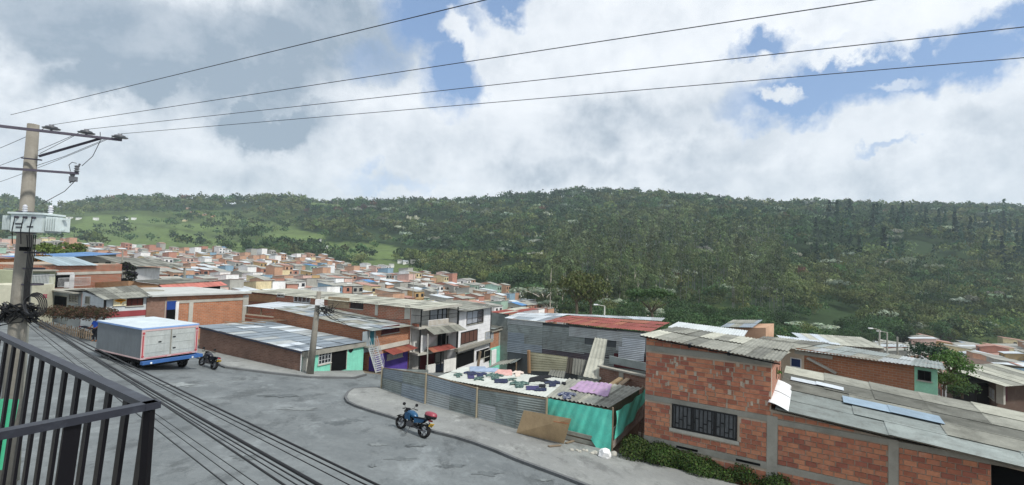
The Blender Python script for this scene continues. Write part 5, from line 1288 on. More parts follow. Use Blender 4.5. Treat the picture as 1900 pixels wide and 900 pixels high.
    L = [(860, 689, 884, 696, nav, 'dark blue garment near the left end of the laundry roof', 'shirt'), (842, 692, 858, 700, grn, 'small dark patterned garment, leftmost on the laundry roof', 'shirt'),
         (877, 691, 904, 699, nav, 'navy garment beside the leftmost dark pair on the laundry roof', 'shirt'), (868, 697, 880, 702, prp, 'tiny violet cloth low on the left of the laundry roof', 'cloth'),
         (880, 699, 898, 706, grn, 'small dark cloths under the navy garment on the laundry roof', 'trousers'), (872, 680, 902, 690, blt, 'light blue sheet at the far left edge of the laundry roof', 'cloth'),
         (902, 692, 935, 704, grn, 'dark and white patterned blouse in the middle left of the laundry roof', 'shirt'), (918, 703, 942, 710, nav, 'navy cloth below the patterned blouse on the laundry roof', 'cloth'),
         (918, 686, 950, 696, pnk, 'pink cloth on the far side of the laundry roof', 'cloth'), (950, 688, 972, 698, mat('cream_cloth', 'd2c4ba', .9), 'cream cloth beside the pink one on the laundry roof', 'shirt'),
         (900, 683, 925, 690, blt, 'pale blue cloth beside the light blue sheet on the laundry roof', 'cloth'), (940, 701, 958, 707, grn, 'small green-black cloth in the middle of the laundry roof', 'trousers'),
         (945, 707, 982, 719, grn, 'large patterned blouse in the centre of the laundry roof', 'shirt'), (980, 697, 1024, 711, blk, 'black trousers spread on the laundry roof', 'trousers'),
         (976, 716, 1000, 723, prp, 'violet garment in front of the black trousers', 'cloth'), (992, 720, 1014, 725, nav, 'narrow blue cloth near the front edge of the laundry roof', 'cloth'),
         (1010, 706, 1040, 717, nav, 'navy and teal blouse right of the black trousers', 'shirt'), (1042, 709, 1050, 713, blk, 'tiny black cloth right of the navy and teal blouse', 'cloth'), (1000, 713, 1012, 718, blk, 'small dark cloth under the black trousers', 'cloth'),
         (1034, 727, 1070, 740, mat('blue_black_print', '27304e', .9, stain='d9dde0', stain_amt=.9, stain_scale=6), 'dark blue and white printed shirt at the front of the ribbed roof', 'shirt')]
    for i, (a, b, c, d, m, lab, sh) in enumerate(L): cloth(a, b, c, d, m, lab, shape=sh, seed=i)
    # lilac blanket over ribs
    z = -.775; pa, pb, pc, pd = PZ(1056, 722, z), PZ(1128, 736, z), PZ(1136, 712, z), PZ(1078, 706, z)
    def bl(u, v): q = pa.lerp(pb, u).lerp(pd.lerp(pc, u), v); return q + Vector((0, 0, .018 * math.sin(u * 40) + .025 * math.sin(u * 13 + v * 11)))
    o = cloth_grid(bl, 34, 12, 'lilac_blanket', lil); tag(o, 'lilac blanket drying on the ribbed end of the shed roof', 'blanket', 'clothes drying on the shed roof')
yard_things()

# ------------------------------------------------------------------ tin sheds behind the yard
def tin_sheds():
    S0 = P(943, 620, 42); S1 = P(1198, 640, 36.5)
    o = T('big_tin_shed', at(S0, 0), 'big patchwork shed of grey corrugated sheets with a pale and rusty red roof', 'shed')
    s = Wall(S0, S1); z1 = (zt(S0, 594) + zt(S1, 612)) / 2
    back = Vector((.45, .9, 0)) * 15
    back = Vector((.45, .9, 0)) * 4; prism(o, 'wall', [S0, S1, S1 + back, S0 + back], -6.5, [z1 - .04, z1 - .04, z1 - 1.2, z1 - 1.2], mat('shed_dark', '4d5356', .8))
    x1 = s.hit(1008, 600)[0]; x2 = s.hit(1075, 600)[0]; x3 = s.hit(1150, 600)[0]
    zm = s.hit(1000, 628)[1]; zl = s.hit(970, 660)[1]
    for (a, b, z0, zz_, ny, ms, sd, o_) in ((0, x1, zm + 1.0, z1, 1, [zinc], 1, .10), (0, x1, zl + .2, zm + 1.1, 2, [zinc_d, zinc_b], 2, .06), (x1, x2, zm + .7, z1 - .25, 1, [zinc_d], 3, .07), (x2 - .8, x3 + .8, zm + .5, z1 - .15, 2, [zinc, zinc_l], 4, .10),
                                     (x1, x2 + .5, zl + .8, zm + .9, 2, [zinc_d], 5, .04), (x1 - .5, x3, zl - .9, zl + .9, 2, [mat('dark_purplish_sheet', '55525a', .7, .2, stain='5b4440')], 6, .02), (x3 - .2, s.L, zm - .2, z1 - .1, 1, [zinc_l, zinc], 7, .08), (x2, s.L, -3.4, zm, 3, [zinc_d], 8, .015)):
        rows = max(1, round((zz_ - z0) / .9))
        roof(o, s.pt(a, z0, o_), s.pt(a, zz_, o_), s.pt(b, zz_, o_), s.pt(b, z0, o_), rows, ny, ms, .13, .013, 110 + sd, name='wall_sheet', jit=.03)
    for (r, m) in (((1156, 625, 1198, 648), zinc_l), ((1149, 641, 1196, 664), zinc_l)):
        a, b, z0, zz_ = s.rect(*r); roof(o, s.pt(a, z0, .16), s.pt(a, zz_, .16), s.pt(b, zz_, .16), s.pt(b, z0, .16), 1, 1, [m], .13, .013, 3, name='wall_sheet')
    mr_ = mat('maroon_cloth_wall', '52262c', .85); a, b, z0, zz_ = s.rect(1140, 655, 1197, 680); s.slab(MB(), a, b, z0, zz_, 0, .1).build('maroon_panel', mr_, o)
    # roofs
    RA = s.pt(x1 + .2, z1, .4); zr = z1 + .05
    f0, f1 = s.pt(-.2, zr, .4), s.pt(x1 + .3, zr, .4); b0, b1 = P(962, 581, 52), P(1060, 583, 54)
    roof(o, f0, f1, b1, b0, 5, 3, [zinc_b, zinc_l, zinc], .2, .016, 120, mix=[3, 3, 1])
    e1 = s.pt(s.L + .5, zr, .5); b2 = P(1245, 599, 44)
    roof(o, f1 + Vector((0, 0, .03)), e1, b2, P(1060, 586, 51), 12, 3, [rust, rust_o], .2, .02, 121, mix=[4, 1], jit=.05)
    roof(o, P(1060, 585.5, 52), P(1228, 596, 46), P(1235, 590, 62), P(1000, 580.5, 70), 10, 1, [zinc_l, zinc], .2, .02, 122)
    # leaning fibre cement sheets, slatted panels, post, low wall
    z = lambda px, py, y: P(px, py, y)
    L = T('leaning_sheet', P(1082, 698, 33), 'tall pale fibre cement sheet leaning against the tin shed wall', 'roofing sheet'); 
    roof(L, P(1082, 699, 34.3), P(1115, 705, 34), P(1127, 630, 36.2), P(1104, 627, 36.5), 1, 2, [fibre_l], .3, .035, 7, waves=4, name='sheet')
    L = T('pale_slat_fence', P(982, 690, 37), 'pale yellowish fence of wide horizontal ribbed sheets below the tin shed', 'fence'); ps = mat('pale_yellow_sheet', 'b9b79c', .8, stain='8a866b', stain_amt=.4)
    a, b, c, d = P(983, 688, 37.5), P(984, 654, 37.5), P(1054, 663, 35.5), P(1050, 690, 35.5)
    for i in range(7):
        u0, u1 = i / 7, (i + .8) / 7; m = MB(); q = [a.lerp(b, u0), d.lerp(c, u0), d.lerp(c, u1), a.lerp(b, u1)]; n = Vector((0, .04, 0)); m.hexa([q[0], q[1], q[1] + n, q[0] + n], [q[3], q[2], q[2] + n, q[3] + n]); m.build('slat', ps, L)
    m = MB(); m.hexa([a + Vector((0, .1, 0)), d + Vector((0, .1, 0)), d + Vector((0, .2, 0)), a + Vector((0, .2, 0))], [b + Vector((0, .1, 0)), c + Vector((0, .1, 0)), c + Vector((0, .2, 0)), b + Vector((0, .2, 0))]); m.build('backing', mat('dark_yellow_grey', '67664f', .9), L)
    MB().tube([P(982, 692, 37.3), P(981, 650, 37.3)], .13, 8).build('post', mat('rusty_post', '8d7257', .9), L)
    L = T('dark_sheet_stack', P(1052, 695, 35), 'stack of dark fibre cement sheets standing upright beside the leaning pale sheet', 'roofing sheets')
    for i in range(7):
        x = 1050 + i * 5.2; roof(L, P(x, 692 + i, 35 - .05 * i), P(x + 7, 693 + i, 35 - .05 * i), P(x + 9, 664 + i * .8, 35.6), P(x + 3, 663 + i * .8, 35.6), 1, 1, [fibre_d, mat('dark_lichen_sheet', '3c3a36', .95)], .3, .03, i, waves=1, name='sheet')
    L = T('low_yard_wall', P(1117, 700, 33), 'low worn brick wall between the laundry shed and the tin shed', 'wall'); a, b = P(1112, 690, 34.2), P(1198, 698, 31.5); s2 = Wall(a, b)
    prism(L, 'wall', [a, b, b - s2.n * .2, a - s2.n * .2], -4, [zt(a, 681)] * 4, brickw2); s2.slab(MB(), -.1, s2.L, zt(a, 681), zt(a, 681) + .1, -.3, .1).build('coping', conc, L); s2.slab(MB(), s2.L * .45, s2.L * .55, -4, zt(a, 681), 0, .05).build('pier', conc, L)
    s2.slab(MB(), .3, s2.L * .95, zt(a, 681) + .25, zt(a, 681) + .75, -.8, -.7).build('loose_zinc_sheet', zinc_d, L)
    for i, (x0, y0, y_, x1, y1, yy, lab) in enumerate(((1122, 722, 31, 1152, 702, 32.5, 'tan timber beam lying across the back of the ribbed roof'), (1140, 724, 30.6, 1166, 703, 32.3, 'pale timber beam resting beside the tan one behind the ribbed roof'))):
        q0, q1 = P(x0, y0, y_), P(x1, y1, yy); tag(MB().beam(q0, q1, .3, .12).build('timber_beam', wood if i else mat('tan_timber', '86755c', .9), loc=q0), lab, 'timber')
    L = T('low_sheet_pile', P(1016, 700, 35), 'short pile of striped dark sheets at the back edge of the laundry roof', 'roofing sheets'); roof(L, P(1017, 697, 34), P(1047, 703, 33.5), P(1050, 690, 34.6), P(1022, 687, 35), 3, 1, [fibre_d], .25, .04, 4, name='sheet')
    # tarpaulin-like sagging roof left of the post
    L = T('sagging_sheet_roof', P(935, 680, 38), 'sagging grey sheet lean-to left of the pale slat fence', 'shed'); roof(L, P(905, 685, 37), P(960, 672, 40), P(978, 660, 43), P(925, 672, 43), 4, 1, [fibre, zinc_d], .2, .03, 5, jit=.12)
    for x, y, yy in ((908, 684, 37.2), (958, 672, 40)): MB().tube([P(x, y, yy), at(P(x, y, yy), -5.5)], .06, 6).build('post', wood, L)
    # street-side poles in the yard
    for (x0, y0, x1, y1, y_, r_, lab) in ((794, 620, 792, 688, 40, .05, 'slim grey pole in front of the white house, left one'), (891, 652, 880, 695, 40, .11, 'short leaning wooden post in front of the white house'), (912, 650, 909, 684, 40, .03, 'thin dark pole right of the leaning wooden post')):
        tag(MB().tube([P(x0, y0, y_), P(x1, y1 + 30, y_)], r_, 8).build('yard_pole', conc_l if r_ < .1 else wood, loc=P(x1, y1, y_)), lab, 'pole')
tin_sheds()
# ------------------------------------------------------------------ red brick building on the right
BA = P(1197, 738, 25); BB0 = P(1837, 853, 18)
# choose the far end so that the middle beam is level
lo, hi = 15.0, 22.0
for _ in range(40):
    m_ = (lo + hi) / 2
    if P(1837, 853, m_).z > BA.z: lo = m_
    else: hi = m_
BB0 = P(1837, 853, lo)
BW = Wall(BA, BB0); BDIR = BW.t; BBK = -BW.n
brickmats = [mat('hollow_brick_a', 'a76f57', .95, var=.16, scale=6, objvar=.10, stain='b7a593', stain_amt=.35, stain_scale=4, bump=.4), mat('hollow_brick_b', '99624e', .95, var=.16, scale=6, objvar=.10, stain='6b5a4e', stain_amt=.35, stain_scale=4, bump=.4), mat('hollow_brick_c', 'b07a5f', .95, var=.16, scale=6, objvar=.1, bump=.4),
             mat('hollow_brick_d', '905b4c', .95, var=.16, scale=6, objvar=.1, bump=.4)]
def brick_building():
    s = BW; W_ = lambda px, py: s.hit(px, py)
    xr = W_(1900, 870)[0] + 4.5
    o = T('brick_building', s.pt(0, zg(BA)), 'large red hollow-brick building with concrete frame and a barred window beside the pavement', 'house')
    zb = BA.z                                # level of the middle beam (its top)
    x0 = 0.0; xc = W_(1432, 800); xc1, xc2 = W_(1423, 800)[0], W_(1443, 800)[0]; xd1, xd2 = W_(1648, 860)[0], W_(1667, 860)[0]; xdoor = W_(1839, 880)[0]
    xup = W_(1431, 720)[0]
    zbeam1 = W_(1210, 733)[1]; zbeam0 = zbeam1 - .26
    zl1 = W_(1210, 810)[1]; zl0 = zl1 - .3
    zu1 = W_(1210, 641)[1]; zu0 = zu1 - .28
    zeL = W_(1200, 622)[1]; zeR = W_(1431, 668)[1]
    zfl = -4.6
    # mortar cores behind the bricks
    def core(a, b, z0, z1a, z1b=None, o1=0):
        s.slab(MB(), a, b, z0, z1a, o1 - .3, o1, z1b=z1b).build('mortar_wall', mortar, o)
    core(x0, xup, zfl, zeL - .02, zeR - .02); 
    zr = W_(1440, 760)[1]; zrR = W_(1837, 855)[1]
    zlow = lambda q: zr + (zrR - zr) * (q - xup) / (xdoor - xup)
    core(xup, xdoor, zfl, zlow(xup) - .03, zlow(xdoor) - .1)
    zdo = W_(1840, 862)[1]; core(xdoor, xr, zdo, zlow(xdoor) - .1, zlow(xr) - .1)
    prism(o, 'side_wall', [s.pt(x0, 0, -.31), s.pt(xup, 0, -.31), s.pt(xup, 0, -6), s.pt(x0, 0, -6)], zfl, [zeL - .3, zeR - .3, zeR - .3, zeL - .3], brickw3)
    prism(o, 'rear_mass', [s.pt(xup, 0, -.31), s.pt(xdoor - .02, 0, -.31), s.pt(xdoor - .02, 0, -7.6), s.pt(xup, 0, -7.6)], zfl, [zlow(xup) - .4, zlow(xdoor) - .4, zlow(xdoor) - .4, zlow(xup) - .4], dark)
    # concrete frame
    def cb(a, b, z0, z1, nm='beam', off=.045): s.slab(MB(), a, b, z0, z1, 0, off).build(nm, conc, o)
    cb(x0, xc1, zbeam0, zbeam1); cb(x0, xc1 - .003, zl0, zl1); cb(xc2, xd1, zbeam0 - .05, zbeam1 - .1); cb(xd2, xr, zbeam0 - .08, zbeam1 - .12); cb(xc2, xd1, zl0, zl1); cb(xd2, xdoor, zl0, zl1)
    cb(x0, xup, zu0, zu1)
    cb(xc1, xc2, zfl, zbeam1 + .02, 'column', .055); cb(xd1, xd2, zfl, zbeam1 - .08, 'column', .055)
    cb(W_(1200, 820)[0], W_(1213, 820)[0], zfl, zl0 - .003, 'column', .04)
    # window opening: recess, curtained pane and black grille
    wa, wb, wz0, wz1 = W_(1247, 770)[0], W_(1368, 790)[0], W_(1247, 793)[1], W_(1247, 748)[1]
    wn = MB(); f = .07
    for (a, b, z0, z1) in ((wa, wb, wz1 - f, wz1), (wa, wb, wz0, wz0 + f), (wa, wa + f, wz0 + f, wz1 - f), (wb - f, wb, wz0 + f, wz1 - f)): s.slab(wn, a, b, z0, z1, .0, .07)
    for t in (1 / 3, 2 / 3): c = wa + (wb - wa) * t; s.slab(wn, c - .05, c + .05, wz0 + f, wz1 - f, .0, .065)
    win = wn.build('window', black, o)
    s.slab(MB(), wa + f, wb - f, wz0 + f, wz1 - f, -.02, .012).build('pane', mat('striped_curtain_glass', '54585c', .4, var=.35, scale=5, streak=.9, spec=.6, objvar=0), win)
    n = 15
    for i in range(n): c = wa + f + (wb - wa - 2 * f) * (i + .5) / n; s.slab(MB(), c - .02, c + .02, wz0 + f, wz1 - f, .05, .075).build('window_bar', black, win)
    gg = MB()
    for i in range(n - 1):
        c0 = wa + f + (wb - wa - 2 * f) * (i + .5) / n; c1 = wa + f + (wb - wa - 2 * f) * (i + 1.5) / n; z = wz0 + (wz1 - wz0) * (.22 + .5 * ((i * 7) % 3) / 3); s.slab(gg, c0 + .02, c1 - .02, z, z + .04, .05, .073)
    gg.build('grille_crosspieces', black, win)
    s.slab(MB(), wa - .1, wb + .1, wz0 - .16, wz0 - .003, 0, .09).build('sill', conc_l, win); s.slab(MB(), wa - .1, wb + .1, wz1 + .003, zbeam0 - .003, 0, .035).build('lintel', conc_l, win)
    # dark doorway at the right edge
    s.slab(MB(), xdoor, xr, zfl, zdo, -1.2, -1.0).build('garage_opening', dark, o)
    # bricks
    H, L_ = .212, .43; bl = []
    def fill(a, b, z0, z1a, z1b=None, skip=None, jx=0, messy=0):
        z1b = z1a if z1b is None else z1b; g = random.Random(int(a * 10 + z0 * 7)); nrow = int((max(z1a, z1b) - z0) / H + .35)
        for r in range(nrow):
            z = z0 + r * H + .012; q = a - (L_ / 2 if r % 2 else 0) - g.random() * .08
            while q < b - .04:
                c0 = max(q, a) + .018; c1 = min(q + L_, b) - .018
                ztop = z1a + (z1b - z1a) * ((c0 + c1) / 2 - a) / (b - a)
                hh = min(H - .036, ztop - z)
                if c1 - c0 > .06 and hh > .06 and not (skip and c1 > skip[0] and c0 < skip[1] and z + hh > skip[2] and z < skip[3]):
                    bl.append((c0, c1, z, z + hh, g.random()))
                elif skip and z + hh > skip[2] and z < skip[3] and hh > .06:
                    for (u0, u1) in ((c0, min(c1, skip[0] - .01)), (max(c0, skip[1] + .01), c1)):
                        if u1 - u0 > .05: bl.append((u0, u1, z, z + hh, g.random()))
                q += L_ * (1 if not messy else (.8 + .35 * g.random()))
    fill(x0, xup, zbeam1 + .01, zu0, None, messy=1); fill(x0, xup, zu1 + .005, zeL - .06, zeR - .06)
    fill(x0, xc1, zl1 + .01, zbeam0, None, (wa - .1, wb + .1, wz0 - .16, zbeam0)); fill(x0 + .35, xc1, zl0 - 1.6, zl0)
    fill(xc2, xd1, zl1 + .01, zbeam0 - .06); fill(xc2, xd1, zl0 - 1.2, zl0); fill(xd2, xdoor, zl1 + .01, zbeam0 - .09)
    fill(xup + .05, xr, zbeam1 - .06, zlow(xup) - .08, zlow(xr) - .1)
    bl2 = []
    for c in bl:
        mid = s.pt((c[0] + c[1]) / 2, (c[2] + c[3]) / 2); u, v = proj(mid)
        bl2.append((mid.y - (100 if (-20 < u < 1915 and v < 915) else 0), c, (u, v)))
    bl2.sort(key=lambda t: t[0]); big, small = bl2[:296], bl2[296:]
    shared = {}; g = random.Random(4)
    ux = BDIR; Rm = Matrix((BDIR, BW.n, Vector((0, 0, 1)))).transposed().to_4x4()
    for _, (c0, c1, z0, z1, r), _u in big:
        wq = round(c1 - c0, 2); hq = round(z1 - z0, 2); mi = g.choices(range(4), [5, 3, 3, 2])[0]
        if (wq, hq, mi) not in shared:
            me = bpy.data.meshes.new('brick'); m = MB(); m.box((0, 0, 0), (wq, .06, hq)); me.from_pydata(m.v, [], m.f); me.materials.append(brickmats[mi]); shared[(wq, hq, mi)] = me
        b = bpy.data.objects.new('brick', shared[(wq, hq, mi)]); COL.objects.link(b); b.parent = o
        p = s.pt((c0 + c1) / 2, (z0 + z1) / 2, .004 + (g.random() - .5) * .012) - wloc(o)
        b.matrix_local = Matrix.Translation(p) @ Rm @ Matrix.Rotation((g.random() - .5) * .02, 4, 'Y')
    sm = MB()
    for _, (c0, c1, z0, z1, r), _u in small: s.slab(sm, c0, c1, z0, z1, -.03, .03 + r * .01, mi=int(r * 3.99))
    if small: k = sm.build('bricks', brickmats, o); k['kind'] = 'stuff'
    # mortar squeezed and plaster smears
    for i in range(26):
        a = g.uniform(.5, xup - .4); z = g.uniform(zbeam1 + .3, zu0 - .1); s.slab(MB(), a, a + .06 + .1 * g.random(), z, z + .14 + .1 * g.random(), .03, .045).build('mortar_blob', mortar, o)
    # dark slots under the lower beam, rafters ends
    for (x_, y_) in ((1275, 832), (1388, 857)):
        q, z = W_(x_, y_); s.slab(MB(), q - .5, q + .5, z - .05, z + .05, .02, .06).build('vent_slot', dark, o)
    for (x_, y_) in ((1283, 640), (1355, 654)):
        q, z = W_(x_, y_); s.slab(MB(), q - .06, q + .06, z - .08, z + .1, 0, .5).build('rafter_end', black, o)
    # upper roof
    pL, pR = s.pt(-.15, zeL + .02, .55), s.pt(W_(1449, 672)[0], zeR - .02, .55)
    bL = P(1256, 607, 30.5); bR = P(1475, 640, 29)
    roof(o, pL, pR, bR, bL, 9, 2, [fibre, fibre_d, fibre_l], .18, .024, 200, mix=[4, 2, 2], jit=.05)
    MB().beam(pL + Vector((0, 0, -.03)), pR + Vector((0, 0, -.03)), .06, .05).build('eave_edge', dark, o)
    roof(o, P(1352, 653, 24.3) + Vector((0, 0, .1)), P(1449, 669, 23.3) + Vector((0, 0, .1)), P(1470, 654, 26), P(1360, 637, 27), 4, 1, [fibre_l], .18, .024, 201)
    # lower roof: long corrugated runs parallel to the wall
    qx = lambda px, py: W_(px, py)[0]
    e0 = s.pt(xup + .2, zlow(xup) + .06, .5); e1 = s.pt(xr, zlow(xr) + .1, .5)
    r0 = P(1458, 684, 29.3); r1 = P(1900, 773, 23.7); r1 = r0 + (r1 - r0) * ((xr - xup) / ((r1 - r0).length) * 1.0)
    def lp(u, v): return (e0 * (1 - u) + e1 * u) * (1 - v) + (r0 * (1 - u) + r1 * u) * v
    rows = [(0, .22, [zinc_d, zinc], 3), (.20, .42, [fibre, zinc_d], 4), (.40, .60, [fibre_d, fibre], 4), (.58, .80, [fibre, fibre_d], 6), (.78, 1.0, [fibre, fibre_l], 6)]
    for k, (v0, v1, ms, nn) in enumerate(rows):
        up = Vector((0, 0, .02 * k + .01))
        # ribs run along the eave: waves vary up the slope
        roof(o, lp(0, v0) + up, lp(0, v1) + up, lp(1, v1) + up, lp(1, v0) + up, 1, nn, ms, .2, .042, 210 + k, jit=.03)
    up = Vector((0, 0, .16))
    roof(o, lp(.21, .36) + up, lp(.21, .50) + up, lp(.50, .50) + up, lp(.50, .36) + up, 1, 2, [mat('light_blue_zinc', '8a9eae', .45, .3, stain='9db3c6', stain_amt=.4)], .17, .02, 220)
    roof(o, lp(.03, .62) + up, lp(.03, .70) + up, lp(.22, .70) + up, lp(.22, .62) + up, 1, 2, [zinc_l], .3, .02, 221)
    # white curved flashing at the left end of the lower roof
    wf = mat('white_flashing', 'd9dde0', .5, .1, objvar=0)
    for (v0, v1) in ((0.0, .24), (.25, .50)):
        def fl(u, v): 
            p = lp(0, v0 + (v1 - v0) * v); return p + BDIR * (-.35 + .85 * u) + Vector((0, 0, .08 + .26 * math.sin(min(1, (1 - u) * 1.1) * 1.5) * 1.0 - .2 * (u < .01)))
        cloth_grid(fl, 10, 2, 'flashing', wf, o)
    # weeds in the corner of the walls
brick_building()
def right_background():
    # orange brick house with mint front
    a = P(1447, 650, 38.5); b = P(1697, 690, 32.2); c = P(1738, 695, 31.2)
    o = T('mint_front_house', at(a, 0), 'orange brick house with a mint green end wall behind the grey sheet roofs', 'house')
    s = Wall(a, c); z1 = zt(a, 641); zc = zt(c, 684); bk_ = Vector((c.x, c.y, 0)).normalized() * 6 + Vector((-.6, 0, 0))
    prism(o, 'wall', [a, c, c + bk_, a + bk_], -8, [z1, zc, zc - 1.2, z1 - 1.2], brickw)
    mint = mat('mint_paint', '93cbb0', .85, stain='6f9a88', stain_amt=.3, objvar=0)
    r = s.rect(1697, 668, 1738, 716); s.slab(MB(), r[0], s.L + .04, -8, zc - .05, 0, .05).build('mint_wall', mint, o)
    q = Wall(s.A + s.n * .05, s.B + s.n * .05); q.window(o, (1703, 686, 1728, 704), frame=black, pane=dark, cols=2, sill=True)
    r = s.rect(1449, 655, 1492, 692); s.slab(MB(), 0, r[1], -3, z1 - .1, 0, .05).build('pale_wall', mat('pinkish_cream', 'c9b8a4', .9, stain='9a8c7c'), o)
    q.window(o, (1467, 663, 1487, 680), frame=white, pane=mat('blue_pane', '26365e', .3), cols=1, sill=False)
    m = MB(); p0, p1 = s.pt(s.hit(1500, 664)[0], s.hit(1500, 664)[1], .12), s.pt(s.hit(1553, 692)[0], s.hit(1553, 692)[1], .12); m.beam(p0, p1, .4, .12); m.build('diagonal_gutter', conc_l, o)
    r = s.rect(1475, 650, 1545, 656); s.slab(MB(), r[0], r[1], r[3] - .25, r[3], 0, .06).build('cream_band', conc_l, o)
    e0, e1 = s.pt(s.hit(1480, 648)[0], s.hit(1480, 648)[1], .6), s.pt(s.L + .5, zc + .06, .6)
    roof(o, e0, e1, P(1748, 673, 37.5), P(1532, 637, 44), 10, 2, [zinc_d, fibre, zinc], .2, .02, 230, mix=[3, 2, 1])
    roof(o, P(1400, 632, 36), e0 + Vector((0, 0, .03)), P(1540, 637, 44), P(1420, 624, 46), 5, 2, [fibre, fibre_d], .2, .024, 231)
    roof(o, P(1447, 628, 45), P(1560, 641, 42.5), P(1555, 637, 50), P(1440, 622, 52), 4, 1, [zinc_l], .2, .02, 232)
    MB().tube([at(P(1747, 676, 37), P(1747, 690, 37).z), P(1742, 678, 35)], .08, 6).build('downpipe', conc_l, o)
    # long white sheet and small orange gable behind the brick building
    o = T('white_sheet_roof', P(1320, 612, 36), 'shed under long bright white roofing sheets behind the brick building', 'shed')
    w0, w1, w2, w3 = P(1239, 608, 35), P(1381, 625, 31.5), P(1388, 614, 35.5), P(1259, 597.5, 40)
    wsh = mat('bright_white_sheet', 'b9c0c2', .6, .1, objvar=.05); roof(o, w0, w1, w2, w3, 6, 1, [wsh], .2, .018, 233)
    prism(o, 'wall', [w0.lerp(w2, .06), w1.lerp(w3, .06), w2.lerp(w0, .06), w3.lerp(w1, .06)], -6, [w0.z - .15, w1.z - .15, w2.z - .15, w3.z - .15], zinc_d)
    o = T('small_orange_gable', P(1400, 615, 44), 'small orange rendered gable house at the edge of the forest, right of the white sheets', 'house')
    a, b = P(1345, 620, 47), P(1421, 620, 45); s = Wall(a, b); z1 = zt(b, 608)
    prism(o, 'wall', [a, b, b - s.n * 6, a - s.n * 6], -9, [z1 - .4, z1, z1 - .1, z1 - .5], mat('orange_render', 'bb987e', .9)); roof(o, s.pt(-.3, z1 - .3, .6), s.pt(s.L * .72, z1 - .05, .6), s.pt(s.L * .72, z1 + .15, -6), s.pt(-.3, z1 - .1, -6), 7, 2, [fibre, zinc_b], .2, .02, 234)
    # grey run of roofs between sheds
    o = T('low_grey_roofs', P(1450, 625, 52), 'low shed with pale grey roof edging the forest left of the lamp post', 'shed')
    a, b = P(1500, 640, 52), P(1640, 652, 50); s = Wall(a, b); z1 = zt(a, 636)
    prism(o, 'wall', [a, b, b - s.n * 5, a - s.n * 5], -12, [z1] * 4, WM['grey']); roof(o, s.pt(-.3, z1, .5), s.pt(s.L, z1, .5), s.pt(s.L, z1 + .3, -6), s.pt(-.3, z1 + .3, -6), 8, 1, [zinc_l, fibre_l], .2, .02, 235)
    # darker houses at the right edge
    o = T('verandah_house', P(1850, 740, 46), 'dark weathered house with pale porch frame and brown walls at the right edge', 'house')
    a, b, c = P(1800, 740, 50), P(1848, 750, 42), P(1935, 750, 44); s = Wall(b, c); z1 = zt(b, 706); s0 = Wall(a, b)
    prism(o, 'wall', [a, b, c, c + Vector((3, 9, 0)), a + Vector((3, 6, 0))], -12, [z1] * 5, mat('weathered_brown', '5a4a42', .9, stain='7d7368'))
    s0.window(o, (1836, 717, 1846, 735), frame=conc_l, pane=curtain, cols=2, rows=2); s.band(o, 'maroon_door', 1856, 715, 1868, 745, .05, mat('maroon_door_paint', '4b1f28', .7)); s.band(o, 'porch_post', 1848, 708, 1852, 748, .5, conc_l)
    roof(o, s.pt(-1.2, z1 - .2, 1.2), s.pt(s.L + .3, z1 - .2, 1.2), s.pt(s.L + .3, z1 + .5, -3.5), s.pt(-1.2, z1 + .5, -3.5), 6, 1, [fibre_l, fibre], .2, .025, 236)
    roof(o, P(1790, 700, 47), s.pt(-1.2, z1 + .5, -3.3), P(1880, 680, 58), P(1765, 682, 60), 5, 2, [fibre, zinc_d], .2, .025, 237); roof(o, s.pt(-1.2, z1 + .5, -3.4), s.pt(s.L + .3, z1 + .5, -3.4), P(1965, 688, 58), P(1876, 682, 57), 5, 2, [fibre, fibre_d], .2, .025, 238)
    o = T('dark_open_shed', P(1790, 730, 44), 'dark open shed between the bushes and the verandah house', 'shed')
    a, b = P(1768, 730, 47), P(1812, 740, 44); s = Wall(a, b); z1 = zt(a, 698); prism(o, 'wall', [a, b, b - s.n * 5, a - s.n * 5], -12, [z1 - .1] * 4, mat('blackish_wall', '2a2a2c', .9)); roof(o, s.pt(-.4, z1, .6), s.pt(s.L + .3, z1, .6), s.pt(s.L + .3, z1 + .6, -5), s.pt(-.4, z1 + .6, -5), 4, 2, [fibre_d, zinc_d], .2, .025, 239, jit=.08)  # shed walls carry one near-black base colour
    # trees
    def tr(nm, px, py, y, sc, kind, lb, ck=None, hs=1.0, cat='tree'):
        p = P(px, py, y); place_tree(nm, p.x, p.y, p.z, sc, kind, lb, None, ck, 5, hs, cat)
    tr('spreading_tree', 1728, 688, 47, 2.5, 'broad', 'dark spreading dome-shaped tree behind the grey roof end', 'pine', .72)
    tr('garden_tree', 1765, 712, 42, 1.9, 'broad', 'small bright green tree beside the mint green wall', 'bush')
    tr('garden_bush', 1752, 718, 37, 1.4, 'bush', 'leafy bush at the foot of the mint green wall', 'bush', 1, 'bush')
    tr('garden_bush', 1785, 735, 40, 1.3, 'bush', 'darker bush between the mint house and the dark shed', 'broad', 1, 'bush')
    tr('bare_limbed_tree', 1209, 597, 95, 4.8, 'acacia', 'flat-topped tree with pale forked trunk at the forest edge above the red roof', None, 1.0)
    tr('pale_trunk_tree', 1069, 592, 105, 5.2, 'broad', 'tree with a pale trunk at the forest edge above the tin shed', 'olive', 1.3)
    tr('pale_trunk_tree', 1096, 592, 108, 5.0, 'broad', 'second pale-trunked tree just right of the first above the tin shed', 'olive', 1.3)
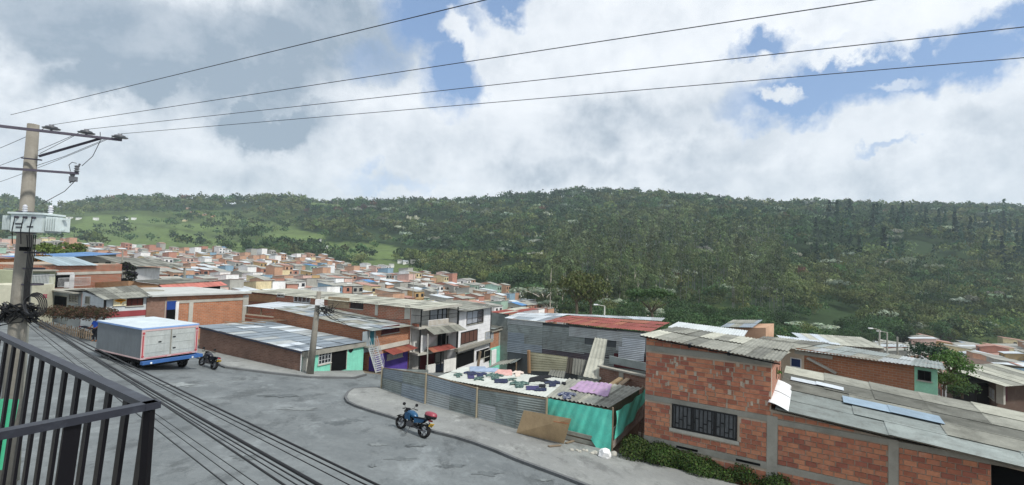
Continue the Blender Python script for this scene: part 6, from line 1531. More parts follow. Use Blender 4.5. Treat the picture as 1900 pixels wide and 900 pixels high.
    for (px, py, d, sc, lb) in ((1010, 540, 205, 14, 'largest silvery umbrella tree, low in the middle of the forest'), (860, 480, 380, 11, 'silvery umbrella tree above the town edge'), (1500, 590, 190, 9, 'wide silvery umbrella tree right of the forest clearing'), (1455, 615, 140, 5.5, 'silvery tree just above the small orange gable'), (1380, 590, 170, 5, 'small silvery tree left of the forest clearing edge'), (1640, 495, 420, 11, 'silvery umbrella tree high on the right hillside')):
        xy = P(px, py, d); z = terr1(xy.x, xy.y); place_tree('silver_leaved_tree', xy.x, xy.y, z, sc, 'umbrella', lb, None, None, 5, .62)
    # far lamp posts and poles
    for i, (px, y0, y1, d, lab, lamp) in enumerate(((1632, 612, 652, 60, 'tall pale street lamp standing beyond the grey roofs', 1), (1646, 617, 648, 64, 'shorter lamp post just right of the tall street lamp', 1), (1665, 625, 670, 52, 'dark slim pole right of the two street lamps', 0), (228, 465, 497, 66, 'slim grey pole beside the dark-roofed house', 0), (1122, 568, 590, 60, 'short pale post above the red shed roof', 1), (768, 505, 535, 150, 'thin far mast above the lower town', 0), (1120, 568, 0, 0, '', 0))):
        if not d: continue
        a, b = P(px, y0, d), P(px, y1, d); o = T('street_lamp' if lamp else 'pole', at(a, b.z - 3), lab, 'street lamp' if lamp else 'pole')
        MB().tube([at(a, b.z - 3), a], [.13, .08], 8).build('shaft', conc_l if lamp else conc, o)
        if lamp: MB().tube([a, a + Vector((-.9, 0, .15))], .04, 6).build('arm', conc_l, o); MB().box(a + Vector((-1.1, 0, .15)), (.5, .25, .12)).build('lamp_head', white, o)
right_background()
# antenna masts on the ridge
for i, (px, py) in enumerate(((543, 366), (627, 372))):
    p = P(px, py, 1040); z = terr1(p.x, p.y); tag(MB().tube([(p.x, p.y, z - 2), (p.x, p.y, z + 24 - i * 6)], .35, 5).build('radio_mast', conc_l, loc=(p.x, p.y, z)), ['thin radio mast on the grassy ridge, left one', 'shorter thin mast on the ridge right of the first'][i], 'mast')

# ------------------------------------------------------------------ utility pole with transformer
def pole_main():
    base = P(45, 440, 12); x, y = base.x, base.y
    zt_ = P(62, 231, 12).z; xt = P(62, 231, 12); xb_ = P(30, 640, 12)
    lean = (xt - xb_) / (xt.z - xb_.z); fz = lambda z: xb_ + lean * (z - xb_.z)
    z0 = gplane(xb_.x, xb_.y)
    cm = mat('pole_concrete', '838078', .95, stain='5f5a50', stain_amt=.5, stain_scale=2, var=.12, bump=.4, streak=.25, objvar=0)
    o = T('utility_pole', fz(z0), 'tall tapered concrete utility pole carrying a pale blue-grey transformer', 'utility pole')
    MB().tube([fz(z0 - .5), fz(z0 + (zt_ - z0) * .5), fz(zt_)], [.21, .165, .115], 20).build('shaft', cm, o, smooth=True)
    mm = mat('dark_galvanised', '4d4a55', .6, .4)
    # crossarms: the direction of the arm recedes to the right of the picture
    def arm(pl, pr, dl, dr, w_=.06, nm='crossarm'): a, b = P(*pl, dl), P(*pr, dr); MB().beam(a, b, w_, w_).build(nm, mm, o); return a, b
    ca, cb = arm((-60, 227), (226, 260), 10.6, 12.6)
    # the end of the arm is nearer its mounting side
    da, db = arm((-60, 307), (146, 322), 10.8, 12.3, .055)
    a, b = P(72, 290, 11.8), P(190, 256, 12.35); MB().beam(a, b, .05, .05).build('brace', mm, o)
    MB().beam(P(40, 293, 11.8), P(77, 297, 11.85), .04, .03).build('step_bolt', mm, o)
    ins = mat('grey_porcelain', '6d7076', .3, spec=.6)
    tops = []
    for px, py, d in ((95, 243, 11.75), (160, 251, 12.15), (222, 259, 12.55)):
        p = P(px, py, d); MB().lathe(p, [(.025, 0), (.025, .03), (.05, .035), (.17, .05), (.18, .065), (.09, .08), (.12, .09), (.12, .105), (.05, .12), (.05, .15), (.02, .155), (.0, .155)], n=14).build('insulator', ins, o, smooth=True); tops.append(p + Vector((0, 0, .15)))
    # fuse cut-outs on the lower arm
    p = P(140, 318, 12.25)
    m = MB(); m.lathe(p + Vector((.03, 0, -.02)), [(.03, 0), (.06, .03), (.03, .06), (.06, .09), (.03, .12), (.06, .15), (.02, .18)], n=10); m.lathe(p + Vector((-.08, 0, -.28)), [(.03, 0), (.055, .04), (.03, .08), (.055, .12), (.03, .16), (.05, .2), (.02, .24)], n=10); m.beam(p + Vector((-.12, 0, -.3)), p + Vector((.1, 0, .2)), .03); m.box(p + Vector((-.04, 0, -.2)), (.14, .1, .12)); m.build('fuse_cutout', ins, o)
    # transformer
    t = T('transformer', P(58, 432, 11.55), 'pale blue-grey box transformer with finned radiators clamped to the concrete pole', 'transformer')
    tm = mat('transformer_paint', 'c6d2d3', .45, .1, stain='8b9694', stain_amt=.3, stain_scale=3, streak=.15, objvar=0)
    a, b = P(33, 398, 11.45), P(88, 432, 11.45); cx_ = (a.x + b.x) / 2; cz = (a.z + b.z) / 2; wd = b.x - a.x; ht = a.z - b.z
    yb = 11.55
    MB().box((cx_, yb, cz), (wd, .5, ht)).build('tank', tm, t)
    MB().box((cx_, yb, cz + ht / 2 + .025), (wd + .1, .58, .045)).build('lid', tm, t)
    for sx in (-1, 1):
        n = 5
        for i in range(n): MB().box((cx_ + sx * (wd / 2 + .07 + .045 * i), yb, cz + .0), (.014, .46 - .02 * i, ht * .82)).build('radiator_fin', tm, t)
        m = MB(); m.box((cx_ + sx * (wd / 2 + .2), yb, cz + ht * .33), (.3, .07, .05)); m.box((cx_ + sx * (wd / 2 + .16), yb, cz - ht * .33), (.38, .07, .05)); m.build('radiator_pipe', tm, t)
        MB().lathe((cx_ + sx * wd * .42, yb, cz + ht / 2 + .05), [(.05, 0), (.03, .03), (.055, .05), (.03, .08), (.055, .1), (.03, .13), (.05, .15), (.02, .2), (0, .2)], n=10).build('bushing', mat('pale_porcelain', 'b9bcc4', .3), t)
    for i in range(3):
        p = Vector((cx_ - .2 + .2 * i, yb - .255, cz + .13)); MB().tube([p, p + Vector((0, -.07, .0))], .028, 8).build('low_bushing', mm, t)
        MB().tube([p + Vector((0, -.07, 0)), p + Vector((.02, -.1, -.1)), p + Vector((-.06, -.05, -.3)), p + Vector((-.1, .02, -.62))], .01, 6).build('lead', black, t)
    for dx, dz in ((-.16, -.1), (.1, -.08), (-.18, -.02)): MB().box((cx_ + dx, yb - .256, cz + dz), (.14, .012, .035)).build('plate', mat('nameplate', '4b4f55', .5), t)
    for dz in (.28, -.22): MB().lathe((fz(cz + dz).x, fz(cz + dz).y, cz + dz), [(.19, 0), (.19, .04)], n=16).build('pole_clamp', mm, t)
    # cable nest, coil and junction boxes
    c = fz(P(50, 580, 12).z); g = random.Random(2)
    nest = MB()
    for i in range(16):
        pts = []; a0 = g.random() * 6.28
        for k in range(9): a_ = a0 + k * .8; rr = .2 + .22 * g.random(); pts.append(c + Vector((rr * math.cos(a_) * 1.2 + .05, rr * math.sin(a_) * .7 - .05, (g.random() - .5) * .5)))
        nest.tube(pts, .012 + .008 * g.random(), 5)
    k = nest.build('cable_nest', black, o)
    cc = P(62, 566, 11.6)
    for i in range(5):
        r_ = .24 + .02 * i; pts = [cc + Vector((r_ * math.cos(t_) * .75, .03 * i - .05 + r_ * math.sin(t_) * .3, r_ * math.sin(t_) * .8 - r_ * math.cos(t_) * .35)) for t_ in [6.2832 * q / 16 for q in range(17)]]
        MB().tube(pts, .013, 6).build('cable_coil', black, o)
    for px, py in ((48, 470), (46, 500), (43, 530)): p = P(px, py, 11.75); m = MB(); m.lathe((p.x - .02, 12, p.z), [(.20, 0), (.205, .02), (.2, .04)], n=16); m.build('strap', mm, o)
    MB().box(P(47, 462, 11.74), (.16, .14, .1)).build('junction_box', dark, o)
    dn = MB(); 
    for i in range(5): dn.tube([P(50 + i * 4, 436, 11.75), P(52 + i * 3, 470, 11.72), P(46 + i * 2.5, 520, 11.7), P(44 + i * 2.5, 560, 11.7)], .012, 5)
    dn.build('down_leads', black, o)
    # thinner second post
    p0, p1 = P(56, 463, 12.4), P(43, 640, 12.4); l2 = (p0 - p1) / (p0.z - p1.z); pb = p1 + l2 * (gplane(p1.x, p1.y) - p1.z)
    tag(MB().tube([pb, p0], [.12, .075], 12).build('short_post', mat('pale_post', 'a09f93', .95, stain='6e6c60', streak=.3), loc=pb, smooth=True), 'slimmer pale concrete post close behind the tall pole', 'pole')
    # jumpers
    j = MB(); q = [P(186, 245, 12.3), P(186, 262, 12.3), P(172, 290, 12.3), P(152, 308, 12.3)]; j.tube(q, .008, 5); j.tube([P(140, 335, 12.2), P(120, 355, 12.1), P(78, 378, 11.8)], .008, 5); j.tube([P(131, 318, 12.25), P(128, 306, 12.25), P(134, 301, 12.25), P(142, 303, 12.25)], .008, 5); j.tube([P(196, 258, 12.4), P(120, 290, 12.2), P(60, 310, 12)], .006, 5); j.tube([P(140, 251, 12.1), P(74, 285, 11.8)], .006, 5); j.build('jumper_wire', black, o)
    return tops, c
INS, NEST = pole_main()
def wires():
    wm_ = mat('line_wire', '3a3d42', .6, .2, objvar=0)
    def line(name, pts, r, lab, cat='power line', m=wm_):
        o = MB().tube(pts, r, 6).build(name, m, loc=pts[0], smooth=True); tag(o, lab, cat); return o
    def sag(a, b, s, n=24, ext=0): 
        a, b = Vector(a), Vector(b); out = []
        for i in range(n + 1):
            t = i / n; p = a.lerp(b, t); out.append(p - Vector((0, 0, 4 * s * t * (1 - t))))
        return out
    # four overhead lines; each continues to the next pole outside the picture on the right
    def overhead(p_start, px, py, z, r, lab, left=None):
        e = PZ(px, py, z); d = e - p_start; e2 = p_start + d * 1.6
        line('power_line', sag(p_start, e2, 0.0), r * .72, lab)
        if left: line('power_line', sag(p_start, Vector(left), .1), r, lab.replace('running right', 'running left off the pole'))
    overhead(P(20, 213, 11.3), 900, 0, P(20, 213, 11.3).z - .2, .0085, 'uppermost overhead wire crossing the left sky, running right')
    overhead(INS[0], 1620, 0, INS[0].z - .15, .0085, 'second overhead wire from the top, running right from the first insulator')
    overhead(INS[1], 1900, 50, INS[1].z - .15, .0085, 'third overhead wire from the top, running right from the middle insulator')
    overhead(INS[2], 1900, 107, INS[2].z - .15, .0085, 'lowest overhead wire, running right from the end insulator')
    for i, (p, (lx, ly)) in enumerate(zip(INS, ((-200, 330), (-200, 360), (-200, 390)))):
        line('power_line', sag(p, P(lx, ly, 24), .3), .007, ['faint wire leaving leftwards from the first insulator', 'faint wire leaving leftwards from the middle insulator', 'faint wire leaving leftwards from the end insulator'][i])
    # bundle of street cables sweeping down to the right under the balcony
    specs = [((66, 590), (722, 900), 4.4, .022, 0.0), ((64, 594), (700, 900), 4.5, .013, .0), ((60, 590), (668, 900), 4.45, .010, 0), ((58, 593), (612, 900), 4.0, .030, .0), ((60, 596), (590, 900), 4.0, .013, 0), ((56, 592), (570, 900), 3.95, .010, 0),
             ((62, 585), (545, 900), 3.9, .018, 0), ((50, 597), (497, 900), 3.8, .007, 0), ((56, 600), (470, 900), 3.7, .007, 0), ((48, 600), (437, 900), 3.7, .010, 0)]
    labs = ['outermost thick black cable of the bundle, nearest the motorcycle', 'medium cable just inside the outermost one', 'thin cable third from the outside of the bundle', 'thickest black cable in the middle of the bundle', 'medium cable hugging the thickest one', 'thin cable just left of the thickest one', 'firm black cable left of the middle of the bundle', 'hair-thin wire left of the bundle', 'second hair-thin wire left of the bundle', 'innermost thin cable nearest the balcony railing']
    for (s_, e_, d, r, sg), lb in zip(specs, labs):
        a = P(s_[0], s_[1], 11.9); b = P(e_[0], e_[1], d); b2 = a + (b - a) * 1.6
        line('street_cable', sag(a, b2, -.0 + .05), r * .55, lb, 'cable', black)
    # two spans further out that end at the mid pole
    MT = P(590, 570, 38)
    for i, (px, py, d, e) in enumerate(((330, 690, 26, 0), (340, 706, 24, 0))):
        pass
    for i in range(3):
        line('street_cable', sag(P(60, 586 + 3 * i, 12), P(-200, 600 + 14 * i, 20), .1), .018, ['upper black cable leaving the pole to the left', 'middle black cable leaving the pole to the left', 'lower black cable leaving the pole to the left'][i], 'cable', black)
    # thin cable crossing behind the truck towards the corner
    # mid pole
    p1 = P(575, 695, 37.0); p0 = P(592, 541, 37.0); z0 = gplane(p1.x, p1.y); cm = _mc['pole_concrete']; l2 = (p0 - p1) / (p0.z - p1.z); pb = p1 + l2 * (z0 - p1.z)
    o = T('utility_pole', pb, 'leaning concrete utility pole at the corner of the turquoise house with a cable tangle', 'utility pole')
    MB().tube([pb, p0], [.27, .16], 14).build('shaft', cm, o, smooth=True)
    bx = P(593, 561, 36.7); MB().box(bx, (.55, .3, .42)).build('meter_box', white, o)
    MB().beam(P(583, 550, 37), P(602, 552, 37), .08).build('crossarm', conc, o)
    g = random.Random(5); m = MB()
    for i in range(14):
        c = P(592 + g.random() * 10, 568 + g.random() * 12, 36.7); pts = [c + Vector(((g.random() - .5) * .9 + .15 * k, (g.random() - .5) * .3, (g.random() - .5) * .7)) for k in range(6)]; m.tube(pts, .018, 4)
    m.build('cable_tangle', black, o)
    ends = [((640, 597, 38), 'first cable drooping right from the corner pole'), ((700, 590, 44), 'second cable running right from the corner pole over the zinc roof'), ((760, 592, 47), 'third cable running from the corner pole to the balcony house'), ((757, 600, 47), 'fourth cable just below the third from the corner pole'), ((628, 592, 37), 'short drooping cable end right of the corner pole'), ((678, 612, 42), 'cable from the corner pole to the stair house corner')]
    for (e, lb) in ends: line('service_cable', sag(P(594, 570, 36.8), P(*e), .35), .022, lb, 'cable', black)
    # third pole tucked by the right side of the stair house handled as thin service drops
wires()
# ------------------------------------------------------------------ box trailer
rub = mat('tyre_rubber', '161617', .9, objvar=.05); chrome = mat('bright_metal', '9a9ca0', .3, .8, objvar=0); 
def wheel(parent, c, ax, r, w_, spokes=6):
    ax = Vector(ax).normalized(); o = MB(); o.lathe(Vector(c) - ax * w_ / 2, [(r * .72, 0), (r * .93, .0), (r, w_ * .25), (r, w_ * .75), (r * .93, w_), (r * .72, w_), (r * .70, w_ * .5), (r * .72, 0)], ax, 24)
    wl = o.build('wheel', rub, parent, smooth=True)
    m = MB(); m.lathe(Vector(c) - ax * w_ * .35, [(r * .73, 0), (r * .73, w_ * .7)], ax, 24); m.lathe(Vector(c) - ax * w_ * .5, [(0, 0), (r * .18, 0), (r * .18, w_), (0, w_)], ax, 10)
    a = ax.orthogonal().normalized(); b = ax.cross(a)
    for k in range(spokes): t = 2 * math.pi * k / spokes; d = a * math.cos(t) + b * math.sin(t); m.beam(Vector(c) + d * r * .1, Vector(c) + d * r * .72, w_ * .35, r * .12)
    m.build('rim', chrome, wl); return wl
def trailer():
    RL = G(262, 688); D = RL.y; zb = P(262, 668, D).z; ztop = P(262, 609, D).z
    th = None
    # side runs to px 182, rear to px 367; angle fixed at 62 degrees
    a = R(62); rd = Vector((math.cos(a), math.sin(a), 0)); sdv = Vector((-math.sin(a), math.cos(a), 0))
    RLt = P(262, 640, D); W_ = (colx(RLt, rd, 367, 610) - Vector((RLt.x, RLt.y, 0))).length; Ls = (colx(RLt, sdv, 181, 610) - Vector((RLt.x, RLt.y, 0))).length
    print('trailer', W_, Ls, D, zb, ztop)
    base = Vector((RLt.x, RLt.y, 0)); Fm = Matrix((sdv, rd, Vector((0, 0, 1)))).transposed()       # local x forward along the side, y to the right
    L3 = lambda x, y, z: base + Fm @ Vector((x, y, 0)) + Vector((0, 0, z))
    o = T('box_trailer', L3(0, 0, zg(base)), 'big grey cargo box with pale roof and double rear doors on a blue underframe', 'truck')
    side = mat('grey_box_side', '6c7378', .6, .1, stain='565c60', stain_amt=.3, stain_scale=.8, var=.08, streak=.2, objvar=0); door_m = mat('grey_white_door', 'a9afae', .55, .1, stain='85877f', stain_amt=.35, streak=.2, objvar=0)
    rf = mat('pale_roof_panel', 'b9c4ca', .6, stain='98a1a3', stain_amt=.3, objvar=0); blu = mat('trailer_blue', '39619a', .5, .1, objvar=0); red = mat('faded_red_trim', 'a3474d', .6, objvar=0); pkm = mat('pinkish_trim', 'b8a0a0', .6, objvar=0)
    def bx(x0, x1, y0, y1, z0, z1, nm, m, par=None): 
        q = MB(); q.hexa([L3(x0, y0, z0), L3(x1, y0, z0), L3(x1, y1, z0), L3(x0, y1, z0)][::-1], [L3(x0, y0, z1), L3(x1, y0, z1), L3(x1, y1, z1), L3(x0, y1, z1)][::-1]); return q.build(nm, m, par or o)
    H = ztop - zb
    bx(0, Ls, 0, W_, zb, ztop - .05, 'box', side)
    bx(-.03, Ls + .03, -.03, W_ + .03, ztop - .047, ztop + .0, 'roof', rf)
    for (y0, y1) in ((-.06, -.03), (W_ + .03, W_ + .06)): bx(-.06, Ls + .06, y0, y1, ztop - .10, ztop - .01, 'roof_edge', mat('light_blue_edge', '7f9fd0', .5))
    bx(-.06, -.03, -.06, W_ + .06, ztop - .10, ztop - .01, 'roof_edge', _mc['light_blue_edge'])
    # side ribs
    for i in range(14): x = Ls * (i + .5) / 14; bx(x - .012, x + .012, -.005, 0, zb + .08, ztop - .12, 'side_rib', side)
    bx(0, Ls, -.03, 0, zb - .0, zb + .07, 'side_rail', pkm)
    # rear frame and doors
    bx(-.05, 0, -.02, .16, zb, ztop - .1, 'rear_post', pkm); bx(-.05, 0, W_ - .16, W_ + .02, zb, ztop - .1, 'rear_post', pkm)
    bx(-.05, 0, .16, W_ - .16, ztop - .22, ztop - .1, 'rear_header', pkm); bx(-.05, 0, .16, W_ - .16, zb, zb + .12, 'rear_sill', pkm)
    for (y0, y1) in ((.03, .10), (W_ - .1, W_ - .03)): bx(-.062, -.052, y0, y1, zb + .25, ztop - .45, 'red_strip', red)
    bx(-.062, -.052, .25, W_ * .45, zb + .03, zb + .06, 'red_strip', red); bx(-.062, -.052, W_ * .52, W_ - .3, zb + .03, zb + .06, 'red_strip', red)
    for (y0, y1) in ((.17, W_ / 2 - .02), (W_ / 2 + .02, W_ - .17)):
        d = bx(-.03, 0.0, y0, y1, zb + .13, ztop - .23, 'door', door_m)
        for k in range(3): z = zb + .13 + (H - .4) * (k + .5) / 3; bx(-.045, -.031, y0 + .06, y1 - .06, z - .02, z + .02, 'rib', door_m, d)
    bx(-.06, -.03, W_ / 2 - .03, W_ / 2 + .03, zb + .13, ztop - .23, 'lock_bar', conc)
    for (y_, z_) in ((W_ * .28, .5), (W_ * .53, .62), (W_ * .54, .25)): bx(-.075, -.046, y_, y_ + .16, zb + H * z_, zb + H * z_ + .06, 'handle', black)
    for y_ in (.08, W_ - .08):
        for z_ in (zb + .18, ztop - .32): q = MB(); q.lathe(L3(-.05, y_, z_), [(.001, .02), (.07, .02), (.07, 0)], -sdv, 12); q.build('corner_lamp', red, o)
    # underframe
    bx(-.1, Ls + .3, .05, .16, zb - .22, zb - .03, 'frame_rail', dark); bx(-.35, Ls + .3, W_ - .14, W_, zb - .28, zb - .02, 'frame_rail', blu)
    bx(-.4, -.12, -.05, W_ + .2, zb - .26, zb - .08, 'rear_bumper', blu); 
    for i in range(4): x = Ls * (i + .4) / 4; bx(x, x + .12, .14, W_ - .14, zb - .24, zb - .05, 'cross_member', dark)
    for y_ in (.35, W_ - .5): q = MB(); q.lathe(L3(-.505, y_, zb - .17), [(.001, .012), (.06, .012), (.06, 0)], -sdv, 10); q.build('tail_lamp', mat('pale_reflector', 'd5dbe0', .3), o)
    for x in (Ls * .22, Ls * .72):
        for y_ in (.18, W_ - .18):
            gz_ = gplane(*(L3(x, y_, 0)).xy); rr = min(.46, (zb - .15 - gz_) / 1.75); wheel(o, L3(x, y_, gz_ + rr), rd, rr, .24)
    bx(.2, Ls, .3, W_ - .3, zb - .5, zb - .32, 'chassis_beam', dark)
trailer()

# ------------------------------------------------------------------ motorcycles
def motorcycle(loc, heading, label, tank_col, box_col=None, plate=True, sc=1.0, lean=R(7)):
    """local: x forward, y left, z up; ground contact at z=0"""
    o = T('motorcycle', (0, 0, 0), label, 'motorcycle')
    pn = lambda n, c: mat(n, c, .35, .2, var=.05, spec=.6, objvar=0)
    body = pn('paint_' + tank_col, tank_col); blk = mat('black_plastic', '1a1a1d', .55, objvar=0); seatm = mat('seat_vinyl', '1c2030', .7, objvar=0); eng = mat('engine_grey', '4b4c50', .45, .6, objvar=0)
    fw_ = wheel(o, (.66, 0, .3), (0, 1, 0), .3, .10); rw = wheel(o, (-.64, 0, .3), (0, 1, 0), .3, .13)
    m = MB()
    for sy in (-1, 1): m.tube([(.68, sy * .09, .3), (.46, sy * .09, .86)], .028, 8)
    m.beam((.47, -.12, .78), (.47, .12, .78), .06); m.build('fork', eng, o)
    m = MB(); m.tube([(.47, 0, .82), (.1, 0, .62), (-.3, 0, .58), (-.55, 0, .68)], .035, 8); m.tube([(.44, 0, .75), (.22, 0, .35), (-.18, 0, .3), (-.3, 0, .58)], .03, 8); m.build('frame', blk, o)
    m = MB()
    for sy in (-1, 1): m.tube([(-.15, sy * .09, .32), (-.64, sy * .1, .3)], .03, 8)
    m.build('swingarm', eng, o)
    m = MB(); m.box((.08, 0, .38), (.36, .24, .22)); m.lathe((.16, 0, .44), [(.11, 0), (.12, .05), (.1, .08), (.12, .11), (.1, .14), (.11, .2)], (.35, 0, .94), 10); m.lathe((.0, -.15, .36), [(0, 0), (.1, 0), (.1, .3), (0, .3)], (0, 1, 0), 12); m.build('engine', eng, o)
    # tank: lofted body
    m = MB(); secs = [(.44, .08, .84, .06), (.36, .14, .88, .12), (.18, .17, .89, .15), (.0, .14, .84, .13), (-.1, .09, .77, .08)]; n = 12; base = 0
    for (x, ry, zc_, rz) in secs:
        for j in range(n): t = 2 * math.pi * j / n; m.v.append((x, ry * math.cos(t), zc_ - .04 + rz * math.sin(t)))
    for i in range(len(secs) - 1):
        for j in range(n): m.f.append([i * n + j, i * n + (j + 1) % n, (i + 1) * n + (j + 1) % n, (i + 1) * n + j]); m.m.append(0); m.uv.append([(0, 0)] * 4)
    for e in (0, len(secs) - 1): m.f.append([e * n + j for j in range(n)]); m.m.append(0); m.uv.append([(0, 0)] * n)
    m.build('tank', body, o, smooth=True)
    for sy in (-1, 1):
        m = MB(); m.hexa([(.42, sy * .12, .55), (.12, sy * .15, .55), (.12, sy * .11, .55), (.42, sy * .09, .55)], [(.46, sy * .15, .82), (.14, sy * .18, .78), (.14, sy * .14, .78), (.46, sy * .12, .82)]); m.build('shroud', body, o)
        m = MB(); m.hexa([(-.1, sy * .10, .5), (-.5, sy * .08, .62), (-.5, sy * .05, .62), (-.1, sy * .06, .5)], [(-.08, sy * .12, .70), (-.62, sy * .09, .78), (-.62, sy * .06, .78), (-.08, sy * .08, .70)]); m.build('side_cover', body, o)
    m = MB(); m.hexa([(-.05, -.11, .72), (-.75, -.1, .78), (-.75, .1, .78), (-.05, .11, .72)][::-1], [(-.08, -.13, .78), (-.72, -.13, .87), (-.72, .13, .87), (-.08, .13, .78)][::-1]); m.build('seat', seatm, o)
    m = MB(); m.tube([(.36, -.38, 1.0), (.42, -.2, 1.03), (.47, -.06, .93), (.47, .06, .93), (.42, .2, 1.03), (.36, .38, 1.0)], .016, 8); hb = m.build('handlebar', blk, o)
    for sy in (-1, 1):
        MB().tube([(.37, sy * .28, 1.01), (.35, sy * .4, 1.0)], .024, 8).build('grip', blk, hb)
        MB().tube([(.41, sy * .24, 1.03), (.42, sy * .3, 1.2)], .008, 6).build('mirror_stem', blk, hb); q = MB(); q.lathe((.42, sy * .34, 1.21), [(0, 0), (.075, 0), (.07, .03), (0, .03)], (-1, 0, 0), 12); q.build('mirror', blk, hb)
    m = MB(); m.lathe((.52, 0, .86), [(.03, -.06), (.09, -.02), (.1, .04), (.085, .06)], (1, 0, -.1), 16); hl = m.build('headlight', blk, o, smooth=True); q = MB(); q.lathe((.578, 0, .855), [(0, .004), (.08, 0)], (1, 0, -.1), 16); q.build('lens', chrome, hl)
    m = MB(); m.box((.47, 0, .99), (.08, .18, .09)); m.build('instrument', blk, o)
    for (cx_, a0, a1) in ((.66, 35, 140), (-.64, 20, 130)):
        m = MB(); pts = [(cx_ + .345 * math.cos(R(t)), 0, .3 + .345 * math.sin(R(t))) for t in range(a0, a1, 15)]
        for p, q in zip(pts[:-1], pts[1:]): m.beam(p, q, .13, .012, up=(0, 1, 0)) if False else m.beam(p, q, .012, .13, up=(0, 1, 0))
        m.build('mudguard', blk, o)
    m = MB(); m.tube([(.2, -.13, .3), (-.1, -.15, .24), (-.3, -.17, .28)], .022, 8); m.tube([(-.3, -.17, .28), (-.78, -.18, .42)], [.04, .05], 10); m.build('exhaust', eng, o)
    MB().beam((-.78, 0, .72), (-.95, 0, .55), .06, .02).build('tail_bracket', blk, o)
    MB().box((-.84, 0, .80), (.06, .16, .07)).build('tail_light', mat('tail_red', '8b1a1c', .3, objvar=0), o)
    if plate: 
        pl = MB(); pl.box((-.93, 0, .64), (.012, .22, .16), Matrix.Rotation(R(-25), 3, 'Y')); k = pl.build('number_plate', mat('plate_yellow', 'd9b23a', .5, objvar=0), o)
        q = MB()
        for i in range(6): q.box((-.939, -.075 + .03 * i, .645), (.003, .016, .05), Matrix.Rotation(R(-25), 3, 'Y'))
        q.build('plate_characters', blk, k)
    MB().tube([(.02, .1, .28), (-.06, .3, .02)], .013, 6).build('side_stand', eng, o)
    for sy in (-1, 1): MB().tube([(.0, sy * .1, .3), (.02, sy * .26, .3)], .014, 6).build('footpeg', blk, o)
    if box_col:
        bx = T('top_box', (0, 0, 0), None, None); bx.parent = o; bm_ = mat('box_' + box_col, box_col, .4, var=.05, spec=.6, objvar=0)
        k = MB(); k.lathe((-.78, 0, .90), [(.02, 0), (.19, .01), (.22, .07), (.22, .13)], (0, 0, 1), 20); b1 = k.build('box_base', blk, bx, smooth=True); b1.scale = (1.15, 1, 1); b1.location.x += .117
        k = MB(); k.lathe((-.78, 0, 1.032), [(.22, 0), (.215, .08), (.17, .14), (.08, .165), (0, .17)], (0, 0, 1), 20); b2 = k.build('box_lid', bm_, bx, smooth=True); b2.scale = (1.15, 1, 1); b2.location.x += .117
        MB().beam((-.55, 0, .88), (-.95, 0, .9), .2, .02).build('rack', blk, o)
    nrm = Vector((.108, .136, 1)).normalized(); h = Vector((math.cos(heading), math.sin(heading), 0)); h = (h - nrm * h.dot(nrm)).normalized(); lft = nrm.cross(h)
    M_ = Matrix((h, lft, nrm)).transposed().to_4x4(); o.matrix_world = Matrix.Translation(loc) @ M_ @ Matrix.Rotation(lean, 4, 'X') @ Matrix.Diagonal((sc * 1.16, sc, sc * .86, 1))
    return o
def aim(front, rear): d = front - rear; return math.atan2(d.y, d.x)
a, b = G(788, 814, .02), G(738, 794, .02)
mid = (a + b) / 2; motorcycle(mid, aim(b, a), 'blue motorcycle with a red-lidded top box parked against the kerb', '174c72', '873040', sc=1.16)
print('moto len', (b - a).length)
a, b = G(402, 688, .02), G(366, 676, .02)
motorcycle((a + b) / 2, aim(b, a), 'dark motorcycle with a yellow plate parked behind the cargo box', '22242e', None, sc=1.15); print('moto2', (b - a).length)
a, b = G(184, 636, .02), G(160, 626, .02); motorcycle((a + b) / 2 + Vector((0, 0, 0)), aim(a, b) + .5, 'white motorcycle standing in front of the cargo box', 'c9cccf', None, plate=False, sc=1.3)
print('moto3', (b - a).length)

# ------------------------------------------------------------------ person in blue shirt behind the box
def skin_mesh(name, pts, edges, radii, m, parent, sub=2, root=0):
    me = bpy.data.meshes.new(name); off = wloc(parent); me.from_pydata([tuple(Vector(p) - off) for p in pts], edges, []); o = bpy.data.objects.new(name, me); COL.objects.link(o)
    me.skin_vertices.new() if hasattr(me.skin_vertices, 'new') else None
    o.modifiers.new('skin', 'SKIN'); o.modifiers.new('sub', 'SUBSURF').levels = sub; o.modifiers['sub'].render_levels = sub
    if not me.skin_vertices: 
        bm = bmesh.new(); bm.from_mesh(me); bm.verts.layers.skin.verify(); bm.to_mesh(me); bm.free()
    for i, r in enumerate(radii): me.skin_vertices[0].data[i].radius = (r, r) if not isinstance(r, tuple) else r; me.skin_vertices[0].data[i].use_root = (i == root)
    dg = bpy.context.evaluated_depsgraph_get(); ev = o.evaluated_get(dg); m2 = bpy.data.meshes.new_from_object(ev); m2.name = name
    bpy.data.objects.remove(o); m2.materials.clear(); m2.materials.append(m); o = bpy.data.objects.new(name, m2); COL.objects.link(o); o.parent = parent
    m2.polygons.foreach_set('use_smooth', [True] * len(m2.polygons)); return o
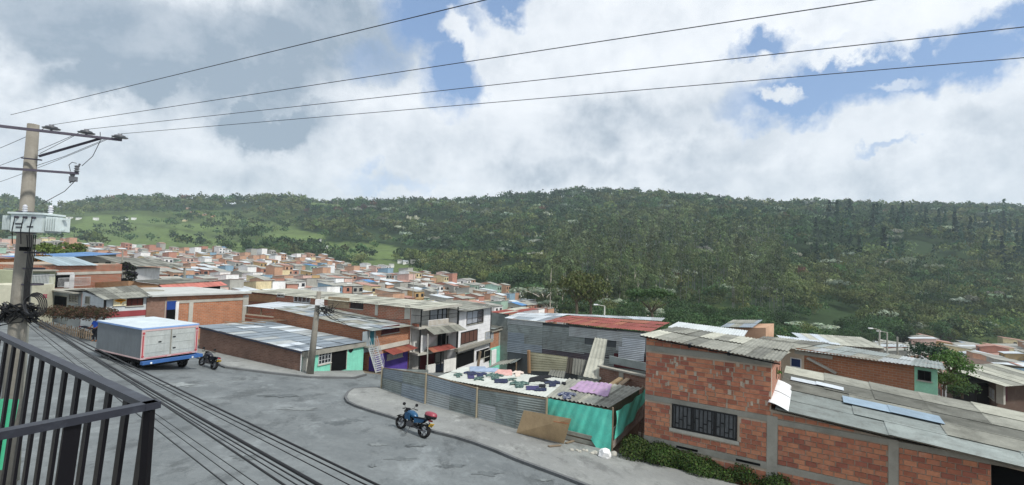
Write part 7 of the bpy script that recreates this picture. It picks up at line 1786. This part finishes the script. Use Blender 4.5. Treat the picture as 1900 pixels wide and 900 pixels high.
def person():
    foot = G(176, 634, .02); s_ = 1.12; o = T('person', foot, 'person in a bright blue shirt with dark hair standing by the white motorcycle', 'person')
    L3 = lambda x, y, z: foot + Vector((x, y, z)) * s_
    sk = mat('skin', '8c6248', .6, objvar=0); sh = mat('blue_shirt', '2a55b8', .85, objvar=0); tr = mat('dark_trousers', '23252c', .9, objvar=0); hr = mat('black_hair', '0e0d0e', .7, objvar=0)
    J = {'pel': (0, 0, .95), 'chest': (0, .02, 1.25), 'neck': (0, .01, 1.46), 'chin': (0, -.01, 1.55), 'head': (0, -.01, 1.66), 'crown': (0, 0, 1.74)}
    names = ['pel', 'chest', 'neck', 'chin', 'head', 'crown']; pts = [L3(*J[n]) for n in names]; rad = [.13, .145, .055, .07, .088, .055]; E = [(i, i + 1) for i in range(5)]
    def add(p, r, par): pts.append(L3(*p)); rad.append(r); E.append((par, len(pts) - 1)); return len(pts) - 1
    for sx in (-1, 1):
        a = add((sx * .18, .0, 1.38), .06, 1); b = add((sx * .24, -.05, 1.12), .042, a); c = add((sx * .2, -.25, 1.0), .032, b); d = add((sx * .19, -.32, .99), .03, c)
        for k in range(4):
            f1 = add((sx * .19 + (k - 1.5) * .022, -.38, .985 + .004 * k), .011, d); add((sx * .19 + (k - 1.5) * .024, -.42 + .006 * abs(k - 1.5), .965), .009, f1)
        f1 = add((sx * .15, -.34, .99), .012, d); add((sx * .135, -.375, .98), .010, f1)
        h = add((sx * .1, 0, .88), .085, 0); k_ = add((sx * .11, -.03, .5), .06, h); an = add((sx * .12, .01, .09), .04, k_); add((sx * .13, -.14, .05), .035, an)
    rad = [r * s_ for r in rad]
    skin_mesh('body', pts, E, rad, sk, o)
    def shell(nm, ids_pts, ed, rr, m): skin_mesh(nm, [L3(*p) for p in ids_pts], ed, [r * s_ for r in rr], m, o)
    shell('shirt', [(0, 0, .92), (0, .02, 1.25), (0, .01, 1.42), (-.18, 0, 1.38), (-.235, -.04, 1.17), (.18, 0, 1.38), (.235, -.04, 1.17)], [(0, 1), (1, 2), (1, 3), (3, 4), (1, 5), (5, 6)], [.15, .165, .075, .075, .062, .075, .062], sh)
    shell('trousers', [(0, 0, .93), (-.1, 0, .86), (-.11, -.03, .5), (-.12, .01, .12), (.1, 0, .86), (.11, -.03, .5), (.12, .01, .12)], [(0, 1), (1, 2), (2, 3), (0, 4), (4, 5), (5, 6)], [.14, .1, .078, .06, .1, .078, .06], tr)
    shell('hair', [(0, .02, 1.66), (0, .01, 1.76), (0, .05, 1.62)], [(0, 1), (0, 2)], [.094, .07, .07], hr)
    for sx in (-1, 1): MB().lathe(L3(sx * .032, -.092, 1.665), [(.001, .012), (.01, .006), (.012, 0)], (0, -1, 0), 8).build('eye', black, o); MB().lathe(L3(sx * .088, 0, 1.64), [(.001, .012), (.022, .008), (.026, 0)], (sx, 0, 0), 8).build('ear', sk, o)
    MB().hexa([L3(-.015, -.08, 1.615), L3(.015, -.08, 1.615), L3(.012, -.115, 1.615), L3(-.012, -.115, 1.615)][::-1], [L3(-.008, -.08, 1.66), L3(.008, -.08, 1.66), L3(.006, -.095, 1.66), L3(-.006, -.095, 1.66)][::-1]).build('nose', sk, o)
    MB().box(L3(0, -.09, 1.59), (.05, .02, .008)).build('mouth', mat('lips', '6b3b33', .6), o)
person()

# ------------------------------------------------------------------ hedge, bushes, weeds
def leafmesh(name, fn_pts, n, size, cols, label, cat, seed=0, kind=None, parent=None, stem=None):
    g = np.random.default_rng(seed); c, nr_ = fn_pts(n, g); nr_ = nr_ + g.normal(size=nr_.shape) * .6; nr_ /= np.linalg.norm(nr_, axis=1)[:, None]
    V = quads(c, nr_, size * (.6 + .8 * g.random(n)), g); base = np.array(cols)[g.integers(0, len(cols), n)] * (.6 + .8 * g.random((n, 1)))
    me = mesh_quads('foliage', V, base, LEAF); o = T(name, c.mean(0), label, cat); k = bpy.data.objects.new('foliage', me); COL.objects.link(k); k.parent = o; k.location = -Vector(c.mean(0)); 
    s0 = MB(); lowest = c[np.argsort(c[:, 2])[: max(6, n // 300)]]
    for q in lowest[:12]: s0.tube([(q[0], q[1], q[2] - .25), (q[0] + .05, q[1], q[2] + .35)], .015, 5)
    s0.build('stem', bark, o); return o
def blobs(cen, rad, sq=.8):
    cen = np.array(cen, float); rad = np.array(rad, float)
    def f(n, g):
        w_ = g.choice(len(cen), n, p=rad ** 2 / (rad ** 2).sum()); d = g.normal(size=(n, 3)); d /= np.linalg.norm(d, axis=1)[:, None]; d[:, 2] = np.where(d[:, 2] < -.2, -d[:, 2], d[:, 2])
        return cen[w_] + d * (rad[w_] * (.7 + .38 * g.random(n)))[:, None] * np.array([1, 1, sq]), d
    return f
def bushes():
    segs = [((1140, 852), (1215, 868), 'low leafy bush at the foot of the brick building beside the white sack', 0), ((1215, 868), (1330, 895), 'dark green bush along the brick wall under the barred window', 1), ((1325, 892), (1450, 925), 'green bush at the bottom edge against the concrete column', 2)]
    for (p, q, lab, k) in segs:
        a, b = G(*p, -.1), G(*q, -.1); off = -BW.n * .0 + Vector((.55, .5, 0)); cen = []; rad = []
        g = random.Random(k)
        for i in range(16 if k else 9):
            t = g.random(); c = a.lerp(b, t) + Vector((.75, .65, 0)) * g.random() * 1.25 + Vector((-.2, -.15, .0)); cen.append((c.x, c.y, c.z + .15 + .45 * g.random())); rad.append(.50 + .25 * g.random())
        leafmesh('bush', blobs(cen, rad, .85), 20000 if k else 9000, .042, [(.04, .085, .02), (.06, .12, .025), (.03, .055, .018), (.075, .10, .03)], lab, 'bush', 40 + k)
    # dry brown hedge on a slat fence, left background
    a, b = P(73, 603, 41.5), P(172, 606, 37); o = T('dry_hedge_fence', at(a, zg(a)), 'low slatted wooden fence under the dry brown hedge by the street', 'fence'); s = Wall(a, b); z0 = zg(a); n = 26
    za = zt(a, 603); 
    for i in range(n): c = s.L * (i + .5) / n; s.slab(MB(), c - .07, c + .07, za - .3, za + .42 + .1 * math.sin(i * 2.1), 0, .04).build('slat', wood, o)
    s.slab(MB(), 0, s.L, za + .1, za + .18, -.06, 0).build('rail', wood, o)
    cen = [tuple(s.pt(s.L * t, 0, -.5 - .3 * (i % 2)) + Vector((0, 0, zt(a, 592) + (zt(b, 596) - zt(a, 592)) * t + .35 + .18 * math.sin(i * 1.7)))) for i, t in enumerate([k / 15 for k in range(16)])]
    leafmesh('dry_hedge', blobs(cen, [.8] * 16, .75), 9000, .055, [(.10, .055, .035), (.07, .06, .03), (.13, .08, .05), (.05, .06, .025)], 'dry reddish-brown hedge in front of the white gabled house', 'hedge', 50)
    c = P(238, 508, 66); g = random.Random(1); leafmesh('dark_climber', blobs([(c.x + g.uniform(-.8, .8), c.y, c.z + g.uniform(-1.2, 1.2)) for _ in range(9)], [.65] * 9), 2200, .10, [(.02, .03, .02), (.03, .02, .04), (.03, .04, .02)], 'dark clump of creeper beside the terrace brick house', 'bush', 51)
    c = P(240, 536, 57); leafmesh('flowering_bush', blobs([(c.x + g.uniform(-.6, .6), c.y, c.z + g.uniform(-.8, .6)) for _ in range(7)], [.5] * 7), 1400, .08, [(.14, .08, .08), (.09, .07, .04), (.05, .07, .03)], 'brownish flowering bush at the corner of the tan brick house', 'bush', 52)
    for i, (px, py, d, r, lab, col) in enumerate(((75, 487, 66, 1.3, 'orange-leaved bush behind the slatted room', [(.25, .10, .03), (.10, .11, .03)]), (100, 470, 88, 2.2, 'bright yellow-green tree tops before the blue roof', [(.10, .13, .03), (.07, .10, .03)]), (130, 466, 92, 2.0, 'second yellow-green tree top right of the first', [(.10, .13, .03), (.07, .10, .03)]), (20, 512, 55, 1.2, 'green garden shrubs left of the tall pole', [(.05, .10, .03)]), (1434, 687, 24.5, .3, 'small weed in the dark gap beside the brick building', [(.06, .13, .03)]))):
        c = P(px, py, d); leafmesh('bush', blobs([(c.x + g.uniform(-r, r), c.y + g.uniform(-r, r) * .5, c.z + g.uniform(-.4, .4) * r) for _ in range(8)], [r * .6] * 8), 1300, r * .09, col, lab, 'bush', 60 + i)
bushes()

# ------------------------------------------------------------------ balcony railing in the foreground
def balcony():
    cz = 6.5 - .5
    C_ = PZ(278, 752, cz); Lf = PZ(0, 622, cz); Rt = PZ(0, 806, cz)
    o = T('balcony_railing', (C_.x, C_.y, cz - 1.05), 'black metal balcony railing with flat upright bars in the lower left corner', 'railing')
    rm = mat('railing_paint', '2b2e38', .45, .2, var=.15, stain='5d6470', stain_amt=.4, stain_scale=6, objvar=0, spec=.5); bm_ = mat('bar_paint', '111016', .5, .2, objvar=0)
    d1 = (Lf - C_).normalized(); d2 = (Rt - C_).normalized()
    far = C_ + d1 * 3.6; near = C_ + d2 * 1.6
    MB().beam(C_ - d1 * .02, far, .036, .022).build('top_rail', rm, o); MB().beam(C_ - d2 * .025, near, .036, .022).build('top_rail', rm, o)
    z1 = cz - 1.05
    for (d, L) in ((d1, 3.6), (d2, 1.6)):
        MB().beam(C_ + Vector((0, 0, -1.0)), C_ + d * L + Vector((0, 0, -1.0)), .04, .04).build('bottom_rail', rm, o)
        n = int(L / .165)
        for i in range(n + 1):
            if d is d2 and i == 0: continue
            p = C_ + d * (.015 + i * L / n); lean = Vector((-.07, .0, 0))
            m = MB(); wv = d * .020; tv = d.cross(Vector((0, 0, 1))) * .006; lo = p + lean + Vector((0, 0, -1.0)); hi = p + Vector((0, 0, -.010))
            m.hexa([lo - wv - tv, lo + wv - tv, lo + wv + tv, lo - wv + tv], [hi - wv - tv, hi + wv - tv, hi + wv + tv, hi - wv + tv]); m.build('bar', bm_, o)
    MB().beam(C_ + Vector((-.004, 0, -1.05)), C_ + Vector((0, 0, -.016)), .022, .022).build('corner_post', bm_, o)
    # balcony floor and house wall below it
    f = MB(); q = [C_ + Vector((0, 0, -1.1)), far + Vector((0, 0, -1.1)), far + d2 * 2.2 + Vector((0, 0, -1.1)), C_ + d2 * 2.2 + Vector((0, 0, -1.1))]
    b = MB(); b.hexa([p + Vector((0, 0, -.18)) for p in q], q); k = b.build('balcony_floor', conc, loc=q[0]); k['kind'] = 'structure'
    # green shutter and ledge of the floor below, seen through the bars
    g = mat('green_shutter', '2f8a68', .6, objvar=0); pa = PZ(2, 812, 3.0)
    o2 = T('green_awning', P(12, 800, 4.5), 'green painted metal awning seen through the railing bars at the left edge', 'awning')
    for i in range(3):
        a, b2 = P(-60, 742 + 4 * i, 5.6), P(38, 740, 5.6)
    m = MB(); m.hexa([P(-120, 872, 4.9), P(10, 872, 4.9), P(10, 872, 5.1), P(-120, 872, 5.1)], [P(-120, 738, 5.9), P(36, 741, 5.9), P(36, 741, 6.1), P(-120, 738, 6.1)]); m.build('panel', g, o2)
    for i in range(6): u = i / 6; a = P(-120, 872, 4.88).lerp(P(10, 872, 4.88), u); b2 = P(-120, 738, 5.88).lerp(P(36, 741, 5.88), u); MB().beam(a, b2, .04, .03).build('rib', g, o2)
balcony()
town()
# ------------------------------------------------------------------ haze
def haze():
    m = MB(); m.box((0, 1030, 60), (8600, 2640, 460))
    mt = bpy.data.materials.new('haze_air'); mt.use_nodes = True; nt = mt.node_tree; nt.nodes.remove(nt.nodes['Principled BSDF'])
    v = nt.nodes.new('ShaderNodeVolumePrincipled'); v.inputs['Color'].default_value = (.72, .88, 1, 1); v.inputs['Density'].default_value = HAZE; v.inputs['Anisotropy'].default_value = .2
    nt.links.new(v.outputs[0], nt.nodes['Material Output'].inputs['Volume'])
    o = m.build('haze', mt); o['kind'] = 'stuff'; tag(o, 'thin bluish haze filling the valley', 'haze')
HAZE = .00016
haze()
